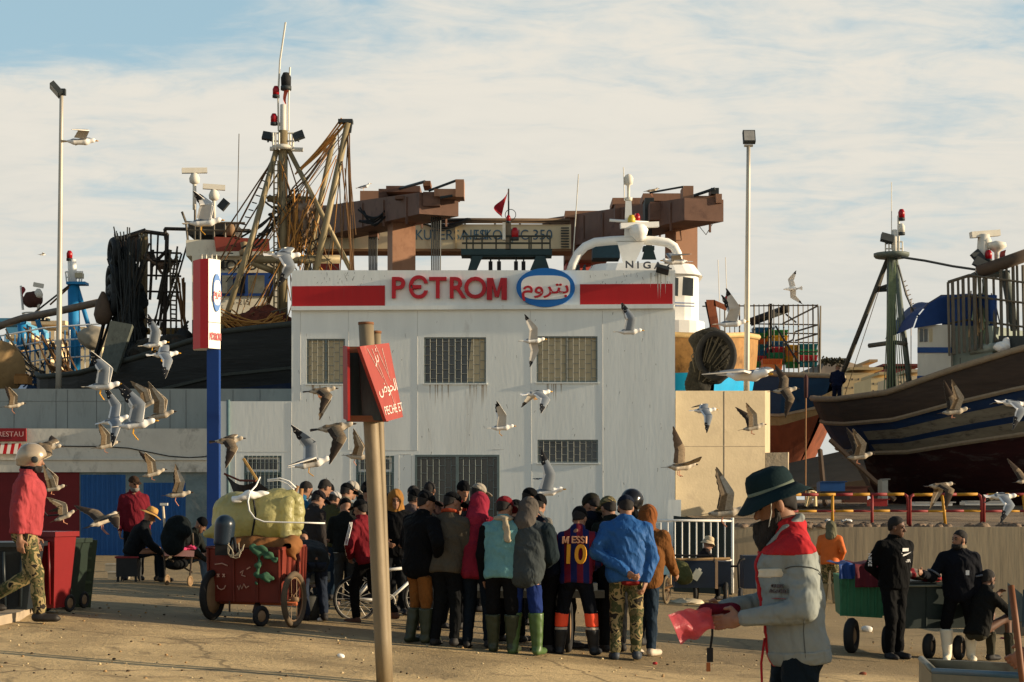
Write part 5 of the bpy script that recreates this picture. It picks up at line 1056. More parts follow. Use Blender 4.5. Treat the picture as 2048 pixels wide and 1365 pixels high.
hook(872, 394, 11, 40, 62.3, 548, 5); hook(746, 452, 10, 22, 70, 548, 6); hook(1298, 440, 6, 8, 66, 497, 4); hook(620, 470, 8, 15, 76, 548, 3)
b = MB(); pbox(b, 1287, 492, 1309, 500, 65.6, .6, TEALM); b.hexa([P(1283, 520, 65.6), P(1313, 520, 65.6), P(1313, 520, 66.4), P(1283, 520, 66.4), P(1289, 500, 65.6), P(1307, 500, 65.6), P(1307, 500, 66.4), P(1289, 500, 66.4)], TEALM); b.build('hook_frame', tl)
b = MB(); b.line([(1396, 450, 66), (1412, 470, 66), (1425, 448, 65), (1434, 430, 63)], .015, DKMETAL, 4); b.build('loose_wire', tl)
# ---- green stern gantry with flag ----
gg = thing('stern_gantry', 'dark green trawler gantry with railing, pulleys and a drooping red flag above the roof', 'gantry', P(1010, 900, 57))
b = MB(); pbox(b, 922, 498, 1104, 510, 57, .9, TEALM); pbox(b, 940, 510, 1090, 514, 57.1, .7, TEALM)
b.hexa([P(930, 560, 57), P(945, 560, 57), P(945, 560, 58), P(930, 560, 58), P(944, 512, 57), P(966, 512, 57), P(966, 512, 58), P(944, 512, 58)], TEALM); b.hexa([P(1052, 560, 57), P(1106, 560, 57), P(1106, 560, 58), P(1052, 560, 58), P(1072, 512, 57), P(1090, 512, 57), P(1090, 512, 58), P(1072, 512, 58)], TEALM)
pbox(b, 935, 560, 950, 960, 57.1, .8, TEALM); pbox(b, 1070, 560, 1090, 960, 57.1, .8, TEALM); b.build('frame', gg)
b = MB(); RM_ = mat(lin(60, 60, 50), .6)
for y in (473, 487): b.line([(924, y, 57), (1101, y, 57)], .035, RM_)
for x in (933, 946, 964, 992, 1020, 1058, 1062, 1084, 1100): b.line([(x, 472, 57), (x, 499, 57)], .03, RM_)
b.build('railing', gg); b = MB(); pbox(b, 1011, 440, 1022, 500, 57, .3, mat(lin(110, 98, 80))); b.line([(1017, 440, 57), (1017, 378, 57)], .03, DKMETAL); b.ring(P(1021, 430, 57), (.2, 1, 0), .18, .012, DKMETAL); pbox(b, 1005, 445, 1011, 480, 56.9, .2, DIRTYW); b.build('mast', gg)
b = MB(); FLG = mat(lin(150, 24, 34), .8, .15, 5); f0, f1 = P(1017, 379, 56.95), P(1003, 432, 56.95)
b.grid(lambda u, v: f0.lerp(f1, u)+Vector((-.26*math.sin(u*3.0)*v+.10*v*math.sin(7*u), .09*math.sin(8*u+5*v), -.05*v)), 16, 5, FLG); b.build('flag', gg)
beacon(gg, 1030, 466, 57, .12); beacon(gg, 1017, 437, 56.8, .07)
for x in (981, 998, 1032, 1047):
    b = MB(); b.line([(x, 513, 57.3), (x, 524, 57.3)], .03, DKMETAL); pbox(b, x-4, 523, x+4, 545, 57.2, .2, BLACK); b.build('pulley', gg)
# ---- white boat with the arch mast ----
nb_ = thing('white_fishing_boat', 'white fishing boat with arch mast and wheelhouse, blue bow towards the camera', 'boat', P(1330, 1030, 54))
bz = lambda y, d: EYE-(y-HY)*d/F
BLB = mat(lin(24, 150, 200), .5, .12, 1.5, dirt=lin(20, 90, 120), damt=.12, stretch=(1, 1, .4)); BROWNB = mat(lin(150, 112, 66), .8, .25, 3, dirt=lin(70, 48, 30), damt=.3)
hull('hull', nb_, P(1425, 700, 50.5), P(1290, 700, 66), [(0, bz(672, 50.5), 1.9, .12, 1.3), (.08, bz(668, 51.5), 1.6, 1.15, .95), (.25, bz(672, 54), 1.4, 2.15, .7), (.6, bz(690, 60), 1.3, 2.4, .5), (1, bz(690, 66), 1.4, 2.2, .5)], [(.62, mat(lin(30, 72, 118), .5, .2)), (.82, BLB), (1, BROWNB)], BROWNB, rake=1.4, capm=mat(lin(190, 160, 110), .8))
b = MB()
def selli(cx, d, hw_, hd_, y0, y1, grow=0, m=WHITE, n=28):
    c = P(cx, 0, d); vs = []
    for y, k in ((y1, 0), (y0, grow)):
        z = bz(y, d-hd_)
        for i in range(n):
            a = 2*math.pi*i/n; e = .45; x_ = math.copysign(abs(math.cos(a))**e, math.cos(a))*(hw_+k); q_ = math.copysign(abs(math.sin(a))**e, math.sin(a))*(hd_+k); vs.append(Vector((c.x+x_, c.y+q_, z)))
    b.add(vs, [(i, (i+1) % n, (i+1) % n+n, i+n) for i in range(n)]+[tuple(range(n))[::-1], tuple(range(n, 2*n))], m)
selli(1287, 57.8, 1.98, 2.0, 640, 700); selli(1284, 57.8, 1.84, 1.85, 546, 640); selli(1282, 57.8, 2.0, 2.0, 524, 547, -.25); b.build('wheelhouse', nb_)
for x0, x1 in ((1364, 1387), (1345, 1357)):
    b = MB(); b.plate([P(x0, 591, 55.86), P(x1-1, 593, 55.86), P(x1, 557, 55.86), P(x0+2, 554, 55.86)], .03, DKGLASS); b.build('window', nb_)
for x0, x1 in ((1148, 1160), (1164, 1172), (1180, 1196)):
    b = MB(); b.plate([P(x0, 541, 56.6), P(x1, 541, 56.6), P(x1-1, 529, 56.7), P(x0+4, 531, 56.7)], .03, DKGLASS); b.build('window', nb_)
b = MB()
for y in (606, 612): b.line([(1340, y, 55.9), (1389, y+1, 55.9)], .018, mat(lin(60, 110, 170)))
b.build('blue_line', nb_)
NL = mat(lin(70, 72, 76), .6)
for ch, x, y in (('N', 1259, 530), ('I', 1276, 531), ('G', 1294, 531.5), ('A', 1316, 532), ('Z', 1336, 533)): text(ch, P(x, y, 55.72), (1, 0, 0), (0, .25, 1), .33, .02, NL, nb_, 'letter', sx=1.15, bold=.006)
b = MB(); b.tube([P(x, y, 56.6) for x, y in ((1139, 548), (1146, 528), (1156, 508), (1170, 494), (1190, 485), (1220, 482), (1262, 480), (1310, 482), (1335, 486), (1348, 494), (1355, 508), (1357, 530), (1358, 548))], .15, WHITE, 10); b.hexa([P(1232, 483, 56.4), P(1292, 483, 56.4), P(1292, 483, 57), P(1232, 483, 57)]+[P(1228, 482, 56.4)]*0+[P(1252, 482.9, 56.4), P(1272, 482.9, 56.4), P(1272, 482.9, 57), P(1252, 482.9, 57)], WHITE)
b.hexa([P(1247, 530, 56.4), P(1268, 530, 56.4), P(1268, 530, 57), P(1247, 530, 57), P(1234, 484, 56.4), P(1290, 484, 56.4), P(1290, 484, 57), P(1234, 484, 57)], WHITE); b.build('arch', nb_)
b = MB(); b.hexa([P(1248, 482, 56.5), P(1266, 482, 56.5), P(1266, 482, 56.9), P(1248, 482, 56.9), P(1251, 402, 56.5), P(1263, 402, 56.5), P(1263, 402, 56.9), P(1251, 402, 56.9)], WHITE); b.lathe([(.12, 0), (.13, .1), (.05, .12), (.05, .5), (.14, .55), (.16, .75), (.10, .85), (.001, .9)], P(1257, 402, 56.7), DIRTYW, 12); b.line([(1219, 441, 56.5), (1297, 446, 56.5)], .05, WHITE, 6); b.build('mast', nb_)
b = MB(); b.box(P(1279, 451, 56.2), (1.28, .2, .17), WHITE, M=Matrix.Rotation(R(-3.5), 3, 'Y')@Matrix.Rotation(R(8), 3, 'Z')); b.lathe([(.1, 0), (.22, .12), (.22, .3), (.12, .42), (.05, .5)], P(1279, 482, 56.3), WHITE, 14); b.lathe([(.05, -.2), (.28, .0), (.32, .18), (.22, .32)], P(1277, 470, 56.25), WHITE, 14); b.build('radar', nb_)
beacon(nb_, 1263, 441, 56.4, .12, mat(lin(200, 170, 60), .4)); beacon(nb_, 1274, 436, 56.6, .1); 
for x0, y0, x1, y1 in ((1247, 335, 1249, 402), (1157, 349, 1144, 545)): b = MB(); b.line([(x0, y0, 56.6), (x1, y1, 56.6)], .018, DIRTYW, 5); b.build('antenna', nb_)
b = MB(); pbox(b, 1186, 485, 1240, 516, 60, 1, mat(lin(24, 50, 62))); b.build('winch', nb_)
NETM = mat((.018, .017, .013), .95, .5, 14, bump=1.0, bscale=22)
fn_ = thing('fender_bundle', 'big bundle of black netting and tyre hung on the bow of the white fishing boat', 'net bundle', P(1425, 770, 49.7))
s = SD(.12); c_ = np.array(P(1428, 712, 49.4)); s.el(c_, (.60, .42, .80)); s.el(c_+[-.45, .1, -.9], (.35, .3, .9)); s.el(c_+[-.2, 0, .45], (.5, .35, .3)); s.post.append(lambda p, dd: dd+.05*wav(p, 6)+.03*wav(p*np.array([1, 1, 2.5]), 14, 2)); soft('net', s, .05, NETM, fn_)
b = MB(); b.ring(P(1432, 712, 48.95), (.1, 1, 0), .50, .10, BLACK, 26, 8, 1.25); b.build('tyre', fn_)
b = MB()
for i in range(16): a = random.uniform(0, 6.28); b.tube([P(1428, 668, 49.6)+Vector((random.uniform(-.4, .4), 0, 0)), P(1428+45*math.cos(a), 712+40*math.sin(a), 48.9), P(1410+20*math.cos(a), 745+20*math.sin(a), 49.0)], .018, mat((.07, .06, .04), .9), 4)
b.build('cords', fn_)
# ---- crate boat ----
ct = thing('crate_boat', 'dark blue fishing boat with caged deck of coloured fish crates and rusty lower hull', 'boat', P(1560, 1035, 57))
RHULL = mat(lin(120, 66, 44), .8, .3, 1.4, dirt=lin(52, 28, 22), dscale=1.0, damt=.3, stretch=(1, 1, .3))
hull('hull', ct, P(1668, 760, 54.6), P(1330, 760, 63), [(0, bz(752, 54.6), 2.6, .10, 1.2), (.1, bz(750, 55), 1.5, 1.2, 1.0), (.3, bz(748, 57), 1.3, 2.2, .8), (.7, bz(745, 60), 1.2, 2.5, .6), (1, bz(740, 63), 1.4, 2.3, .5)], [(.66, RHULL), (.72, mat(lin(150, 132, 96), .8, .2)), (1, mat(lin(18, 56, 88), .5, .25, 1, dirt=lin(12, 34, 56), damt=.2))], mat((.2, .19, .17)), rake=2.2, bul=.95, capm=mat(lin(150, 136, 112)), strakes=(.69,))
b = MB(); CG = mat(lin(96, 88, 74), .6, .1)
for y in (609, 648, 666, 684, 702, 721): b.line([(1405 if y < 620 else 1495, y+4 if y < 620 else y, 58.5), (1636, y+2, 55.6)], .022, CG, 4)
for i in range(23): x = 1420+i*9.8; dd = 58.5-2.9*(x-1405)/231; b.line([(x, 609, dd), (x+1, 746, dd)], .016 if i % 3 else .026, CG, 4)
for x0, y0, x1, y1 in ((1636, 612, 1565, 648), (1636, 650, 1590, 664), (1590, 664, 1586, 680), (1586, 680, 1565, 690), (1636, 668, 1590, 682), (1636, 612, 1640, 748), (1640, 748, 1641, 612)): b.line([(x0, y0, 55.6), (x1, y1, 55.7)], .028, CG, 4)
b.build('cage', ct)
b = MB(); b.line([(1541, 608, 57), (1541, 705, 57)], .06, BLACK); b.line([(1500, 645, 57.6), (1568, 620, 57.4)], .14, DKMETAL, 8); b.lathe([(.001, -.15), (.15, -.1), (.15, .1), (.001, .15)], P(1570, 619, 57.3), BLACK, 10); b.line([(1551, 652, 56.6), (1598, 728, 56)], .035, DKMETAL); b.line([(1572, 629, 57), (1592, 645, 56.6)], .03, DKMETAL); b.build('boom', ct)
CRC = [lin(16, 110, 116), lin(40, 130, 60), lin(210, 160, 30), lin(200, 96, 30), lin(20, 90, 130), lin(176, 40, 48), lin(30, 140, 90), lin(220, 130, 60)]
g_ = 'fish crates stacked on the caged deck'
CN = ['teal', 'green', 'yellow', 'orange', 'blue', 'red', 'sea green', 'pale orange']; k_ = 0
stacks = [(1528, 43, 655, [4, 1, 3, 0, 4, 5, 1]), (1556, 40, 660, [1, 2, 4, 5, 6, 1]), (1588, 27, 690, [2, 7, 2, 1]), (1617, 36, 688, [0, 6, 5, 0]), (1545, 40, 718, [3, 7, 4])]
for si, (x, w, yt, cols) in enumerate(stacks):
    dd = [57.4, 57.0, 56.6, 56.3, 56.2][si]
    for j, ci in enumerate(cols):
        y0 = yt+j*11.4; t = thing('fish_crate', f'{CN[ci]} fish crate, number {j+1} from the top of the {["tall left", "tall second", "middle yellow topped", "teal topped right", "low front"][si]} stack', 'crate', P(x, y0+11, dd), g_)
        b = MB(); m = mat(CRC[ci], .5, .1, 3); hw_, hz_ = w*.5*dd/F, 10.6*dd/F; c = P(x, y0+11, dd)
        b.hexa([c+Vector((-hw_*.93, 0, 0)), c+Vector((hw_*.93, 0, 0)), c+Vector((hw_*.93, .45, 0)), c+Vector((-hw_*.93, .45, 0)), c+Vector((-hw_, -.02, hz_)), c+Vector((hw_, -.02, hz_)), c+Vector((hw_, .47, hz_)), c+Vector((-hw_, .47, hz_))], m); b.build('bin', t)
        b = MB(); q = c+Vector((0, -.02, hz_*.92)); b.box(q, (hw_*2.04, .03, hz_*.2), m); 
        for i in range(5): b.box(c+Vector((-hw_*.8+i*hw_*.4, -.022, hz_*.45)), (.02, .03, hz_*.8), m)
        b.build('rim', t)
b = MB(); OR = mat(lin(170, 100, 66), .6, .15); b.hexa([P(1424, 665, 57), P(1440, 665, 57), P(1440, 665, 57.5), P(1424, 665, 57.5), P(1412, 600, 57), P(1430, 600, 57), P(1430, 600, 57.5), P(1412, 600, 57.5)], OR); b.hexa([P(1428, 612, 57), P(1452, 622, 57), P(1452, 622, 57.5), P(1428, 612, 57.5), P(1428, 600, 57), P(1456, 612, 57), P(1456, 612, 57.5), P(1428, 600, 57.5)], OR)
for x in (1412, 1417, 1421): b.line([(x, 604, 57.2), (x+12, 662, 57.2)], .05, BLACK)
b.build('deck_crane', ct)
for x0, y0, y1 in ((1436, 520, 610), (1451, 515, 600)): b = MB(); b.line([(x0, y0, 58), (x0+3, y1, 58)], .012, DIRTYW, 4); b.build('antenna', ct)
beacon(ct, 1456, 598, 57.5, .1)
# ---- right boat ----
rb = thing('trawler', 'big wooden trawler on the slip, worn blue and red paint, bow to the left', 'boat', P(1830, 1030, 46))
BUL = mat(lin(62, 50, 41), .85, .3, 2.2, dirt=lin(44, 36, 32), dscale=1.8, damt=.3, stretch=(.3, .3, 2.2), bump=.6, bscale=7); BLW = mat(lin(14, 38, 70), .7, .3, 2.4, dirt=lin(58, 62, 66), dscale=3, damt=.2, stretch=(.35, .35, 2), bump=.4)
WST = mat(lin(118, 108, 90), .85, .2, 2.4, dirt=lin(44, 38, 36), dscale=3.6, damt=.36, stretch=(.5, .5, 2)); RDB = mat(lin(50, 18, 18), .85, .35, 2.0, dirt=lin(92, 84, 78), dscale=1.6, damt=.24, stretch=(.45, .45, 1.6), bump=.6, bscale=7)
hull('hull', rb, P(1628, 800, 50), P(2560, 600, 40.5), [(0, bz(797, 50), bz(1000, 50), .10, 1.3), (.06, bz(799, 48.8), bz(1008, 49.6), 1.0, 1.15), (.15, bz(799, 47.4), bz(1015, 49), 1.75, 1.0), (.30, bz(785, 45.5), bz(1022, 47.4), 2.3, .85), (.45, bz(741, 43.95), bz(1030, 45.8), 2.5, .7), (.6, bz(697, 42.5), bz(1032, 44.5), 2.5, .7), (1, bz(600, 38.5), bz(1040, 40.5), 2.4, .7)], [(.50, RDB), (.565, WST), (.62, BLW), (.675, WST), (.77, BLW), (1, BUL)], BUL, rake=2.0, ns=26, bul=.86, swap=(WST, BLW, .17), strakes=(.5, .77), capm=mat(lin(140, 122, 98), .8))
b = MB(); b.add([P(1634, 797, 49.9), P(1664, 782, 49.6), P(1690, 797, 49.4), P(1650, 800, 49.6)], [(0, 1, 2, 3)], mat(lin(196, 168, 120))); b.build('foredeck', rb)
GRM_ = mat(lin(92, 100, 92), .6, .15); GRN = mat(lin(120, 132, 100), .8)
b = MB(); b.line([(1782, 800, 47.5), (1783, 515, 47.5)], .13, GRM_, 10); b.line([(1668, 792, 48.9), (1708, 690, 48.2), (1776, 518, 47.6)], .07, mat(lin(70, 66, 56)), 7); b.line([(1820, 780, 47), (1790, 518, 47.5)], .08, GRM_, 7); b.line([(1738, 692, 48.1), (1788, 685, 47.5), (1812, 688, 47)], .07, mat(lin(96, 92, 80)), 6); b.line([(1750, 581, 48), (1782, 570, 47.5)], .06, DKMETAL); b.line([(1750, 582, 48), (1784, 580, 47.5)], .05, DKMETAL); b.lathe([(.45, 0), (.5, .06), (.5, .12), (.3, .14)], P(1783, 516, 47.5), GRM_, 14); mo = b.build('mast', rb)
b = MB()
for x in (1771, 1778, 1796, 1805): b.line([(x, 513, 47.5), (x, 484, 47.5)], .02, DIRTYW, 4)
for y in (484, 498): b.line([(1771, y, 47.5), (1805, y, 47.5)], .02, DIRTYW, 4)
b.line([(1789, 512, 47.5), (1789, 460, 47.5)], .07, DIRTYW, 6); b.line([(1797, 512, 47.5), (1797, 432, 47.5), (1802, 430, 47.5)], .035, DIRTYW, 5); b.line([(1783, 500, 47.5), (1783, 365, 47.5)], .012, DIRTYW, 4); b.build('crow_nest', rb)
beacon(rb, 1803, 428, 47.5, .09); beacon(rb, 1803, 457, 47.5, .09, DIRTYW); flood(rb, 1774, 477, 47.4, 15, -30)
b = MB()
for i in range(9): b.line([(1780+i*1.2, 525, 47.4), (1768+i*6, 795-abs(i-4)*2, 47.2)], .016, GRN, 4)
b.tube([P(x, y, 47) for x, y in ((1803, 515), (1850, 522), (1905, 533), (1960, 541))], .035, DKMETAL, 5); b.tube([P(x, y, 47) for x, y in ((1796, 530), (1812, 590), (1826, 622), (1846, 640))], .03, DKMETAL, 5); b.line([(1776, 525, 47.6), (1690, 790, 48.6)], .012, ROPE, 4); b.line([(1822, 600, 47), (1822, 770, 47)], .012, ROPE, 4)
for i in range(9): b.line([(1806+i*3, 565+i*9, 47), (1812+i*3.2, 562+i*9, 47)], .012, ROPE, 4)
b.line([(1800, 545, 47.2), (1830, 640, 47)], .014, ROPE, 4); b.build('rigging', rb)
BW = mat(lin(190, 186, 172), .7, .08, 2, dirt=lin(120, 100, 80), damt=.12, stretch=(1, 1, .3)); BLT = mat(lin(18, 62, 116), .6, .15, 2)
b = MB(); pbox(b, 1835, 650, 1902, 765, 45.6, 3.2, BW, sk=-.5); wh = b.build('wheelhouse', rb)
b = MB(); pbox(b, 1834.5, 695, 1902.5, 706, 45.57, .05, BLT, sk=-.5); pbox(b, 1834, 752, 1903, 760, 45.57, .05, BLT, sk=-.5); pbox(b, 1884, 640, 1903, 765, 45.55, .06, BLT, sk=-.2); b.build('blue_trim', wh)
for x0, x1 in ((1840, 1847), (1849, 1858), (1859, 1867)):
    b = MB(); pbox(b, x0, 658, x1, 684, 45.6-.5*(x0-1835)/67-.05, .05, DKGLASS if x0 < 1859 else CURT); b.build('window', wh)
TARP = mat(lin(16, 52, 104), .7, .15, 3, bump=.4)
b = MB(); top = [(1826, 655, 45.3), (1834, 632, 45.4), (1856, 606, 45.6), (1882, 590, 45.8), (1930, 589, 45.2), (1990, 592, 44.6)]
b.grid(lambda u, v: P(*[float(np.interp(u*5, range(6), [t_[i] for t_ in top])) for i in range(3)])+Vector((0, 3.4*v, .12*math.sin(9*u)*math.sin(6*v))), 20, 8, TARP); b.plate([P(*q_, 45.28) for q_ in ((1828, 657), (1894, 646), (1990, 640), (1990, 594), (1930, 591), (1883, 592), (1857, 608), (1836, 634))], .03, TARP); pbox(b, 1892, 590, 1990, 652, 45.4, .15, TARP, sk=-.8); b.build('tarpaulin', rb)
b = MB(); CGM = mat(lin(92, 84, 70), .6, .15)
for i, x in enumerate((1896, 1905, 1916, 1926, 1937, 1948, 1960, 1972, 1987, 2001, 2013, 2026, 2034, 2046)): b.line([(x, 565-min(i, 4)*3-(i > 8)*22, 44.9-.02*i), (x+3, 712-i*2.2, 44.7-.02*i)], .045 if i % 2 else .035, CGM, 5)
for y0, y1 in ((564, 551), (600, 592), (648, 640)): b.line([(1896, y0, 44.9), (1938, y1, 44.8), (2060, y1+16, 44.4)], .03, CGM, 5)
b.line([(1896, 565, 44.9), (1940, 551, 44.8)], .045, CGM, 5); b.build('cage', rb)
b = MB()
for i in range(26): x = random.uniform(1942, 1990); b.line([(x, random.uniform(545, 620), 45), (x+random.uniform(-14, 22), random.uniform(640, 700), 44.6)], .018, random.choice([GRN, CGM, ROPE]), 4)
b.line([(1950, 620, 45), (2000, 690, 44.5)], .05, CGM); b.build('stowed_gear', rb)
b = MB(); pbox(b, 1900, 652, 1985, 745, 45.3, 2.5, mat(lin(120, 130, 120), .7, .15, 2), sk=-.8); pbox(b, 1920, 716, 1930, 728, 45.1, .1, BLACK); pbox(b, 1940, 655, 1998, 690, 45.6, 1.5, BW, sk=-.5); b.line([(1940, 700, 44.9), (2005, 694, 44.4)], .13, mat(lin(140, 146, 134)), 8); b.build('deckhouse', rb)
b = MB(); b.line([(1962, 548, 45.4), (1968, 470, 45.4)], .16, DIRTYW, 8); b.line([(1956, 545, 45), (2060, 508, 44.4)], .17, mat(lin(80, 66, 54)), 8); pbox(b, 1955, 541, 2020, 548, 45.2, .8, TEALM); b.line([(2010, 548, 45), (2030, 660, 44.6)], .12, mat(lin(90, 96, 92)), 7); b.build('gantry', rb)
radar(rb, 1970, 470, 500, 45.4, 62, -6); b = MB(); b.lathe([(.05, -.6), (.06, -.1), (.16, -.02), (.26, .05), (.24, .15), (.001, .22)], P(1993, 498, 45.3), DIRTYW, 14); b.build('dome_antenna', rb); flood(rb, 1956, 514, 45.2, 50, -10); flood(rb, 1960, 527, 45.1, 30, -10); beacon(rb, 1977, 510, 45.2, .09)
b = MB(); b.grid(lambda u, v: P(2000, 518-u*14, 45.2)+Vector((.15*v, .05*math.sin(4*u), .05*v)), 4, 3, mat(lin(110, 40, 40))); b.build('flag', rb)
b = MB(); pbox(b, 1997, 672, 2070, 698, 44.2, 1.5, mat((.03, .035, .033), .6), sk=-.5); s = SD(.05); c_ = np.array(P(2003, 694, 44)); b.build('hatch', rb); s.el(c_, (.2, .15, .14)); s.el(c_+[.12, 0, .1], (.1, .1, .16)); s.post.append(lambda p, dd: dd+.03*wav(p, 20)); soft('sack', s, .025, WHITE, rb)
b = MB()
for x0, y0, x1, y1 in ((1742, 800, 1712, 958), (1752, 800, 1722, 958)): b.line([(x0, y0, 47.6), (x1, y1, 46.4)], .04, BLACK); 
b.build('mooring_line', rb)
b = MB(); b.tube([P(1612, 755, 44.5), P(1611, 1000, 44.5)], .02, mat(lin(120, 84, 50)), 4); b.lathe([(.001, -.3), (.05, -.25), (.06, .25), (.001, .35)], P(1612, 775, 44.5), mat(lin(60, 30, 30)), 8); tag(b.build('hanging_rope'), 'thin hanging rope with a dark red float between the two hulls', 'rope')
# props, trestle and clutter under the trawler
b = MB(); WD = mat(lin(58, 46, 36), .9, .2, 4)
for i, (x0, y0, x1, y1) in enumerate(((1700, 905, 1760, 1012), (1660, 880, 1790, 1000), (1640, 900, 1650, 1010))): b.line([(x0, y0, 48.6-i*.5), (x1, y1, 47.6-i*.5)], .07, WD, 4)
tag(b.build('slip_props'), 'leaning timber props between the rusty hull and the trawler', 'timber props')
b = MB(); a = [P(1575, 965, 49.5), P(1685, 905, 49.5), P(1730, 950, 46.5), P(1590, 1000, 46.5)]; b.plate([P(1545, 940, 58), P(1720, 900, 58), P(1740, 965, 53), P(1560, 990, 53)], .2, mat(lin(92, 76, 58), .9, .2, 1.2)); tag(b.build('slip_slab'), 'brown sloping slab of the slipway between the hulls', 'slab')
b = MB(); TRW = mat(lin(196, 172, 128), .8, .1, 5); dd = 43.5
b.line([(1612, 1013, dd), (1620, 980, dd)], .045, TRW, 4); b.line([(1631, 1013, dd), (1630, 984, dd)], .045, TRW, 4); b.line([(1618, 981, dd), (1631, 986, dd)], .04, TRW, 4); b.line([(1616, 998, dd), (1630, 994, dd)], .035, TRW, 4); b.line([(1614, 1012, dd+.5), (1622, 982, dd)], .04, TRW, 4); b.line([(1630, 985, dd), (1616, 1010, dd)], .03, TRW, 4); tag(b.build('trestle'), 'small pale wooden trestle standing behind the railing', 'trestle')
for i, (x0, y0, x1, y1, dd, c, lb) in enumerate(((1640, 965, 1690, 985, 45.5, (24, 70, 120), 'blue plastic tub under the trawler bow'), (1640, 985, 1700, 1000, 45, (40, 36, 32), 'dark timber baulk left under the trawler bow'), (1690, 975, 1735, 1006, 46, (84, 44, 30), 'rust brown bin under the trawler'), (1826, 1006, 1905, 1012, 42, (200, 196, 186), 'long white board lying on the ramp behind the middle barrier'), (1930, 1004, 2010, 1011, 42, (190, 188, 180), 'white plank lying on the ramp at the far right'), (1742, 1000, 1775, 1013, 43, (150, 36, 34), 'red and dark fuel can by the trawler keel'), (1764, 960, 1776, 1010, 43.6, (120, 124, 120), 'grey pipe leaning under the trawler'))):
    b = MB(); pbox(b, x0, y0, x1, y1, dd, .5, mat(lin(*c), .6, .15, 3)); c_ = P((x0+x1)/2, y0-1, dd+.25); b.box(c_, ((x1-x0)*dd/F*1.04, .54, .03), mat(lin(*[int(v*.8) for v in c]), .6)); tag(b.build(lb.split()[-0] if False else ('tub', 'timber_baulk', 'bin', 'board', 'plank', 'fuel_can', 'pipe')[i]), lb, ('tub', 'timber', 'bin', 'board', 'plank', 'can', 'pipe')[i])
for (x, y, w, lb) in ((1693, 1041, 13, 'crumpled white paper scrap on the ramp behind the railing'), (1655, 1043, 7, 'tiny white scrap on the ramp near the yellow post'), (1585, 1018, 14, 'pale cloth scrap by the dark ledge right of the hat')):
    b = MB(); c = P(x, y, 41); c.z = yardz(41)+.03; b.lathe([(w*.011, 0), (w*.009, .015), (w*.004, .03), (.001, .035)], c, WHITE, 7, wob=lambda a, i: .03*math.sin(3*a+i)); tag(b.build('scrap'), lb, 'litter')
person('man in dark blue overalls and pale cap seen from behind on the trawler foredeck', 1672, 766, 20, top=cloth(26, 36, 66), bottom=cloth(26, 36, 66), shoe=DKSHOE, head=('cap', cloth(150, 120, 70)), arms=('front', 'front'), hip=.92, lean=14, base=P(1674, 818, 62.6), hm=1.2, sc=.95, fat=.04)
# ---- left trawler with the mast ----
lb_ = thing('dark_trawler', 'dark trawler with stern gantry, white wheelhouse and tall yellowish mast behind the grey wall', 'boat', P(400, 1000, 55))
hull('hull', lb_, P(800, 620, 50), P(178, 730, 58), [(0, bz(600, 50), 1.5, .1, 1.2), (.12, bz(640, 49.5), 1.2, 1.6, .9), (.35, bz(662, 50.4), 1.0, 2.6, .7), (.6, bz(714, 52.2), 1.0, 2.8, .55), (.8, bz(745, 53.8), 1.0, 2.8, .5), (.95, bz(752, 55), 1.0, 2.6, .5), (1, bz(746, 55.8), 1.2, 2.2, .5)], [(.62, HULLDK), (.68, HULLBL), (1, HULLDK)], mat((.10, .09, .075)), rake=2, bul=.9, capm=mat(lin(60, 62, 56)), strakes=(.62, .80))
BWH = mat(lin(226, 216, 192), .75, .1, 2, dirt=lin(110, 84, 60), dscale=2, damt=.2, stretch=(1, 1, .4))
d_ = 53.2
b = MB(); pbox(b, 384, 510, 556, 640, d_, 3, BWH, sk=.2); pbox(b, 372, 480, 470, 512, d_+.3, 3.2, BWH, sk=.1); pbox(b, 384, 640, 540, 672, d_+.1, 2.5, mat(lin(86, 66, 50), .9, .3)); wh = b.build('wheelhouse', lb_)
b = MB(); b.hexa([P(432, 503, d_-.35), P(540, 503, d_-.2), P(540, 503, d_+3), P(432, 503, d_+3), P(428, 474, d_-.4), P(538, 478, d_-.3), P(538, 478, d_+3), P(428, 474, d_+3)], mat(lin(150, 70, 56), .7, .15, 2, dirt=lin(90, 60, 46), damt=.2)); pbox(b, 425, 503, 545, 512, d_-.3, 3, BWH); b.build('roof', lb_)
b = MB(); pbox(b, 440, 546, 548, 592, d_-.06, .05, mat(lin(22, 58, 118), .6, .15), sk=.2); bw_ = b.build('window_surround', wh)
for x0, x1 in ((444, 466), (496, 529), (474, 490)):
    b = MB(); pbox(b, x0, 551, x1, 587, d_-.10, .03, mat((.13, .13, .10), .15, .4, 2, spec=.6) if x0 != 474 else BLACK, sk=.05); b.build('pane', bw_)
DT_ = mat(lin(50, 46, 42), .7)
text('AMOUD 3S', P(480, 532, d_-.02), (1, .02, 0), UP, .44, .02, DT_, wh, sx=1.0, bold=.006); text('11-215', P(478, 605, d_-.02), (1, .02, 0), UP, .24, .02, DT_, wh)
MST = mat(lin(136, 122, 92), .55, .2, 3, metal=.2, stretch=(1, 1, .3), dirt=lin(104, 78, 48), damt=.15)
dm = 51.8; b = MB()
b.line([(566, 655, dm), (566, 262, dm)], .145, MST, 12); b.line([(444, 660, dm-.9), (506, 470, dm-.5), (553, 300, dm)], .09, MST, 10); b.line([(704, 545, dm-.6), (575, 296, dm)], .075, MST, 9); b.line([(535, 398, dm), (625, 400, dm)], .10, mat(lin(120, 106, 76)), 8); b.line([(505, 519, dm-.3), (680, 519, dm-.2)], .13, MST, 8); b.line([(503, 525, dm-.3), (553, 545, dm)], .10, MST, 7)
b.lathe([(.34, 0), (.36, .06), (.30, .12)], P(566, 300, dm), DIRTYW, 14); b.build('mast', lb_)
b = MB()
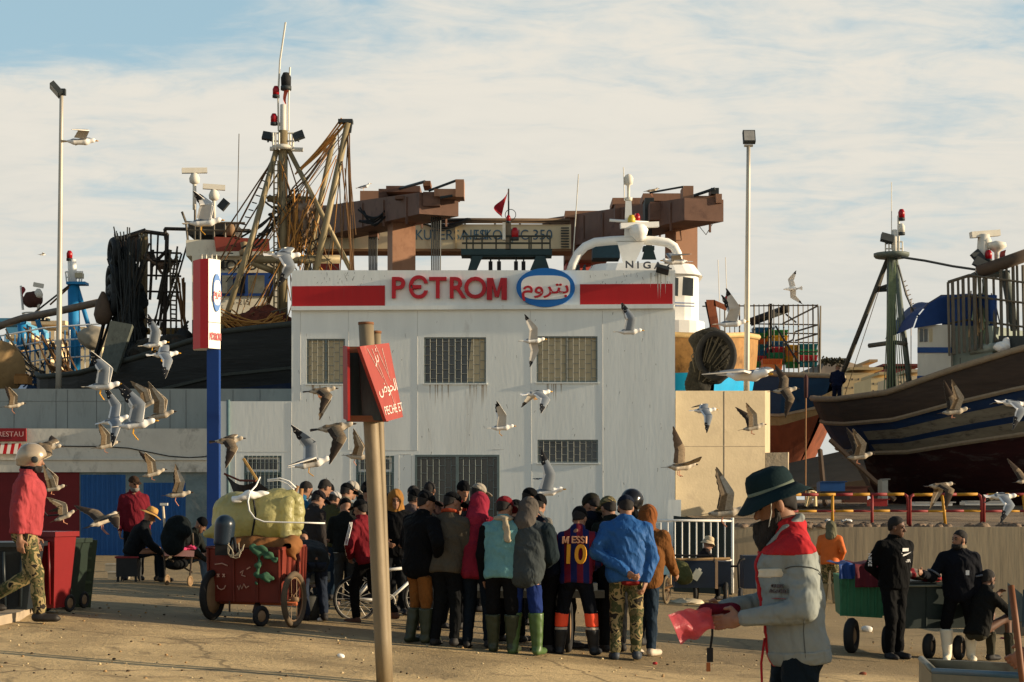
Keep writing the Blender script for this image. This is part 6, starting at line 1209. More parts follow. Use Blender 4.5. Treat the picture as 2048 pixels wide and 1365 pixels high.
for x in (546, 551, 558, 574, 580, 586): b.line([(x, 300, dm+.3*math.sin(x)), (x, 266, dm+.3*math.sin(x))], .03, DIRTYW, 5)
for y in (267, 283): b.line([(543, y, dm), (588, y, dm)], .03, DIRTYW, 5)
b.line([(540, 298, dm), (606, 300, dm)], .07, DIRTYW, 6); b.line([(566, 300, dm), (567, 210, dm)], .10, DIRTYW, 8); b.line([(557, 262, dm), (556, 190, dm), (560, 120, dm), (571, 45, dm)], .03, DIRTYW, 5); b.line([(577, 262, dm), (577, 205, dm), (579, 150, dm), (580, 135, dm)], .03, DIRTYW, 5); b.line([(564, 258, dm), (555, 240, dm)], .025, DIRTYW, 4); b.build('crow_nest', lb_)
beacon(lb_, 552, 182, dm, .1); beacon(lb_, 548, 237, dm, .1); beacon(lb_, 572, 160, dm, .15, BLACK); flood(lb_, 536, 273, dm, 10, -20); flood(lb_, 597, 272, dm, -20, -20)
b = MB(); f0, f1 = P(579, 146, dm), P(573, 208, dm); b.grid(lambda u, v: f0.lerp(f1, u)+Vector((-.16*v*math.sin(u*3.1)-.03*math.sin(9*u), .05*math.sin(7*u+4*v), -.04*v)), 14, 4, mat(lin(205, 96, 70), .8, .15)); b.build('flag', lb_)
b = MB(); b.line([(606, 660, dm-.2), (697, 242, dm-.8)], .10, MST, 10); b.line([(596, 620, dm+.2), (668, 270, dm-.2)], .085, MST, 9); pbox(b, 676, 238, 705, 245, dm-.9, .3, DKMETAL); b.line([(703, 245, dm-.8), (700, 266, dm-.8)], .04, DKMETAL); b.build('derrick_boom', lb_)
RP2 = mat(lin(172, 122, 62), .95, .2, 12); RP3 = mat(lin(104, 76, 48), .95, .2, 12)
b = MB(); ropes(b, (690, 243, dm-.8), (592, 345, dm), 5, .12, .1, .03, RP2); ropes(b, (668, 275, dm-.5), (585, 380, dm), 3, .1, .2, .025, RP3)
for x, x2, y2 in ((698, 708, 545), (699, 700, 545), (697, 680, 545), (695, 703, 430), (692, 712, 470), (676, 684, 520)): b.line([(x, 258, dm-.8), (x2, y2, dm-1)], .018, RP3, 4)
ropes(b, (690, 330, dm-.7), (708, 545, dm-.9), 3, .1, .1, .02, RP3); b.build('boom_tackle', lb_)
b = MB()
for x, y, x2, y2 in ((554, 300, 420, 560), (550, 310, 428, 545), (556, 305, 446, 470), (548, 320, 470, 640), (570, 330, 600, 540), (574, 310, 640, 520), (560, 340, 450, 520)): b.line([(x, y, dm), (x2, y2, dm-.4)], .022, RP3, 4)
for i in range(16): t = i/16; b.line([(546-112*t, 318+232*t, dm), (554-108*t, 322+228*t, dm)], .018, CORD, 4)
b.line([(556, 322, dm-.2), (556, 640, dm-.2)], .025, MST, 4); b.line([(548, 322, dm-.2), (548, 640, dm-.2)], .025, MST, 4)
for i in range(26): b.line([(548, 330+i*12, dm-.2), (556, 330+i*12, dm-.2)], .018, MST, 4)
b.build('ladder_rigging', lb_)
b = MB(); ropes(b, (600, 400, dm), (585, 520, dm-.2), 26, .40, -.1, .022, RP2); ropes(b, (612, 420, dm), (590, 500, dm), 14, .45, .3, .03, RP3); ropes(b, (540, 410, dm), (590, 390, dm), 8, .3, .25, .03, CORD); ropes(b, (500, 640, dm-.5), (545, 560, dm), 10, .3, .3, .02, RP3); ropes(b, (500, 480, dm-.2), (555, 420, dm), 8, .3, .2, .03, CORD); ropes(b, (590, 470, dm), (650, 460, dm-.3), 3, .1, .7, .025, CORD)
tag(b.build('rope_tangle', lb_), kind='stuff')
s = SD(.1); c_ = np.array(P(603, 440, dm+.1)); s.el(c_, (.38, .3, .7)); s.el(c_+[.1, 0, .35], (.42, .3, .3)); s.post.append(lambda p, dd: dd+.06*wav(p, 9)+.03*wav(p, 22)); soft('power_block', s, .04, mat(lin(120, 104, 90), .6, .4, 4, dirt=lin(160, 90, 60), damt=.2), lb_)
s = SD(.1); 
for x, y, r in ((470, 655, .5), (505, 650, .55), (535, 640, .5), (560, 650, .4), (450, 665, .4)): s.el(P(x, y, dm-.3), (r*1.2, r, r*.75))
s.post.append(lambda p, dd: dd+.08*wav(p, 7)+.05*wav(p, 17, 3)); soft('net_heap', s, .05, mat(lin(92, 46, 32), .95, .5, 9, bump=1, bscale=20, dirt=lin(150, 60, 50), dscale=3, damt=.2), lb_)
b = MB(); ropes(b, (450, 640, dm-.9), (560, 640, dm-.9), 26, .4, .35, .022, RP2); tag(b.build('rope_tangle', lb_), kind='stuff')
radar(lb_, 389, 343, 420, 54, 50, -3); radar(lb_, 428, 376, 440, 54, 44, 2); flood(lb_, 447, 410, 53.8, -50, -10)
b = MB(); 
for x0, y0, x1, y1 in ((372, 445, 378, 500), (390, 400, 390, 480), (428, 430, 428, 480), (364, 424, 372, 445), (372, 445, 490, 447), (378, 461, 500, 462), (400, 445, 400, 480), (450, 445, 450, 480), (478, 268, 474, 470)): b.line([(x0, y0, 54), (x1, y1, 54)], .04 if x0 != 478 else .014, CGM, 5)
b.build('top_rail', lb_)
b = MB(); pbox(b, 376, 445, 470, 470, 54.2, 1.5, mat((.04, .038, .034), .8, .3)); b.build('top_box', lb_); b = MB(); b.lathe([(.14, 0), (.14, .25), (.1, .35), (.001, .38)], P(461, 472, 53.6), mat(lin(120, 96, 70)), 10); b.build('vent', lb_); b = MB(); b.lathe([(.15, 0), (.17, .15), (.10, .2), (.14, .4), (.001, .45)], P(489, 512, 52.9), mat(lin(150, 128, 96)), 12); b.build('vent', lb_)
b = MB()
for i in range(34):
    x0, y0 = random.choice([(566, 300), (560, 400), (690, 250), (668, 280), (540, 400), (625, 400)]); x1, y1 = random.uniform(430, 712), random.uniform(540, 650)
    b.line([(x0+random.uniform(-6, 6), y0+random.uniform(0, 40), dm+random.uniform(-.4, .4)), (x1, y1, dm+random.uniform(-1, .6))], random.uniform(.010, .022), random.choice([RP3, CORD, RP2, CORD]), 4)
for i in range(14): x = 392+i*14; b.line([(x, 690-(i*3.3), dm-.6), (x, 660-(i*3.3), dm-.6)], .025, CGM, 4)
b.line([(392, 660, dm-.6), (574, 617, dm-.6)], .025, CGM, 4); tag(b.build('stays', lb_), kind='stuff')
s = SD(.1)
for x, y, r in ((300, 700, .5), (330, 690, .4), (355, 690, .45), (280, 705, .35)): s.el(P(x, y, 53.3), (r*1.1, r*.8, r*.7))
s.post.append(lambda p, dd: dd+.09*wav(p, 7)+.05*wav(p, 17, 3)); soft('net_heap', s, .05, mat((.03, .028, .022), .95, .5, 9, bump=1, bscale=20, dirt=lin(90, 60, 40), dscale=3, damt=.15), lb_)
# stern gantry with tyres
ds = 55.6; b = MB(); GT = mat(lin(50, 44, 38), .8, .3, 3); 
pbox(b, 232, 472, 290, 520, ds, .5, mat(lin(86, 68, 56), .8, .2)); b.line([(230, 482, ds), (292, 462, ds)], .09, GT, 5); b.line([(292, 464, ds), (336, 470, ds)], .07, GT); b.line([(330, 458, ds), (500, 462, 54)], .06, GT); b.line([(330, 458, ds), (332, 480, ds)], .06, GT)
for x0, x1 in ((284, 284), (292, 290), (334, 328), (256, 256), (264, 264), (302, 302), (316, 312)): b.line([(x0, 468, ds), (x1, 700 if x0 in (284, 292, 334) else 560, ds-.1)], .07 if x0 in (284, 292, 334) else .035, mat(lin(104, 90, 62), .6, .2) if x0 in (284, 292) else GT, 5)
for y in (505, 521, 551, 583, 640): b.line([(284, y, ds), (362, y+2, ds-.2)], .035, GT, 5)
for i in range(14): b.line([(340, 520+i*9, ds-.3), (354, 521+i*9, ds-.3)], .025, CGM, 4)
b.line([(340, 500, ds-.3), (342, 690, ds-.3)], .03, CGM, 4); b.line([(354, 500, ds-.3), (352, 690, ds-.3)], .03, CGM, 4); b.line([(302, 535, ds), (335, 500, ds)], .06, GT); b.line([(300, 600, ds), (306, 500, ds)], .05, CORD); b.line([(318, 600, ds), (340, 500, ds)], .08, CORD); pbox(b, 282, 656, 370, 668, ds-.1, .3, mat(lin(120, 96, 56), .9)); b.build('stern_gantry', lb_)
s = SD(.2)
for x, y, rx, rz in ((255, 580, .36, 1.2), (268, 620, .36, 1.3), (245, 650, .3, .9), (270, 690, .28, .7), (250, 530, .3, .6)): s.el(P(x, y, ds-.2), (rx, .4, rz))
s.post.append(lambda p, dd: dd+.10*wav(p, 5)+.06*wav(p, 12, 2)+.03*wav(p, 26)); soft('hanging_net', s, .055, mat((.012, .016, .017), .95, .5, 8, bump=1, bscale=18), lb_)
b = MB(); ropes(b, (250, 490, ds-.7), (262, 700, ds-.9), 40, .55, .15, .022, mat((.03, .034, .034), .9)); ropes(b, (285, 500, ds-.6), (230, 690, ds-.9), 10, .4, .3, .03, CORD)
for x in (258, 264): b.line([(x, 490, ds-.75), (x, 560, ds-.75)], .03, CGM, 4)
for i in range(8): b.line([(258, 494+i*9, ds-.75), (264, 494+i*9, ds-.75)], .02, CGM, 4)
tag(b.build('net_cord', lb_), kind='stuff')
for y, sq in ((505, 1), (560, 1), (600, 1), (580, 1)):
    b = MB(); b.ring(P(228 if y < 540 else 225, y, ds-.5), (1, .5, 0), .36 if y < 540 else .40, .14, mat((.012, .014, .015), .7), 20, 8); b.build('tyre', lb_)
ropes_b = MB(); ropes(ropes_b, (352, 505, ds), (312, 660, ds), 10, .35, .3, .03, CORD); ropes(ropes_b, (300, 510, ds), (350, 520, ds), 6, .2, .5, .05, mat(lin(120, 100, 84))); ropes(ropes_b, (215, 640, ds), (180, 745, ds-.5), 4, .15, .1, .05, BLACK); ropes(ropes_b, (330, 690, ds-.3), (370, 660, ds-.5), 12, .5, .2, .035, CORD); ropes(ropes_b, (355, 560, ds-.3), (372, 680, ds-.4), 8, .25, .1, .03, RP3); tag(ropes_b.build('rope_tangle', lb_), kind='stuff')
b = MB(); b.plate([P(200, 738, 52.6), P(234, 747, 52.5), P(266, 652, 53.2), P(222, 644, 53.3)], .16, mat(lin(84, 88, 80), .9, .2, 3, dirt=lin(56, 56, 50), stretch=(4, 4, .6), damt=.3)); b.build('trawl_door', lb_)
b = MB(); b.lathe([(.001, 0), (.22, .1), (.30, .35), (.24, .7), (.1, 1.0), (.05, 1.1)], P(206, 652, ds-.7), mat(lin(86, 70, 56), .8, .2), 14); b.build('buoy', lb_)
b = MB(); b.line([(372, 670, ds-.6), (352, 700, ds-1)], .3, mat((.03, .03, .03)), 8); pbox(b, 330, 690, 380, 720, ds-.8, .6, BLACK); pbox(b, 245, 700, 330, 730, ds-.6, 1.0, mat((.02, .022, .022))); b.build('winch', lb_)
b = MB(); b.line([(268, 690, ds-1.8), (243, 800, ds-2.4)], .10, BLACK, 6); b.build('stern_pole', lb_)
b = MB(); b.tube([P(-40, 668, 60), P(20, 645, 60), P(45, 637, 60), P(130, 620, 58.5), P(222, 600, 57)], .13, mat(lin(110, 96, 82), .6, .2), 8); tag(b.build('long_boom'), 'long grey boom reaching left from the dark trawler across the lamp post', 'boom')
# ---- blue boat far left ----
bb = thing('blue_boat', 'blue fishing boat with white masthead basket and railings left behind the grey wall', 'boat', P(100, 1000, 66))
BL2 = mat(lin(30, 120, 170), .6, .15, 2); db = 65
hull('hull', bb, P(-140, 740, 62), P(200, 740, 70), [(0, bz(730, 62), 1, .1, 1.2), (.15, bz(745, 63), .8, 1.8, .8), (.5, bz(760, 66), .8, 2.4, .6), (1, bz(762, 70), .9, 2.2, .5)], [(.6, HULLBL), (1, mat(lin(22, 60, 100), .6, .2))], mat((.12, .11, .1)), rake=1.5)
b = MB(); b.line([(150, 760, db), (147, 568, db)], .22, BL2, 10); b.line([(143, 760, db), (143, 570, db)], .08, BL2, 6); b.line([(153, 570, db), (188, 690, db)], .09, BL2, 6); b.box(P(155, 568, db), (.72, .6, .1), BL2); b.line([(45, 650, db), (48, 700, db)], .2, BL2, 8); b.line([(75, 640, db), (95, 700, db)], .1, BL2); b.line([(48, 640, db), (30, 720, db)], .1, BL2); pbox(b, 45, 635, 92, 640, db, .6, TEALM)
b.line([(84, 752, db-1), (40, 775, db-1)], .2, BL2); b.build('mast', bb)
b = MB()
for x in (131, 136, 150, 160, 165): b.line([(x, 544, db), (x+(148-x)*.15, 566, db)], .03, WHITE, 4)
for y in (544, 555): b.line([(131, y, db), (166, y, db)], .03, WHITE, 4)
b.line([(141, 566, db), (139, 512, db)], .08, WHITE, 6); b.line([(148, 566, db), (146, 520, db)], .12, WHITE, 6); pbox(b, 150, 546, 164, 556, db-.1, .3, mat(lin(170, 160, 130))); b.build('masthead_basket', bb); beacon(bb, 139, 510, db, .11)
b = MB()
for y in (652, 679, 694, 715): b.line([(-20, y+24, db-1), (90, y+4, db-1), (200, y-4, db-1)], .03, WHITE if y != 694 else BL2, 4)
for i in range(22): x = -10+i*10; b.line([(x, 655+22*(1-x/200.)*.8, db-1), (x, 750, db-1)], .026, BL2 if i % 3 else WHITE, 4)
b.build('railing', bb)
b = MB()
for x0, y0, x1, y1 in ((47, 655, 110, 700), (52, 660, 90, 740), (60, 655, 45, 740), (140, 570, 70, 625), (138, 575, 100, 610), (147, 655, 170, 700), (110, 700, 60, 760)): b.line([(x0, y0, db-.5), (x1, y1, db-.5)], .035, random.choice([RP3, CORD, DKMETAL]), 4)
ropes(b, (110, 700, db-1), (160, 765, db-1.5), 22, .6, .4, .035, RP3); ropes(b, (20, 690, db-1), (80, 760, db-1.5), 10, .6, .3, .035, CORD); tag(b.build('rigging', bb), kind='stuff')
radar(bb, 77, 572, 630, db-.3, 20, 10); b = MB(); s = SD(.05); s.el(P(66, 600, db-.2), (.38, .3, .32)); s.post.append(lambda p, dd: dd+.04*wav(p, 14)); soft('lamp_cover', s, .04, mat(lin(72, 44, 36), .9), bb)
b.line([(42, 572, db), (46, 620, db)], .05, WHITE, 5); b.grid(lambda u, v: P(43+u*1.5, 574+u*22, db-.1)+Vector((.06*v*math.sin(6*u)+.09*v, 0, 0)), 8, 3, mat(lin(130, 40, 46))); b.build('flag', bb)
b = MB()
for y in (628, 636): b.ring(P(72, y, db-.3), (0, 0, 1), .5, .03, DIRTYW, 18, 5)
for i in range(6): b.line([(52+i*8, 628, db-.5), (54+i*7, 640, db-.5)], .025, DIRTYW, 4)
b.build('platform_rail', bb)
b = MB(); s = SD(.1); s.el(P(188, 676, db-2), (.6, .4, .45)); s.post.append(lambda p, dd: dd+.05*wav(p, 7)); soft('canvas_cover', s, .05, mat(lin(150, 140, 122), .9, .1), bb)
dr = thing('cable_drum', 'big rusty tan disc of a cable drum at the left edge above the wall', 'drum', P(-5, 790, 52))
b = MB(); b.lathe([(.001, 0), (.85, .0), (.88, .05), (.88, .12), (.84, .15), (.84, .8), (.88, .82), (.88, .9), (.001, .9)], P(-8, 738, 52), mat(lin(140, 114, 76), .8, .2, 2, dirt=lin(80, 52, 32), damt=.3), 36, axis=(-.35, 1, .1)); b.build('disc', dr)
b = MB(); pbox(b, 28, 752, 55, 768, 51.6, .5, mat(lin(140, 100, 56), .9, .2, 4)); pbox(b, 30, 748, 53, 752, 51.65, .3, mat(lin(120, 84, 46), .9)); tag(b.build('timber_block'), 'tan timber block beside the cable drum on the grey wall', 'timber')
# ---- town and hill ----
def house(name, x0, x1, y0, y1, d, col, label, nw=3, nh=2):
    t = thing(name, label, 'building', P((x0+x1)/2, y1, d)); m = mat(lin(*col), .9, .08, .3); b = MB(); pbox(b, x0, y0, x1, y1, d, 12, m); b.build('wall', t)
    b = MB(); s = d/F
    b.box(P((x0+x1)/2, y0, d+5.9)+Vector((0, 0, .2)), ((x1-x0)*s+.3, 12.4, .4), mat(lin(*[int(v*.9) for v in col]), .9)); b.build('roof', t)
    for i in range(nw):
        for j in range(nh):
            x = x0+(x1-x0)*(i+.5)/nw; y = y0+(y1-y0)*(j+.6)/nh*.6+3; b = MB(); pbox(b, x-1.6, y-2, x+1.6, y+2, d-.04, .03, mat((.12, .10, .08))); b.build('window', t)
house('apartment_block', 1686, 1748, 746, 830, 260, (196, 170, 126), 'pale ochre block in the distant town right of the crate cage', 5, 3); house('apartment_block', 1742, 1770, 756, 830, 240, (210, 186, 140), 'lighter cream block in the distant town left of the trawler mast', 3, 3)
house('warehouse', 1752, 1830, 738, 830, 300, (120, 60, 56), 'dark red warehouse in the distant town behind the trawler mast', 5, 2); house('apartment_block', 1725, 1738, 730, 760, 280, (190, 160, 120), 'small tower block with a water tank in the distant town', 2, 2); house('apartment_block', 1795, 1840, 752, 830, 220, (205, 184, 150), 'cream block in the distant town right of the trawler mast', 4, 3)
house('cream_block', 52, 100, 690, 800, 150, (226, 198, 152), 'cream block behind the blue boat railings left of the lamp post', 3, 3); house('cream_block', 98, 160, 662, 800, 170, (220, 196, 156), 'taller cream block behind the lamp post', 4, 3); house('cream_block', 155, 205, 678, 800, 140, (228, 204, 160), 'cream block right of the blue mast', 3, 3); house('blue_shed', 12, 64, 655, 800, 190, (90, 150, 180), 'pale blue shed roof far behind the blue boat', 2, 1); house('cream_block', -40, 56, 705, 800, 160, (214, 190, 150), 'cream block at the left edge behind the blue boat', 4, 2)
b = MB(); pts = [(1500, 752), (1600, 745), (1650, 724), (1690, 722), (1730, 734), (1800, 738), (1900, 744), (2100, 748)]
vs = []; 
for x, y in pts: vs += [P(x, 830, 600), P(x, y, 640), P(x, 820, 900)]
b.add(vs, [(3*i, 3*i+3, 3*i+4, 3*i+1) for i in range(7)]+[(3*i+1, 3*i+4, 3*i+5, 3*i+2) for i in range(7)], mat(lin(122, 108, 92), .95, .2, .05)); tag(b.build('hill', org=(150, 700, 0)), 'low hazy hill behind the town', kind='structure')
for i in range(9):
    x = 1648+i*5.4+random.uniform(-2, 2); t = thing('tree', f'tiny dark tree on the distant hill ridge, number {i+1} from the left', 'tree', P(x, 726, 630), 'tiny trees on the distant ridge')
    b = MB(); c = P(x, 722-random.uniform(0, 4), 630)
    for k in range(44): q = c+Vector((random.gauss(0, .55), random.gauss(0, .4), -.6+random.gauss(0, .55))); b.lathe([(.001, -.4), (.42, 0), (.001, .4)], q, mat(lin(64, 60, 44), .9), 4)
    b.build('crown', t); b = MB(); b.tube([P(x, 730, 630), c], .12, mat(lin(70, 56, 40)), 5); b.build('trunk', t)
# =================== carts, bins and small things ===================
def rescale(root, k):
    """Same thing seen the same, but k times as far and as large."""
    e = Vector((0, 0, EYE))
    root.location = e+(Vector(root.location)-e)*k; ORG[root] = Vector(root.location)
    done = set()
    for ch in root.children_recursive:
        if ch.type == 'MESH' and ch.data.name not in done: done.add(ch.data.name); ch.data.transform(Matrix.Scale(k, 4))
rescale(rb, 1.3); rescale(ct, 1.25)
for o in [q for q in S.objects if q.get('category') == 'crate']: rescale(o, 1.25)
def wheel(parent, c, axis, r, w, tyre=BLACK, rim=None, spokes=0, name='wheel'):
    c = Vector(c); ax = Vector(axis).normalized(); b = MB(); b.ring(c, ax, r-w*.5, w*.5, tyre, 28, 8); o = b.build(name, parent)
    b = MB(); rm = rim or mat(lin(120, 96, 70), .6, .2, 6)
    if spokes:
        b.ring(c, ax, r-w*1.05, w*.18, rm, 24, 5); u, v = basis(ax)
        for i in range(spokes): t = 2*math.pi*i/spokes; b.tube([c+ax*(.03 if i % 2 else -.03), c+(u*math.cos(t)+v*math.sin(t))*(r-w)], .004 if spokes > 8 else .012, rm, 4)
        b.lathe([(.03, -.05), (.03, .05)], c, rm, 10, axis=ax)
    else: b.lathe([(.001, -w*.3), (r*.35, -w*.35), (r-w*.8, -w*.15), (r-w*.8, w*.15), (r*.35, w*.35), (.001, w*.3)], c, rm, 18, axis=ax)
    b.build('rim', o); return o
RC = mat(lin(104, 38, 25), .55, .18, 3, dirt=lin(96, 40, 28), dscale=2.5, damt=.25); IRON = mat(lin(60, 48, 40), .7, .25, 8)
# ---- red three wheeled cart ----
cA, cB, cC = P(418, 1205, 19.5), P(560, 1208, 19.15), P(605, 1195, 20.3)
ctz = G(cA.x, 19.5); cart = thing('hand_cart', 'battered red three wheeled cart piled with yellow bags and brown canvas', 'cart', Vector(((cA.x+cC.x)/2, 19.9, ctz-.03)))
zb, zt = cA.z+.02, P(0, 1098, 19.4).z; ex = (cB-cA); ex.z = 0; ey = (cC-cB); ey.z = 0
def CP(u, v, z): return Vector((cA.x, cA.y, 0))+ex*u+ey*v+Vector((0, 0, z))
b = MB(); cd = [CP(0, 0, 0), CP(1, 0, 0), CP(1, 1, 0), CP(0, 1, 0)]; mid_ = CP(.5, .5, 0)
for i in range(4):
    a, c = cd[i], cd[(i+1) % 4]; n = ((a+c)/2-mid_).normalized()*.012
    b.plate([a+Vector((0, 0, zb)), c+Vector((0, 0, zb)), c+Vector((0, 0, zt))+n*2, a+Vector((0, 0, zt))+n*2], .022, RC)
b.plate([c+Vector((0, 0, zb)) for c in cd], .02, RC); bd_ = b.build('tub', cart)
b = MB()
for u in (.0, .36, .69, 1.0): b.tube([CP(u, -.02, zb), CP(u, -.045, zt)], .014, RC, 5)
for v in (.2, .42, .64, .86, 1): b.tube([CP(1.03, v, zb), CP(1.05, v, zt)], .016, RC, 5)
b.build('ribs', cart); b = MB(); b.tube([c+Vector((0, 0, zt+.01)) for c in (CP(-.02, -.03, 0), CP(1.03, -.03, 0), CP(1.03, 1.02, 0), CP(-.02, 1.02, 0))], .02, RC, 6, closed=True); b.build('rim_bar', cart)
b = MB(); WP = mat(lin(190, 150, 130), .8)
for pts in ([(.13, .30), (.15, .24), (.19, .22), (.23, .24), (.25, .30)], [(.13, .46), (.16, .52)], [(.16, .46), (.13, .52)], [(.21, .46), (.24, .52)], [(.24, .46), (.21, .52)], [(.42, .30), (.44, .22), (.46, .32), (.48, .24), (.51, .34), (.54, .26), (.58, .30)], [(.46, .55), (.50, .60), (.48, .5), (.53, .48)], [(.55, .62), (.60, .66)], [(.10, .70), (.2, .72), (.28, .68)], [(.75, .5), (.78, .46), (.8, .52)]):
    b.tube([CP(x, -.035, zb+(zt-zb)*z)-Vector((0, .008, 0)) for x, z in pts], .007, WP, 4)
tag(b.build('chalk_marks', cart))
b = MB(); b.tube([CP(-.12, .1, zb-.02), CP(1.2, .1, zb-.02)], .025, mat(lin(150, 76, 40), .7, .2), 6); b.tube([CP(-.08, .8, zb-.02), CP(1.12, .8, zb-.02)], .022, IRON, 6); b.tube([CP(.66, .1, zb-.02), CP(.66, .0, zb-.12)], .04, IRON, 6); b.tube([CP(.30, -.02, zb), CP(.30, -.02, zb-.12)], .012, IRON, 5); b.build('frame', cart)
def wheelat(parent, px, py, d, r, w, axis, **k): return wheel(parent, P(px, py, d), axis, r, w, **k)
zw = lambda x, d: G(x, d)
for px, dd, r, w, sp in ((425, 19.45, .29, .085, 0), (588, 19.25, .32, .07, 10)):
    x = P(px, 0, dd).x; wheel(cart, (x, dd, G(x, dd)+r-.005), (1, -.28, 0), r, w, BLACK if sp == 0 else mat((.09, .065, .04), .9), spokes=sp)
x = P(522, 0, 19.0).x; wheel(cart, (x, 19.0, G(x, 19.0)+.115), (.8, -.6, 0), .12, .06)
YB_ = mfilm(lin(182, 176, 122), .88, .4); zt2 = zt
bag = thing('yellow_bag_load', 'heap of translucent yellow plastic bags tied on top of the red cart', 'bags', P(510, 1085, 19.9))
s = SD(.10); s.el(P(500, 1045, 19.95), (.44, .42, .30)); s.el(P(545, 1035, 19.8), (.28, .35, .32)); s.el(P(478, 1020, 20), (.26, .3, .18)); s.rc(P(470, 1060, 19.8), P(412, 1068, 19.7), .16, .05); s.rc(P(575, 1005, 19.55), P(572, 1070, 19.5), .075, .085, k=.03); s.rc(P(578, 1072, 19.5), P(596, 1066, 19.55), .07, .06, k=.03); s.rc(P(590, 1000, 19.75), P(592, 1050, 19.75), .08, .09, k=.03); s.el(P(560, 990, 19.8), (.10, .1, .06)); s.rc(P(560, 998, 19.7), P(585, 983, 19.7), .05, .02)
s.post.append(lambda p, dd: dd+.03*wav(p, 6)-.011*crease(p, 13, 2)-.008*crease(p*np.array([1, 1, .5]), 34, 4)); soft('bag', s, .016, YB_, bag)
b = MB(); b.tube([P(507, 1000, 19.52), P(511, 1030, 19.48), P(503, 1075, 19.5)], .012, BLACK, 5); b.build('strap', bag)
s = SD(.04); s.rc(P(468, 1000, 19.6), P(500, 990, 19.6), .04, .05); s.rc(P(500, 990, 19.6), P(535, 988, 19.65), .05, .03); s.post.append(lambda p, dd: dd+.015*wav(p, 30)); soft('white_bag', s, .014, WHITE, bag)
cv = thing('canvas_bundle', 'brown canvas bundle between the red cart and the yellow bags', 'bundle', P(540, 1110, 19.6)); s = SD(.06); s.rc(P(480, 1095, 19.6), P(585, 1092, 19.5), .13, .11, sc=(1, 1.8, 1)); s.rc(P(575, 1095, 19.35), P(590, 1118, 19.4), .05, .03); s.post.append(lambda p, dd: dd+.02*wav(p, 14)-.012*crease(p, 20, 4)); soft('canvas', s, .018, mat(lin(120, 78, 40), .9, .2, 5, bump=.4), cv)
ob = thing('outboard_motor', 'dark blue black outboard motor standing on the front of the red cart', 'motor', P(450, 1105, 19.2)); s = SD(.05); s.rc(P(450, 1050, 19.2), P(447, 1085, 19.2), .115, .11, sc=(1, 1.1, 1)); s.post.append(lambda p, dd: np.maximum(dd, EYE-(1090-HY)*19.2/F-p[:, 2]+.0)); soft('cowl', s, .014, mat((.012, .022, .035), .3, .1, 4), ob)
b = MB(); b.box(P(449, 1100, 19.2), (.18, .2, .12), BLACK); b.tube([P(468, 1075, 19.15), P(472, 1100, 19.1), P(480, 1112, 19.1)], .02, BLACK, 6); b.build('leg', ob); b = MB()
for i in range(5): a = random.uniform(0, 3); b.tube([P(455+28*k/8+6*math.sin(a+k), 1098+22*math.sin(math.pi*k/8)*(.6+.2*i)-i*3, 19.05) for k in range(9)], .006, mat(lin(150, 140, 120)), 4)
b.build('cables', ob)
ho = MB(); ho.tube([P(x, y, d) for x, y, d in ((520, 955, 19.8), (512, 972, 19.6), (500, 985, 19.45), (496, 1003, 19.35), (499, 1022, 19.3), (510, 1037, 19.25), (528, 1044, 19.25), (560, 1045, 19.25), (610, 1046, 19.25), (650, 1047, 19.3))], .009, WHITE, 7); ho.tube([P(x, y, 19.7) for x, y in ((535, 960), (560, 957), (578, 963), (592, 976))], .009, WHITE, 7); ho.tube([P(x, y, 19.7) for x, y in ((535, 963), (558, 961), (575, 968), (588, 980))], .008, WHITE, 7); tag(ho.build('white_hose'), 'white plastic hose looping over the yellow bags', 'hose')
b = MB(); b.tube([P(603, 978, 20), P(592, 1110, 19.9)], .028, mat(lin(150, 110, 70), .8, .2), 6); tag(b.build('pole'), 'long tan wooden pole standing at the right end of the red cart', 'pole'); b = MB(); b.tube([P(596, 972, 19.9), P(580, 1010, 19.9)], .022, mat(lin(120, 90, 60), .8, .2), 6); tag(b.build('pole'), 'short dark stick crossing the tall pole at the cart', 'pole'); b = MB(); b.tube([P(487, 918, 20), P(514, 960, 19.9)], .018, mat(lin(160, 126, 70), .8), 5); tag(b.build('pole'), 'thin tan stick slanting up above the dark netting', 'pole'); b = MB()
for i in range(6): b.tube([P(594+6*math.sin(k+i), 990+k*5+i*3, 19.85) for k in range(8)], .006, WHITE, 4)
tag(b.build('rope'), 'white cord wound round the poles at the cart', 'cord')
nb2 = MB(); a, c, e, g = P(449, 948, 21), P(512, 962, 20.6), P(548, 985, 20.5), P(470, 990, 20.8)
nb2.grid(lambda u, v: a.lerp(c, u).lerp(g.lerp(e, u), v)+Vector((0, .05*math.sin(9*u+4*v), -.09*math.sin(math.pi*u)*(1-v))), 14, 8, mat((.03, .022, .018), .9, .5, 20)); nb2.tube([a, a.lerp(c, .5)+Vector((0, 0, -.04)), c], .014, mat(lin(100, 50, 34)), 5); tag(nb2.build('dark_netting'), 'dark netting stretched on a stick above the left of the yellow bags', 'netting')
s = SD(.03); GR = mat(lin(50, 84, 62), .9, .3, 20)
for x, y, r in ((512, 1098, .06), (525, 1103, .055), (538, 1112, .05), (548, 1118, .04), (517, 1130, .03), (514, 1150, .022), (530, 1152, .05), (540, 1160, .04)): s.el(P(x, y, 19.1), (r*1.2, r*.6, r*.8))
s.rc(P(520, 1105, 19.1), P(513, 1165, 19.1), .018, .014); s.post.append(lambda p, dd: dd+.02*wav(p, 40)); t = thing('rope_knot', 'tangled green rope knotted over the front of the red cart', 'rope', P(525, 1165, 19.1)); soft('rope', s, .012, GR, t)
b = MB(); b.plate([P(598, 1172, 20.6), P(660, 1162, 20.8), P(660, 1146, 20.9), P(598, 1154, 20.7)], .05, mat(lin(130, 126, 112), .9, .2, 5)); tag(b.build('grey_board'), 'grey weathered board beside the wheel under the bending man', 'board')
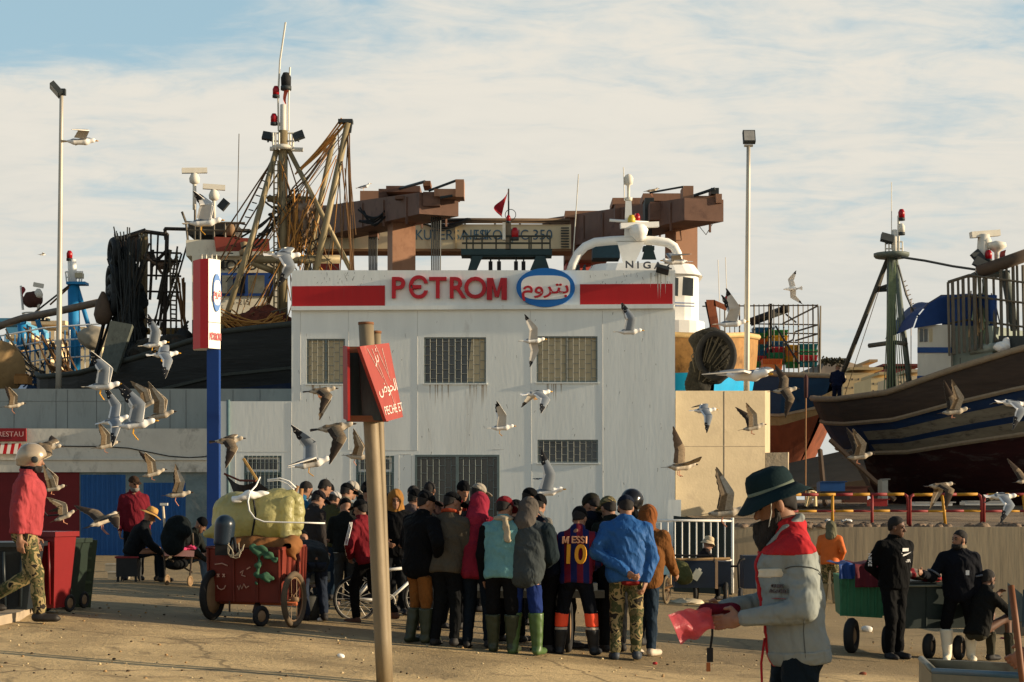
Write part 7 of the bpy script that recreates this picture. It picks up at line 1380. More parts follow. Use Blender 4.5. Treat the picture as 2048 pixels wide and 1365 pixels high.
b = MB(); b.lathe([(.10, 0), (.135, .0), (.14, .28), (.12, .3), (.1, .02)], gz(617, 20.7)+Vector((0, 0, .0)), mat((.035, .035, .03), .8), 16); tag(b.build('black_bucket'), 'black bucket on the ground right of the red cart wheel', 'bucket')
# ---- wheelie bins on the left ----
def bin_(px, d, h, w, m, label, yaw=0, lid=None):
    B = gz(px, d); t = thing('wheelie_bin', label, 'bin', B, 'wheelie bins at the left edge'); M = Matrix.Rotation(yaw, 3, 'Z'); q = lambda x, y, z: B+M@Vector((x, y, z))
    b = MB(); b.hexa([q(-w*.36, -w*.34, .06), q(w*.36, -w*.34, .06), q(w*.36, w*.34, .06), q(-w*.36, w*.34, .06), q(-w*.5, -w*.5, h*.93), q(w*.5, -w*.5, h*.93), q(w*.5, w*.5, h*.93), q(-w*.5, w*.5, h*.93)], m)
    for x in (-.25, 0, .25): b.tube([q(w*x, -w*.37, .1), q(w*x*1.25, -w*.51, h*.86)], .02, m, 6)
    b.build('body', t); b = MB(); b.box(q(0, 0, h*.955), (w*1.12, w*1.12, h*.06), m, M=M); b.build('rim', t)
    for s_ in (-1, 1): wheel(t, q(w*.36*s_, w*.38, .1), M@Vector((1, 0, 0)), .10, .045)
    if lid:
        b = MB(); y = -w*.6; fr = [q(-w*.42, y-.04, h*.90), q(-w*.1, y-.04, h*.90), q(-w*.16, y+.02, h*.22), q(-w*.40, y+.02, h*.22)]
        b.tube(fr, .028, lid, 6, closed=True)
        b.tube([fr[0].lerp(fr[1], .5), fr[3].lerp(fr[2], .5)], .018, lid, 6)
        for k in (.25, .5, .75): b.tube([fr[0].lerp(fr[3], k), fr[1].lerp(fr[2], k)], .014, lid, 5)
        b.build('tip_frame', t)
    return t
RBN = mat(lin(112, 26, 28), .4, .08, 3, dirt=lin(110, 24, 24), damt=.1); GBN = mat(lin(26, 38, 30), .45, .15, 3); KBN = mat((.014, .02, .024), .4, .2, 3)
bin_(100, 18.6, .90, .40, RBN, 'red wheelie bin with its ribbed tipping frame facing the striding man', yaw=-.35, lid=RBN); bin_(133, 19.5, .82, .38, GBN, 'dark green wheelie bin right of the red bin with a gull on it', yaw=-.3); bin_(18, 18.0, .78, .62, KBN, 'big black bin low behind the legs of the striding man', yaw=.1)
b = MB(); c0 = gz(158, 20.0); b.box(c0+Vector((0, 0, .40)), (.05, .36, .80), mat(lin(44, 54, 34), .6, .2, 4), M=Matrix.Rotation(R(6), 3, 'Y')@Matrix.Rotation(R(-50), 3, 'Z'))
for k in range(5): b.box(c0+Vector((.0, -.03, .15+.14*k)), (.07, .30, .03), mat(lin(60, 70, 44), .6, .2, 4), M=Matrix.Rotation(R(-50), 3, 'Z'))
tag(b.build('sheet_panel'), 'tall dark green ribbed panel leaning right of the wheelie bins', 'panel')
b = MB(); q = [at(-60, 1262), at(40, 1240), at(135, 1196), at(60, 1180), at(-60, 1190)]; b.add([p+Vector((0, 0, .08)) for p in q]+[p-Vector((0, 0, .05)) for p in q], [(0, 1, 2, 3, 4)]+[(i, i+5, (i+1) % 5+5, (i+1) % 5) for i in range(5)], mat((.33, .26, .18), .9, .15, 3, dirt=(.2, .16, .11), damt=.2)); tag(b.build('kerb_pad'), 'raised concrete pad under the bins at the lower left', kind='structure')
s = SD(.02); s.rc(P(78, 1016, 19.6), P(84, 1018, 19.6), .035, .03, sc=(1, .5, 1)); t = thing('blue_mirror', 'small pale blue scooter mirror above the red bin', 'mirror', P(80, 1040, 19.6)); soft('glass', s, .01, mat(lin(120, 170, 200), .2), t); b = MB(); b.tube([P(82, 1018, 19.65), P(95, 1032, 19.7), P(118, 1030, 19.7)], .01, BLACK, 5); b.build('arm', t)
# stool, pushchair, boxes
sp = SEAT['t'].location; st_ = thing('stool', 'low black crate stool with red cushion under the person in the straw hat', 'stool', Vector(sp)+Vector((-.05, .0, 0)))
q0 = Vector(st_.location); b = MB(); b.box(q0+Vector((0, 0, .24)), (.34, .34, .30), mat((.02, .02, .02), .8)); b.build('crate', st_); b = MB(); b.box(q0+Vector((0, 0, .405)), (.38, .36, .03), mat(lin(120, 40, 44), .8)); b.build('cushion', st_)
for x in (-.15, .15):
    for y in (-.15, .15): b = MB(); b.tube([q0+Vector((x, y, 0)), q0+Vector((x*.95, y*.95, .1))], .022, BLACK, 5); b.build('leg', st_)
PD = at(345, 1171).y; pc0 = gz(357, PD); pcr = thing('pushchair', 'old pushchair used as a trolley with pink tray and tall pale handle', 'pushchair', pc0); dd = PD
FRM = mat(lin(64, 52, 40), .6, .2, 8); b = MB(); b.line([(328, 1092, dd), (331, 1160, dd)], .016, FRM); b.line([(383, 1115, dd), (379, 1160, dd)], .016, FRM); b.line([(336, 1118, dd-.1), (384, 1145, dd+.2)], .014, FRM); b.tube([P(x, y, dd) for x, y in ((336, 1092), (336, 1068), (341, 1062), (380, 1062), (385, 1068), (386, 1092))], .018, FRM, 6); b.build('frame', pcr)
b = MB(); b.tube([P(326, 1012, dd), P(329, 1050, dd), P(332, 1094, dd)], .02, mat(lin(200, 180, 150)), 6); b.box(P(328, 1009, dd), (.12, .05, .04), DIRTYW); b.build('handle', pcr)
b = MB(); b.hexa([P(329, 1112, dd-.05), P(388, 1114, dd-.05), P(388, 1114, dd+.4), P(329, 1112, dd+.4), P(328, 1098, dd-.05), P(389, 1102, dd-.05), P(389, 1102, dd+.4), P(328, 1098, dd+.4)], mat(lin(206, 150, 140), .8, .12, 6)); b.build('tray', pcr)
s = SD(.03)
for x in range(338, 388, 7): s.el(P(x, 1096+random.uniform(-3, 3), dd+random.uniform(0, .2)), (.06, .05, .03))
s.post.append(lambda p, dd_: dd_+.015*wav(p, 50)); soft('pink_cloth', s, .012, cloth(220, 60, 120), pcr)
s = SD(.06); s.el(P(360, 1080, dd+.15), (.17, .12, .14)); s.el(P(352, 1128, dd+.1), (.2, .15, .1)); soft('dark_bag', s, .02, cloth(30, 32, 34), pcr)
for px, w_ in ((334, dd-.05), (380, dd-.1)):
    x = P(px, 0, w_).x; wheel(pcr, (x, w_, G(x, w_)+.085), (1, -.3, 0), .088, .035, mat(lin(120, 98, 70), .8))
s = SD(.06); s.el(P(356, 1058, 27.0), (.22, .2, .20)); s.el(P(345, 1085, 27.0), (.18, .2, .22)); s.post.append(lambda p, dd_: dd_+.03*wav(p, 12)); t = thing('bundle', 'dark bundle with a rope on top behind the pushchair', 'bundle', P(350, 1120, 27)); soft('sack', s, .025, cloth(26, 34, 36), t)
for i, (x, y, w, h, lb) in enumerate(((228, 1133, .30, .13, 'grey foam box left of the crate stool'), (238, 1148, .34, .10, 'flat grey foam box in front on the ground left of the stool'))):
    c = at(x, y+10); b = MB(); b.box(c+Vector((0, 0, h/2)), (w, .3, h), mat(lin(128, 122, 108), .9, .15, 8), rz=.1); b.box(c+Vector((0, 0, h+.012)), (w*1.05, .32, .025), mat(lin(138, 132, 118), .9, .15, 8), rz=.1); tag(b.build('foam_box'), lb, 'box')
b = MB(); c = at(410, 1085); b.box(c+Vector((0, 0, .17)), (.5, .3, .34), mat(lin(110, 106, 92), .95, .25, 4, bump=.5)); b.box(c+Vector((.02, -.02, .36)), (.36, .24, .06), mat(lin(120, 116, 100), .95, .25, 4)); tag(b.build('stone_block'), 'rough grey stone block at the foot of the blue totem post', 'stone')
# ---- bicycle behind the post ----
def bicycle(label, B, yaw, fm, sc=1.0):
    t = thing('bicycle', label, 'bicycle', B); ca, sa = math.cos(yaw), math.sin(yaw)
    q = lambda x, z, y=0: Vector(B)+Vector((x*ca-y*sa, x*sa+y*ca, z))*sc; ax = Vector((-sa, ca, 0))
    for x in (-.5, .5): wheel(t, q(x, .32), ax, .32*sc, .04*sc, spokes=18, rim=mat(lin(170, 165, 155), .4, .1, 5, metal=.5))
    b = MB()
    for a, c in (((-.5, .32), (-.05, .28)), ((-.05, .28), (-.18, .78)), ((-.5, .32), (-.16, .70)), ((-.16, .70), (.34, .74)), ((-.05, .28), (.36, .62)), ((.34, .84), (.38, .56)), ((.38, .56), (.5, .32))): b.tube([q(*a), q(*c)], .022*sc, fm, 7)
    b.build('frame', t); b = MB(); b.tube([q(.33, .95, -.25), q(.36, .98, -.1), q(.34, .86), q(.36, .98, .1), q(.33, .95, .25)], .014*sc, DKMETAL, 6); b.build('handlebar', t)
    b = MB(); b.box(q(-.2, .84), (.24*sc, .12*sc, .05*sc), BLACK, rz=yaw); b.build('saddle', t); b = MB(); b.ring(q(-.05, .28, -.06), ax, .09*sc, .012*sc, mat(lin(190, 185, 175), .3, .1, 5, metal=.6), 20, 5); b.tube([q(-.05, .28, -.08), q(.06, .14, -.08)], .014*sc, GALV, 5); b.box(q(.07, .13, -.13), (.09*sc, .08*sc, .025*sc), BLACK, rz=yaw); b.build('crank', t)
bicycle('white folding bicycle half hidden behind the leaning post', gz(782, 21.6), .35, WHITE, .92); bicycle('dark bicycle standing behind the white bar fence', gz(1318, 37.4), .6, mat((.03, .03, .035), .4), 1.0)
# ---- dark carts by the white fence ----
NB = mat(lin(20, 34, 52), .6, .25, 3)
k1 = thing('hand_cart', 'dark blue box cart with green sacks hanging on it before the white fence', 'cart', gz(1405, 32.6)); dd = 32.5
b = MB(); pbox(b, 1350, 1122, 1430, 1176, dd, 1.0, NB); b.build('box', k1); b = MB(); pbox(b, 1430.5, 1120, 1436, 1178, dd, .05, mat(lin(170, 140, 110))); pbox(b, 1436, 1124, 1461, 1174, dd+.3, .9, NB); b.build('end_panel', k1)
b = MB(); b.line([(1345, 1111, dd-.05), (1428, 1112, dd-.05), (1428, 1125, dd-.05)], .02, BLACK); b.line([(1350, 1120, dd), (1460, 1118, dd+.3)], .03, mat(lin(150, 120, 80))); b.build('frame', k1)
for px in (1392, 1452): x = P(px, 0, dd+.2).x; wheel(k1, (x, dd+.2, G(x, dd+.2)+.22), (1, -.2, 0), .22, .08)
s = SD(.06); s.el(P(1365, 1148, dd-.15), (.2, .14, .22)); s.el(P(1360, 1135, dd-.12), (.15, .12, .14)); s.post.append(lambda p, dd_: dd_+.03*wav(p, 12)); t = thing('green_sack', 'olive green sack hanging on the left of the dark blue cart', 'sack', P(1365, 1175, dd-.2)); soft('sack', s, .025, cloth(96, 98, 58), t)
b = MB(); M = Matrix.Rotation(R(32), 3, 'Y'); c = P(1393, 1150, dd-.12); b.box(c, (.14, .08, .20), mat(lin(190, 188, 170), .4), M=M); b.box(c+M@Vector((0, 0, .12)), (.06, .05, .04), DIRTYW, M=M); tag(b.build('jerry_can'), 'white plastic can tilted against the dark blue cart', 'can')
k2 = thing('hand_cart', 'pale blue slatted cart with a spoked wheel at the elbow of the ochre coat', 'cart', gz(1330, 31.5)); b = MB(); pbox(b, 1320, 1122, 1338, 1150, 31.6, .9, mat(lin(120, 156, 170), .7, .15)); b.line([(1320, 1121, 31.5), (1342, 1116, 31.5)], .025, mat(lin(190, 160, 110))); b.line([(1341, 1118, 31.45), (1341, 1172, 31.45)], .02, mat(lin(170, 140, 100))); b.line([(1328, 1177, 31.3), (1345, 1171, 31.3)], .025, mat(lin(160, 120, 80))); b.build('box', k2); x = P(1333, 0, 31.4).x; wheel(k2, (x, 31.4, G(x, 31.4)+.26), (1, -.35, 0), .26, .045, mat((.12, .09, .05), .9), spokes=12)
k3 = thing('hand_cart', 'dark tube framed trolley just left of the bearded man', 'cart', gz(1490, 31.5)); b = MB(); b.tube([P(x, y, 31.5) for x, y in ((1478, 1178), (1476, 1130), (1480, 1120), (1490, 1118))], .022, BLACK, 6); b.line([(1462, 1133, 31.6), (1478, 1133, 31.5)], .02, BLACK); pbox(b, 1488, 1112, 1520, 1178, 31.6, .6, NB); b.build('frame', k3); x = P(1481, 0, 31.4).x; wheel(k3, (x, 31.4, G(x, 31.4)+.2), (1, -.2, 0), .2, .08)
b = MB(); c = at(1372, 1206); b.lathe([(.35, 0), (.3, .03), (.12, .06), (.001, .06)], c, mat(lin(190, 176, 150), .8), 9, wob=lambda a, i: .03*math.sin(3*a+i)); tag(b.build('pale_sheet'), 'crumpled pale sheet on the ground before the dark blue cart', 'sheet')
# ---- carts on the right ----
dd = 22.2; k4 = thing('hand_cart', 'green ribbed cart under blue and maroon covers with a fat black wheel', 'cart', gz(1725, dd)); GC = mat(lin(52, 112, 78), .6, .15, 3, dirt=lin(30, 60, 44), damt=.15)
b = MB(); z0, z1 = P(0, 1232, dd).z, P(0, 1152, dd).z; a, c = P(1682, 0, dd), P(1765, 0, dd); b.hexa([(a.x, dd, z0), (c.x, dd, z0-.03), (c.x+.1, dd+.9, z0-.03), (a.x+.1, dd+.9, z0), (a.x-.03, dd-.02, z1), (c.x, dd-.02, z1-.03), (c.x+.1, dd+.92, z1-.03), (a.x+.07, dd+.92, z1)], GC)
for i in range(7): x = a.x+(c.x-a.x)*i/6; b.tube([(x, dd-.01, z0), (x, dd-.035, z1)], .016, GC, 5)
b.build('tub', k4); x = P(1703, 0, dd-.25).x; wheel(k4, (x, dd-.25, G(x, dd-.25)+.225), (.9, -.42, 0), .235, .13); x = P(1775, 0, dd-.2).x; wheel(k4, (x, dd-.2, G(x, dd-.2)+.2), (.9, -.42, 0), .2, .09)
def cover(x0, x1, y0, y1, d, m, name, parent, dep=.9, drop=1):
    b = MB(); A, C = P(x0, y0, d-.04), P(x1, y0, d-.04); E, H = P(x0, y1, d-.06), P(x1, y1, d-.06)
    def f(u, v):
        if v < .5: p = E.lerp(H, u).lerp(A.lerp(C, u), v*2)
        else: p = A.lerp(C, u)+Vector((0, dep*(v-.5)*2, 0))
        return p+Vector((0, -.02*math.sin(14*u+3*v)*(v < .5), .025*math.sin(9*u)*math.sin(7*v)))
    b.grid(f, 14, 12, m); b.build(name, parent)
cover(1678, 1718, 1128, 1158, dd, mat(lin(24, 60, 122), .6, .15, 4, bump=.4), 'blue_cover', k4); cover(1710, 1768, 1128, 1175, dd-.02, mat(lin(92, 26, 36), .8, .15, 4, bump=.4), 'maroon_cover', k4)
DG = mat(lin(34, 46, 44), .6, .2, 3, dirt=lin(20, 28, 28), damt=.2); k5 = thing('hand_cart', 'long dark green sheet metal cart behind the two talking men', 'cart', gz(1860, dd-.3)); dk_ = dd-.35
b = MB(); a, c = P(1808, 1258, dk_), P(1985, 1262, dk_+.2); z0, z1 = a.z, P(0, 1166, dk_).z; b.hexa([(a.x, a.y, z0), (c.x, c.y, z0), (c.x, c.y+1, z0), (a.x, a.y+1, z0), (a.x-.02, a.y-.02, z1), (c.x, c.y-.02, z1), (c.x, c.y+1, z1), (a.x-.02, a.y+1, z1)], DG)
for u in (.25, .5, .75): q = a.lerp(c, u); b.tube([(q.x, q.y-.005, z0), (q.x, q.y-.022, z1)], .012, DG, 5)
b.build('box', k5); b = MB(); b.tube([(a.x-.1, a.y-.05, z1-.04), (c.x, c.y-.05, z1-.04)], .016, mat(lin(120, 124, 110), .5), 6); b.build('rail', k5)
for px in (1858, 1918): x = P(px, 0, dk_).x; wheel(k5, (x, dk_, G(x, dk_)+.16), (.85, -.5, 0), .165, .11)
s = SD(.05)
for x, y in ((1800, 1140), (1822, 1142), (1845, 1146), (1866, 1150)): s.el(P(x, y+6, dk_+.35), (.14, .22, .06))
s.post.append(lambda p, dd_: dd_+.02*wav(p, 25)); t = thing('cloth_heap', 'heap of pale and red cloths lying on the dark green cart', 'cloths', P(1835, 1166, dk_+.3)); soft('cloth', s, .016, mpat('stripe', [lin(170, 150, 130), lin(150, 44, 48), lin(120, 110, 100)], 6.0), t)
kb = MB(); q0, q1 = at(1975, 1268), at(2100, 1274); kb.hexa([q0, q1, q1+Vector((0, 1.0, 0)), q0+Vector((0, 1.0, 0)), q0+Vector((0, 0, .22)), q1+Vector((0, 0, .22)), q1+Vector((0, 1, .22)), q0+Vector((0, 1, .22))], mat(lin(110, 100, 84), .9, .2, 3, dirt=lin(60, 54, 46), damt=.2)); tag(kb.build('kerb_block'), 'low concrete kerb where the crouching man sits', 'kerb')
b = MB(); b.plate([P(2018, 1240, 20.9), P(2050, 1246, 20.7), P(2046, 1190, 20.9), P(2016, 1166, 21.0)], .04, mat(lin(96, 100, 92), .8, .2, 4)); b.plate([P(2044, 1255, 20.6), P(2100, 1255, 20.6), P(2100, 1160, 20.6), P(2046, 1180, 20.7)], .04, mat(lin(50, 60, 64), .6, .2, 4)); tag(b.build('sheet_panel'), 'grey sheet panel standing on the kerb at the right edge', 'panel')
s = SD(.03); s.el(at(2012, 1279), (.10, .08, .03)); s.el(at(2030, 1279), (.09, .08, .035)); t = thing('pink_net', 'crumpled pink net lying on the ground at the right edge', 'net', at(2020, 1281)); s.post.append(lambda p, dd_: dd_+.015*wav(p, 45)); soft('net', s, .012, cloth(176, 40, 70), t)
bx = thing('metal_box', 'open grey metal cart box in the lower right corner', 'cart box', P(1960, 1420, 8.6)); ZM = mat(lin(120, 116, 100), .45, .2, 5, metal=.4, dirt=lin(70, 50, 36), damt=.2); b = MB(); a, c = P(1868, 1343, 9.0), P(2110, 1356, 8.2); zl = bx.location.z-.6
for p_, q_ in ((a, c), (a, a+Vector((.1, .7, 0))), (a+Vector((.1, .7, 0)), c+Vector((.1, .7, 0)))): b.plate([(p_.x, p_.y, zl), (q_.x, q_.y, zl), q_, p_], .025, ZM)
b.add([a+Vector((0, 0, -.25)), c+Vector((0, 0, -.25)), c+Vector((.1, .7, -.25)), a+Vector((.1, .7, -.25))], [(0, 1, 2, 3)], BLACK); b.build('box', bx); b = MB(); b.tube([a, c], .02, mat(lin(70, 96, 110), .4), 6); b.tube([a, a+Vector((.1, .7, 0))], .02, ZM, 6); b.build('rim', bx)
sk = MB(); hw_ = hb['W1'](hb['wr'][-1]); 
sk.tube([P(2022, 1172, 8.0), P(2031, 1240, 7.95), P(2041, 1330, 7.9), P(2052, 1420, 7.85)], .016, mat(lin(110, 66, 36), .6, .2, 6, stretch=(1, 1, .2)), 8); tag(sk.build('wooden_stick'), 'brown wooden stick held upright at the right edge', 'stick')
# fish bucket cart inside the crowd
k6 = thing('fish_barrow', 'two wheeled barrow of fish in the middle of the crowd', 'barrow', gz(1110, 18.9)); b = MB(); c = Vector(k6.location); b.box(c+Vector((-.2, .35, .62)), (1.5, .7, .08), mat(lin(60, 60, 56), .7)); b.box(c+Vector((-.2, .35, .70)), (1.35, .55, .08), mat(lin(120, 124, 124), .3, .3, 25)); b.build('tray', k6)
for px in (1137, 985): x = P(px, 0, 18.75).x; wheel(k6, (x, 18.75, G(x, 18.75)+.29), (1, -.1, 0), .29, .07)
# ---- litter ----
lit = [(682, 1316, .035, 'clear crumpled plastic cup on the asphalt right of the post foot', WHITE), (655, 1196, .09, 'white and pink plastic bag on the ground by the olive jacket', mat(lin(214, 190, 184), .5)), (642, 1243, .04, 'small clear plastic scrap right of the cart wheel', WHITE), (1735, 1264, .10, 'white plastic bag under the green cart', mat(lin(210, 206, 196), .5)), (1725, 1352, .05, 'reddish scrap of net on the asphalt below the black sweatshirt man', mat(lin(120, 66, 44), .9)), (1640, 1330, .03, 'tiny brown scrap behind the bearded man', mat(lin(110, 70, 44), .9)), (1310, 1330, .025, 'tiny red scrap by the white shoes', mat(lin(150, 40, 40), .8)), (785, 1192, .03, 'pink scrap under the white bicycle', mat(lin(190, 90, 90), .8))]
for x, y, w, lb, m in lit:
    s = SD(.01); c = np.array(at(x, y)); s.el(c+[0, 0, w*.5], (w, w*.7, w*.6)); s.post.append(lambda p, dd_, w=w: dd_+w*.3*wav(p, 1.4/w)); t = thing('litter', lb, 'litter', Vector(c)); soft('scrap', s, w*.22, m, t)
# crumbs, fish scraps and pebbles strewn over the yard
b = MB(); PB = [mat(lin(150, 120, 80), .9), mat(lin(70, 58, 44), .9), mat(lin(190, 170, 130), .9)]
for i in range(900):
    if i < 220: x, y = random.gauss(185, 40), 1188+random.gauss(0, 3)
    else: x, y = random.uniform(-20, 2060), 1190+170*random.random()**1.5
    p = at(x, y); r = random.uniform(.006, .02); b.lathe([(.001, -r*.3), (r, 0), (r*.6, r*.6), (.001, r*.7)], p, random.choice(PB), 5)
tag(b.build('ground_litter', org=(0, 18, 0)), 'scattered crumbs, pebbles and fish scraps on the asphalt', kind='stuff')
# =================== gulls ===================
GW = mat((.78, .75, .70), .75, .05, 6, spec=.15); GGREY = mat(lin(122, 128, 134), .8, .08, 8, stretch=(1, 1, 1), spec=.15); GBLK = mat((.018, .018, .02), .8, .1, 8); GBRN = mat(lin(120, 104, 84), .85, .35, 30, spec=.1); GBRD = mat(lin(62, 52, 44), .85, .3, 26, spec=.1); GUND = mat((.60, .57, .52), .8, .08, 14, spec=.15); GPALE = mat(lin(176, 164, 146), .85, .25, 22, spec=.1)
GYEL = mat(lin(206, 150, 40), .5, .08, 8); GPNK = mat(lin(190, 130, 100), .6, .08, 8)
def gull(label, px, py, ln, yaw, pitch=0, roll=0, near=(40, 10, 10, 25), far=None, kind='a', legs=0, d=None, neck=0, stand=False, group='gulls wheeling over the yard'):
    """near/far wing: inner elevation, outer elevation, inner sweep, outer sweep (degrees); one continuous mesh."""
    d = d or .60*F/ln; far = far or near; c = P(px, py, d)
    back, under, tip, head_, tail = (GGREY, GUND, GBLK, GW, GW) if kind == 'a' else (GBRN, GPALE, GBRD, GPALE, GBRD)
    cy, sy = math.cos(R(yaw)), math.sin(R(yaw)); cp, sp_ = math.cos(R(pitch)), math.sin(R(pitch)); cr, sr = math.cos(R(roll)), math.sin(R(roll))
    def W(v):
        v = np.atleast_2d(np.asarray(v, float)); x, y, z = v[:, 0], v[:, 1], v[:, 2]
        x, z = x*cr+z*sr, -x*sr+z*cr; y, z = y*cp-z*sp_, y*sp_+z*cp
        return np.stack([x*cy+y*sy, -x*sy+y*cy, z], 1)+np.array(c)
    b = MB(); hz = .02+neck
    s = SD(.03); s.rc((0, -.10, 0), (0, .10, .0), .053, .060); s.rc((0, .1, .0), (0, .215, hz), .054, .035); s.el((0, .235, hz+.008), (.036, .046, .037)); s.rc((0, -.12, .005), (0, -.22, .01), .05, .022)
    h = min(.016, max(.009, d*.0005)); v, q = s.mesh(h, .02); ctr = np.array([v[f].mean(0) for f in np.array(q)]) if q else np.zeros((0, 3))
    ww = W(v); o = 0
    sel = (ctr[:, 2] > .022) & (ctr[:, 1] < .12) & (ctr[:, 1] > -.16)
    for mk, m in ((sel, back), (~sel, head_ if kind == 'a' else GPALE)):
        b.add(ww, [q[i] for i in np.where(mk)[0]], m, True)
    b.add(W([(-.025, -.2, .015), (.025, -.2, .015), (.075, -.335, .012), (.025, -.345, .014), (-.025, -.345, .014), (-.075, -.335, .012), (-.025, -.2, .004), (.025, -.2, .004), (.07, -.335, .008), (-.07, -.335, .008)]), [(0, 1, 2, 3, 4, 5), (6, 9, 8, 7), (1, 7, 8, 2), (0, 5, 9, 6), (2, 8, 9, 5, 4, 3)], tail)
    bk = GYEL if kind == 'a' else GBRD
    b.lathe([(.014, 0), (.012, .03), (.010, .045), (.001, .06)], W([(0, .272, hz)])[0], bk, 8, axis=(W([(0, 1, -.12)])-W([(0, 0, 0)]))[0])
    for x in (-.030, .030): b.lathe([(.001, -.005), (.005, 0), (.001, .005)], W([(x, .248, hz+.016)])[0], BLACK, 6)
    if legs or stand:
        for x in (-.025, .025):
            k0 = np.array([x, -.04, -.055])
            if stand: k1, k2, k3 = k0+[0, -.01, -.07], k0+[0, .01, -.15], k0+[0, .06, -.155]
            else: k1, k2, k3 = k0+[0, -.02, -.06], k0+[0, .015, -.115*legs-.01], k0+[0, .04, -.16*legs]
            b.tube([Vector(W([k])[0]) for k in (k0, k1, k2, k3)], .007, GYEL if kind == 'a' else GPNK, 5)
            b.add(W([k2, k3+[-.02, 0, 0], k3+[.02, 0, 0], k2+[0, 0, -.006], k3+[-.02, 0, -.006], k3+[.02, 0, -.006]]), [(0, 1, 2), (5, 4, 3), (0, 3, 4, 1), (1, 4, 5, 2), (2, 5, 3, 0)], GYEL if kind == 'a' else GPNK)
    for sg, wg in ((1, near), (-1, far)):
        if wg == 'fold':
            s2 = SD(.02); s2.rc((sg*.055, .08, .02), (sg*.035, -.25, .02), .035, .012, sc=(.6, 1, 1.2)); v2, q2 = s2.mesh(.012, .02); b.add(W(v2), q2, back, True); continue
        e1, e2, s1, s2 = [R(z+random.uniform(-j_, j_)) for z, j_ in zip(wg, (9, 16, 6, 8))]; n1, n2 = 6, 9; L1, L2 = .27, .43
        s1 += R(9); s2 += R(16); d1 = np.array([sg*math.cos(e1)*math.cos(s1), math.sin(s1), math.sin(e1)*math.cos(s1)]); d2 = np.array([sg*math.cos(e2)*math.cos(s2), -math.sin(s2), math.sin(e2)*math.cos(s2)])
        root = np.array([sg*.045, .06, .025]); up = []; lo = []; nc = 6; N_ = n1+n2
        for i in range(N_+1):
            if i <= n1: t = i/n1; p = root+d1*L1*t; ch = .205-.02*t; dr = d1
            else: t = (i-n1)/n2; p = root+d1*L1+d2*L2*t; ch = .195*(1-t)**.72+.006; dr = d2
            if i == n1: dr = d1+d2
            dr = dr/np.linalg.norm(dr); bkv = np.array([0, -1., 0]); bkv = bkv-dr*np.dot(bkv, dr); 
            if np.linalg.norm(bkv) < .3: bkv = np.array([0, -1., -.5])
            bkv = bkv/np.linalg.norm(bkv); nn = np.cross(dr, bkv)*sg; nn = nn/np.linalg.norm(nn); nn = nn if i == 0 or np.dot(nn, prev) > 0 else -nn; prev = nn
            if i == 0 and nn[2] < 0 and abs(nn[2]) > .2: nn = -nn; prev = nn
            sl = []; sb = []
            for j in range(nc+1):
                u = j/nc; fe = (.006 if i % 2 else -.004)*(u > .9)*(.4+1.6*max(0, i-n1)/n2); cam_ = .10*ch*math.sin(math.pi*u**.7); th = (.012*(1-u)**.6*(1-i/N_*.8)+.002)
                q_ = p+bkv*(ch*(u-.18)+fe)+nn*cam_; sl.append(q_+nn*th); sb.append(q_-nn*th)
            up.append(sl); lo.append(sb)
        A = W(np.array(up).reshape(-1, 3)); B_ = W(np.array(lo).reshape(-1, 3)); K = nc+1
        fu = {0: [], 1: [], 2: [], 3: []}
        for i in range(N_):
            for j in range(nc):
                k = (i*K+j, (i+1)*K+j, (i+1)*K+j+1, i*K+j+1)
                if kind == 'a': mt = 1 if i >= N_-4 or (i > N_-6 and j > 2) else (3 if j == nc-1 and i < N_-5 else 0)
                else: mt = 1 if i >= n1+2 or j >= nc-2 else 0
                fu[mt].append(k)
        flip = sg > 0
        for mt, m in ((0, back), (1, tip), (3, GW)):
            b.add(A, [k if flip else k[::-1] for k in fu[mt]], m, True)
        fl = [[], []]
        for i in range(N_):
            for j in range(nc): fl[1 if (i >= N_-3 or (kind != 'a' and j >= 3)) else 0].append((i*K+j, (i+1)*K+j, (i+1)*K+j+1, i*K+j+1))
        for z, m in ((0, under), (1, tip if kind == 'a' else GBRN)): b.add(B_, [k[::-1] if flip else k for k in fl[z]], m, True)
        E_ = np.concatenate([A, B_]); o = len(A); eds = [(i*K+nc, (i+1)*K+nc) for i in range(N_)]+[(i*K, (i+1)*K) for i in range(N_)]
        b.add(E_, [(a, c_, c_+o, a+o) for a, c_ in eds]+[(N_*K+j, N_*K+j+1, N_*K+j+1+o, N_*K+j+o) for j in range(nc)], under)
        if kind == 'a':
            for k in (N_-2, N_-4):
                q_ = (A[k*K+nc-1]+A[k*K+nc-2])/2; b.lathe([(.001, -.004), (.012, 0), (.001, .004)], q_, GW, 6)
    o = b.build('gull', org=c); tag(o, label, 'gull', group); return o
UPW, HI, MID, DN, LOW = (55, 75, 15, 30), (78, 95, 5, 20), (20, 5, 10, 25), (-25, -60, 5, 20), (-10, -35, 8, 30)
G_ = gull
G_('white gull gliding past the left lamp post below its flood light', 160, 284, 66, 80, 2, -8, (14, -4, 12, 20), (30, 8, 10, 30))
G_('white gull with raised wings in front of the dark trawler radars', 408, 446, 76, 88, 5, 0, (68, 130, 8, 10), (64, 150, 5, 20), legs=.8)
G_('grey backed gull banking with drooped wings before the trawler mast', 568, 512, 72, 78, 0, 25, (-25, -75, 5, 25), (10, -20, 10, 30))
G_('gull with one wing raised left of the totem sign, higher of the two', 308, 690, 56, 86, 8, 0, (74, 110, 5, 10), (70, 120, 5, 15), legs=.6)
G_('gull with grey wings bowed down just below its fellow by the totem sign', 328, 710, 62, 74, 4, 20, (-12, -45, 5, 10), (10, -30, 5, 30), legs=.6)
G_('brilliant white gull with wing raised at the top of the grey wall', 206, 773, 74, 90, 4, 0, (80, 118, 5, 20), (76, 124, 5, 20), legs=1)
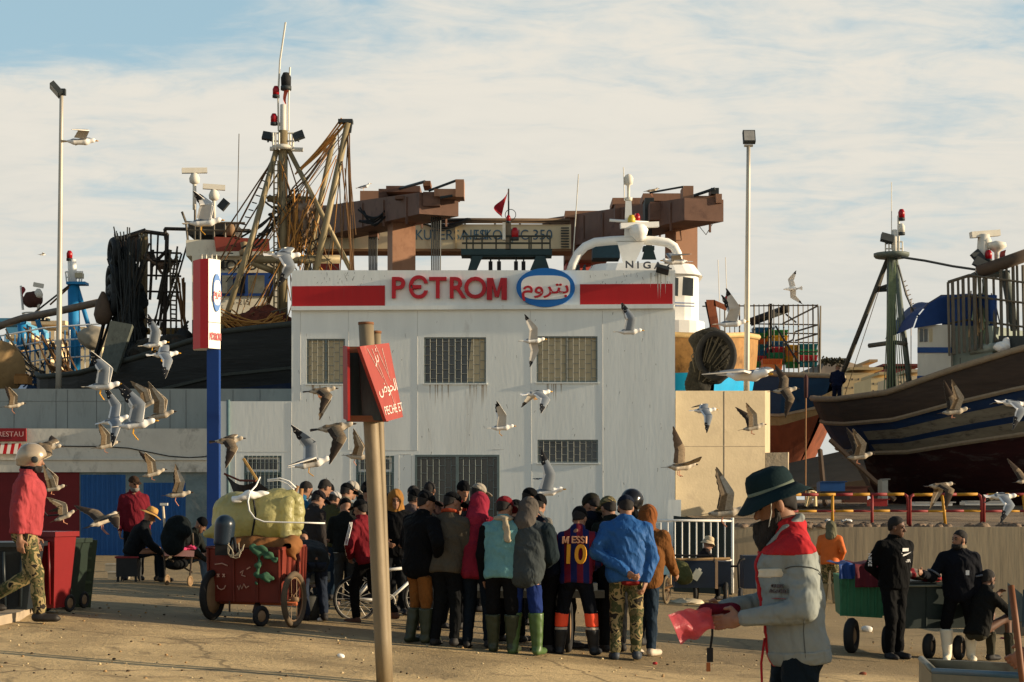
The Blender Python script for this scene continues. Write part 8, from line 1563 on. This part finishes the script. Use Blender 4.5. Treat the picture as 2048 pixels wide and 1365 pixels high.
G_('gull with both wings in a V at the far left of the grey wall', 27, 812, 46, 70, 10, 0, (58, 52, 0, 10), (52, 45, 0, 10), 'j', legs=1)
G_('big white gull with legs dangling over the white fascia', 272, 850, 84, 86, 8, 0, (78, 92, 5, 20), (70, 80, 5, 30), legs=1)
G_('slate backed gull overlapping the big white gull from behind', 228, 842, 66, 88, 12, 14, (-20, -60, 5, 10), (60, 80, 5, 10), legs=.8)
G_('brown young gull with tall wings right of the big white gull', 320, 832, 64, 92, 12, 0, (70, 85, 10, 10), (78, 100, 10, 15), 'j')
G_('dark brown gull behind the tall winged young gull at the wall', 296, 808, 54, 96, 30, 0, (60, 85, 10, 10), (80, 100, 10, 10), 'j')
G_('brown gull with wings in a narrow V under the black cable', 212, 892, 54, 74, 14, 0, (56, 48, 0, 8), (50, 44, 0, 8), 'j', legs=.7)
G_('dark winged gull sweeping behind the silver helmet', 92, 893, 66, 86, -4, 22, (-6, -22, 8, 20), (-10, -20, 5, 10), 'j')
G_('pale gull with one dark wing up just above the red bin', 106, 978, 52, 84, 10, 0, (58, 112, -5, 10), (60, 120, 5, 10), 'j', legs=.5)
G_('pale gull with dark raised wings left of the wine red jacket man', 306, 948, 54, 76, 16, 0, (62, 40, 0, 5), (66, 58, 0, 20), 'j', legs=.6)
G_('brownish gull hovering with cupped wings and hanging legs above the pushchair', 355, 990, 58, 82, 6, 0, (62, 110, 5, 0), (58, 30, 0, 0), 'j', legs=1.1)
G_('pale gull perched with half open wings on the green bin', 128, 1034, 52, 86, 25, 0, (60, 70, 20, 20), (50, 60, 0, 60), 'j', legs=.8)
G_('big brown gull with spread barred wings before the blue door', 206, 1042, 76, 48, 22, 0, (10, -24, 5, 10), (22, 30, 0, 5), 'j', legs=1.1)
G_('gull standing on the ground left of the foam boxes', 192, 1119, 33, 90, 18, 0, 'fold', 'fold', 'a', stand=True, neck=.05)
G_('brown gull with drooping wing crossing the blue totem post', 456, 882, 66, 82, 6, 24, (-8, -34, 8, 18), (-12, -30, 8, 20), 'j')
G_('big gull with dark barred wings left of the leaning post over the door', 622, 928, 84, 84, 12, 0, (14, -22, -12, 45), (74, 104, 5, 20), 'a', legs=.8)
G_('dark young gull with wings down left of the red boards', 642, 782, 64, 84, 6, 14, (-14, -36, 10, 10), (-62, -80, 5, 10), 'j', legs=.4)
G_('speckled grey brown gull with wings hanging just under the red boards', 668, 856, 84, 88, 8, 18, (-24, -62, 8, 20), (-20, -50, 8, 20), 'j', legs=.6)
G_('brown gull half hidden behind the leaning post above the heads', 714, 914, 56, 90, -4, 0, (40, 80, 5, 10), (60, 85, 5, 10), 'j', legs=.8)
G_('small gull with a dark wing up beside the right upper window', 1066, 682, 52, 84, 4, 0, (58, 60, -5, 15), (-70, -80, 5, 10), 'a')
G_('small gull with slate wing raised below the middle window', 914, 786, 40, 76, 12, 0, (40, 110, 0, 10), (50, 125, 0, 10), 'a')
G_('gull with bowed black tipped wings below the right upper window', 1074, 788, 62, 70, 6, 18, (-14, -42, 6, 16), (-30, -62, 4, 10), 'a', legs=.3)
G_('white gull with feet down over the small lower window level', 1003, 856, 54, 86, 4, 0, (58, 40, 0, 10), (60, 60, 0, 10), 'a', legs=.8)
G_('white gull with wing straight up under the right red band', 1258, 664, 56, 90, 2, 0, (80, 104, 4, 14), (84, 108, 4, 12), 'a')
G_('grey gull skimming in front of the white boat lettering', 1352, 524, 60, -98, 0, -12, (16, -14, 5, 20), (24, 6, 5, 30), 'a')
G_('white gull with blurred raised wing left of the right lamp post', 1462, 648, 66, 90, 4, 0, (66, 92, 8, 20), (60, 80, 8, 30), 'a')
G_('largest white gull flying with wings wide and beak open before the sunlit wall', 1492, 752, 112, 128, -2, 0, (2, -20, 10, 20), (10, 4, 6, 14), 'a')
G_('tiny far gull with wings edge on against the sky', 1585, 578, 36, -60, 0, 74, (20, 0, 5, 30), (14, -4, 5, 30), 'a')
G_('dark winged gull over the crate boat hull', 1568, 782, 58, 86, 6, 0, (-58, -78, 8, 16), (56, 72, 8, 10), 'j')
G_('gull with a dark lowered wing before the sunlit concrete wall', 1408, 822, 54, 84, 2, 10, (-30, -66, 4, 10), (8, -8, 4, 20), 'a')
G_('blackish gull with wing cocked up at the edge of the sunlit wall', 1506, 856, 54, 80, 12, 0, (66, 46, 0, 10), (56, 40, 0, 10), 'j', legs=.6)
G_('brown gull with wings half spread at the right corner of the office', 1362, 934, 76, 62, 4, 0, (18, 4, 2, 10), (70, 88, 6, 12), 'j', legs=.6)
G_('grey gull with tall wing beside the green bucket hat', 1450, 1026, 72, 88, 6, 0, (72, 96, 4, 10), (76, 100, 4, 14), 'j', legs=.9, d=24)
G_('brown gull with both wings up against the trawler stripes', 1908, 824, 62, 86, 8, 0, (62, 84, 4, 10), (58, 104, 4, 10), 'j', legs=.4)
G_('grey backed gull cut by the right edge before the trawler', 2026, 808, 66, 80, -6, 22, (-16, -50, 4, 16), (-10, -40, 4, 20), 'a')
G_('brown gull with wings raised before the dark keel of the trawler', 1718, 914, 60, 88, 8, 0, (58, 66, -4, 12), (62, 76, -4, 12), 'j', legs=.6)
G_('dark gull with both wings hanging over the middle barrier', 1880, 972, 60, 80, 4, 8, (-16, -66, 4, 14), (-50, -84, 4, 10), 'j')
G_('grey backed gull with drooped wing over the right barrier', 2004, 994, 64, 84, 0, 24, (-16, -54, 4, 18), (-12, -40, 4, 20), 'a')
G_('brown gull cut by the right edge above the railing', 2050, 962, 52, 70, 10, 0, (50, 60, 4, 10), None, 'j')
G_('blurred gull with wing up among the heads behind the grey hood', 1092, 985, 52, 84, 6, 0, (84, 96, 4, 10), (40, 10, 4, 20), 'a', d=27)
gp = 'gulls resting on the crane'
G_('small gull standing on the brown crane trolley', 728, 374, 22, 90, 12, 0, 'fold', 'fold', 'a', stand=True, neck=.05, d=69.6, group=gp)
G_('tiny gull resting low on the crane beam behind the boom tackle', 691, 408, 16, 90, 8, 0, 'fold', 'fold', 'a', stand=True, neck=.03, d=75.6, group=gp)
G_('tiny gull on top of the right crane beam', 1304, 382, 15, 70, 10, 0, 'fold', 'fold', 'j', stand=True, neck=.03, d=65, group=gp)
G_('faint tiny gull far off in the sky left of the lamp post', 84, 510, 15, 60, 0, 0, (12, -8, 5, 20), None, 'a')
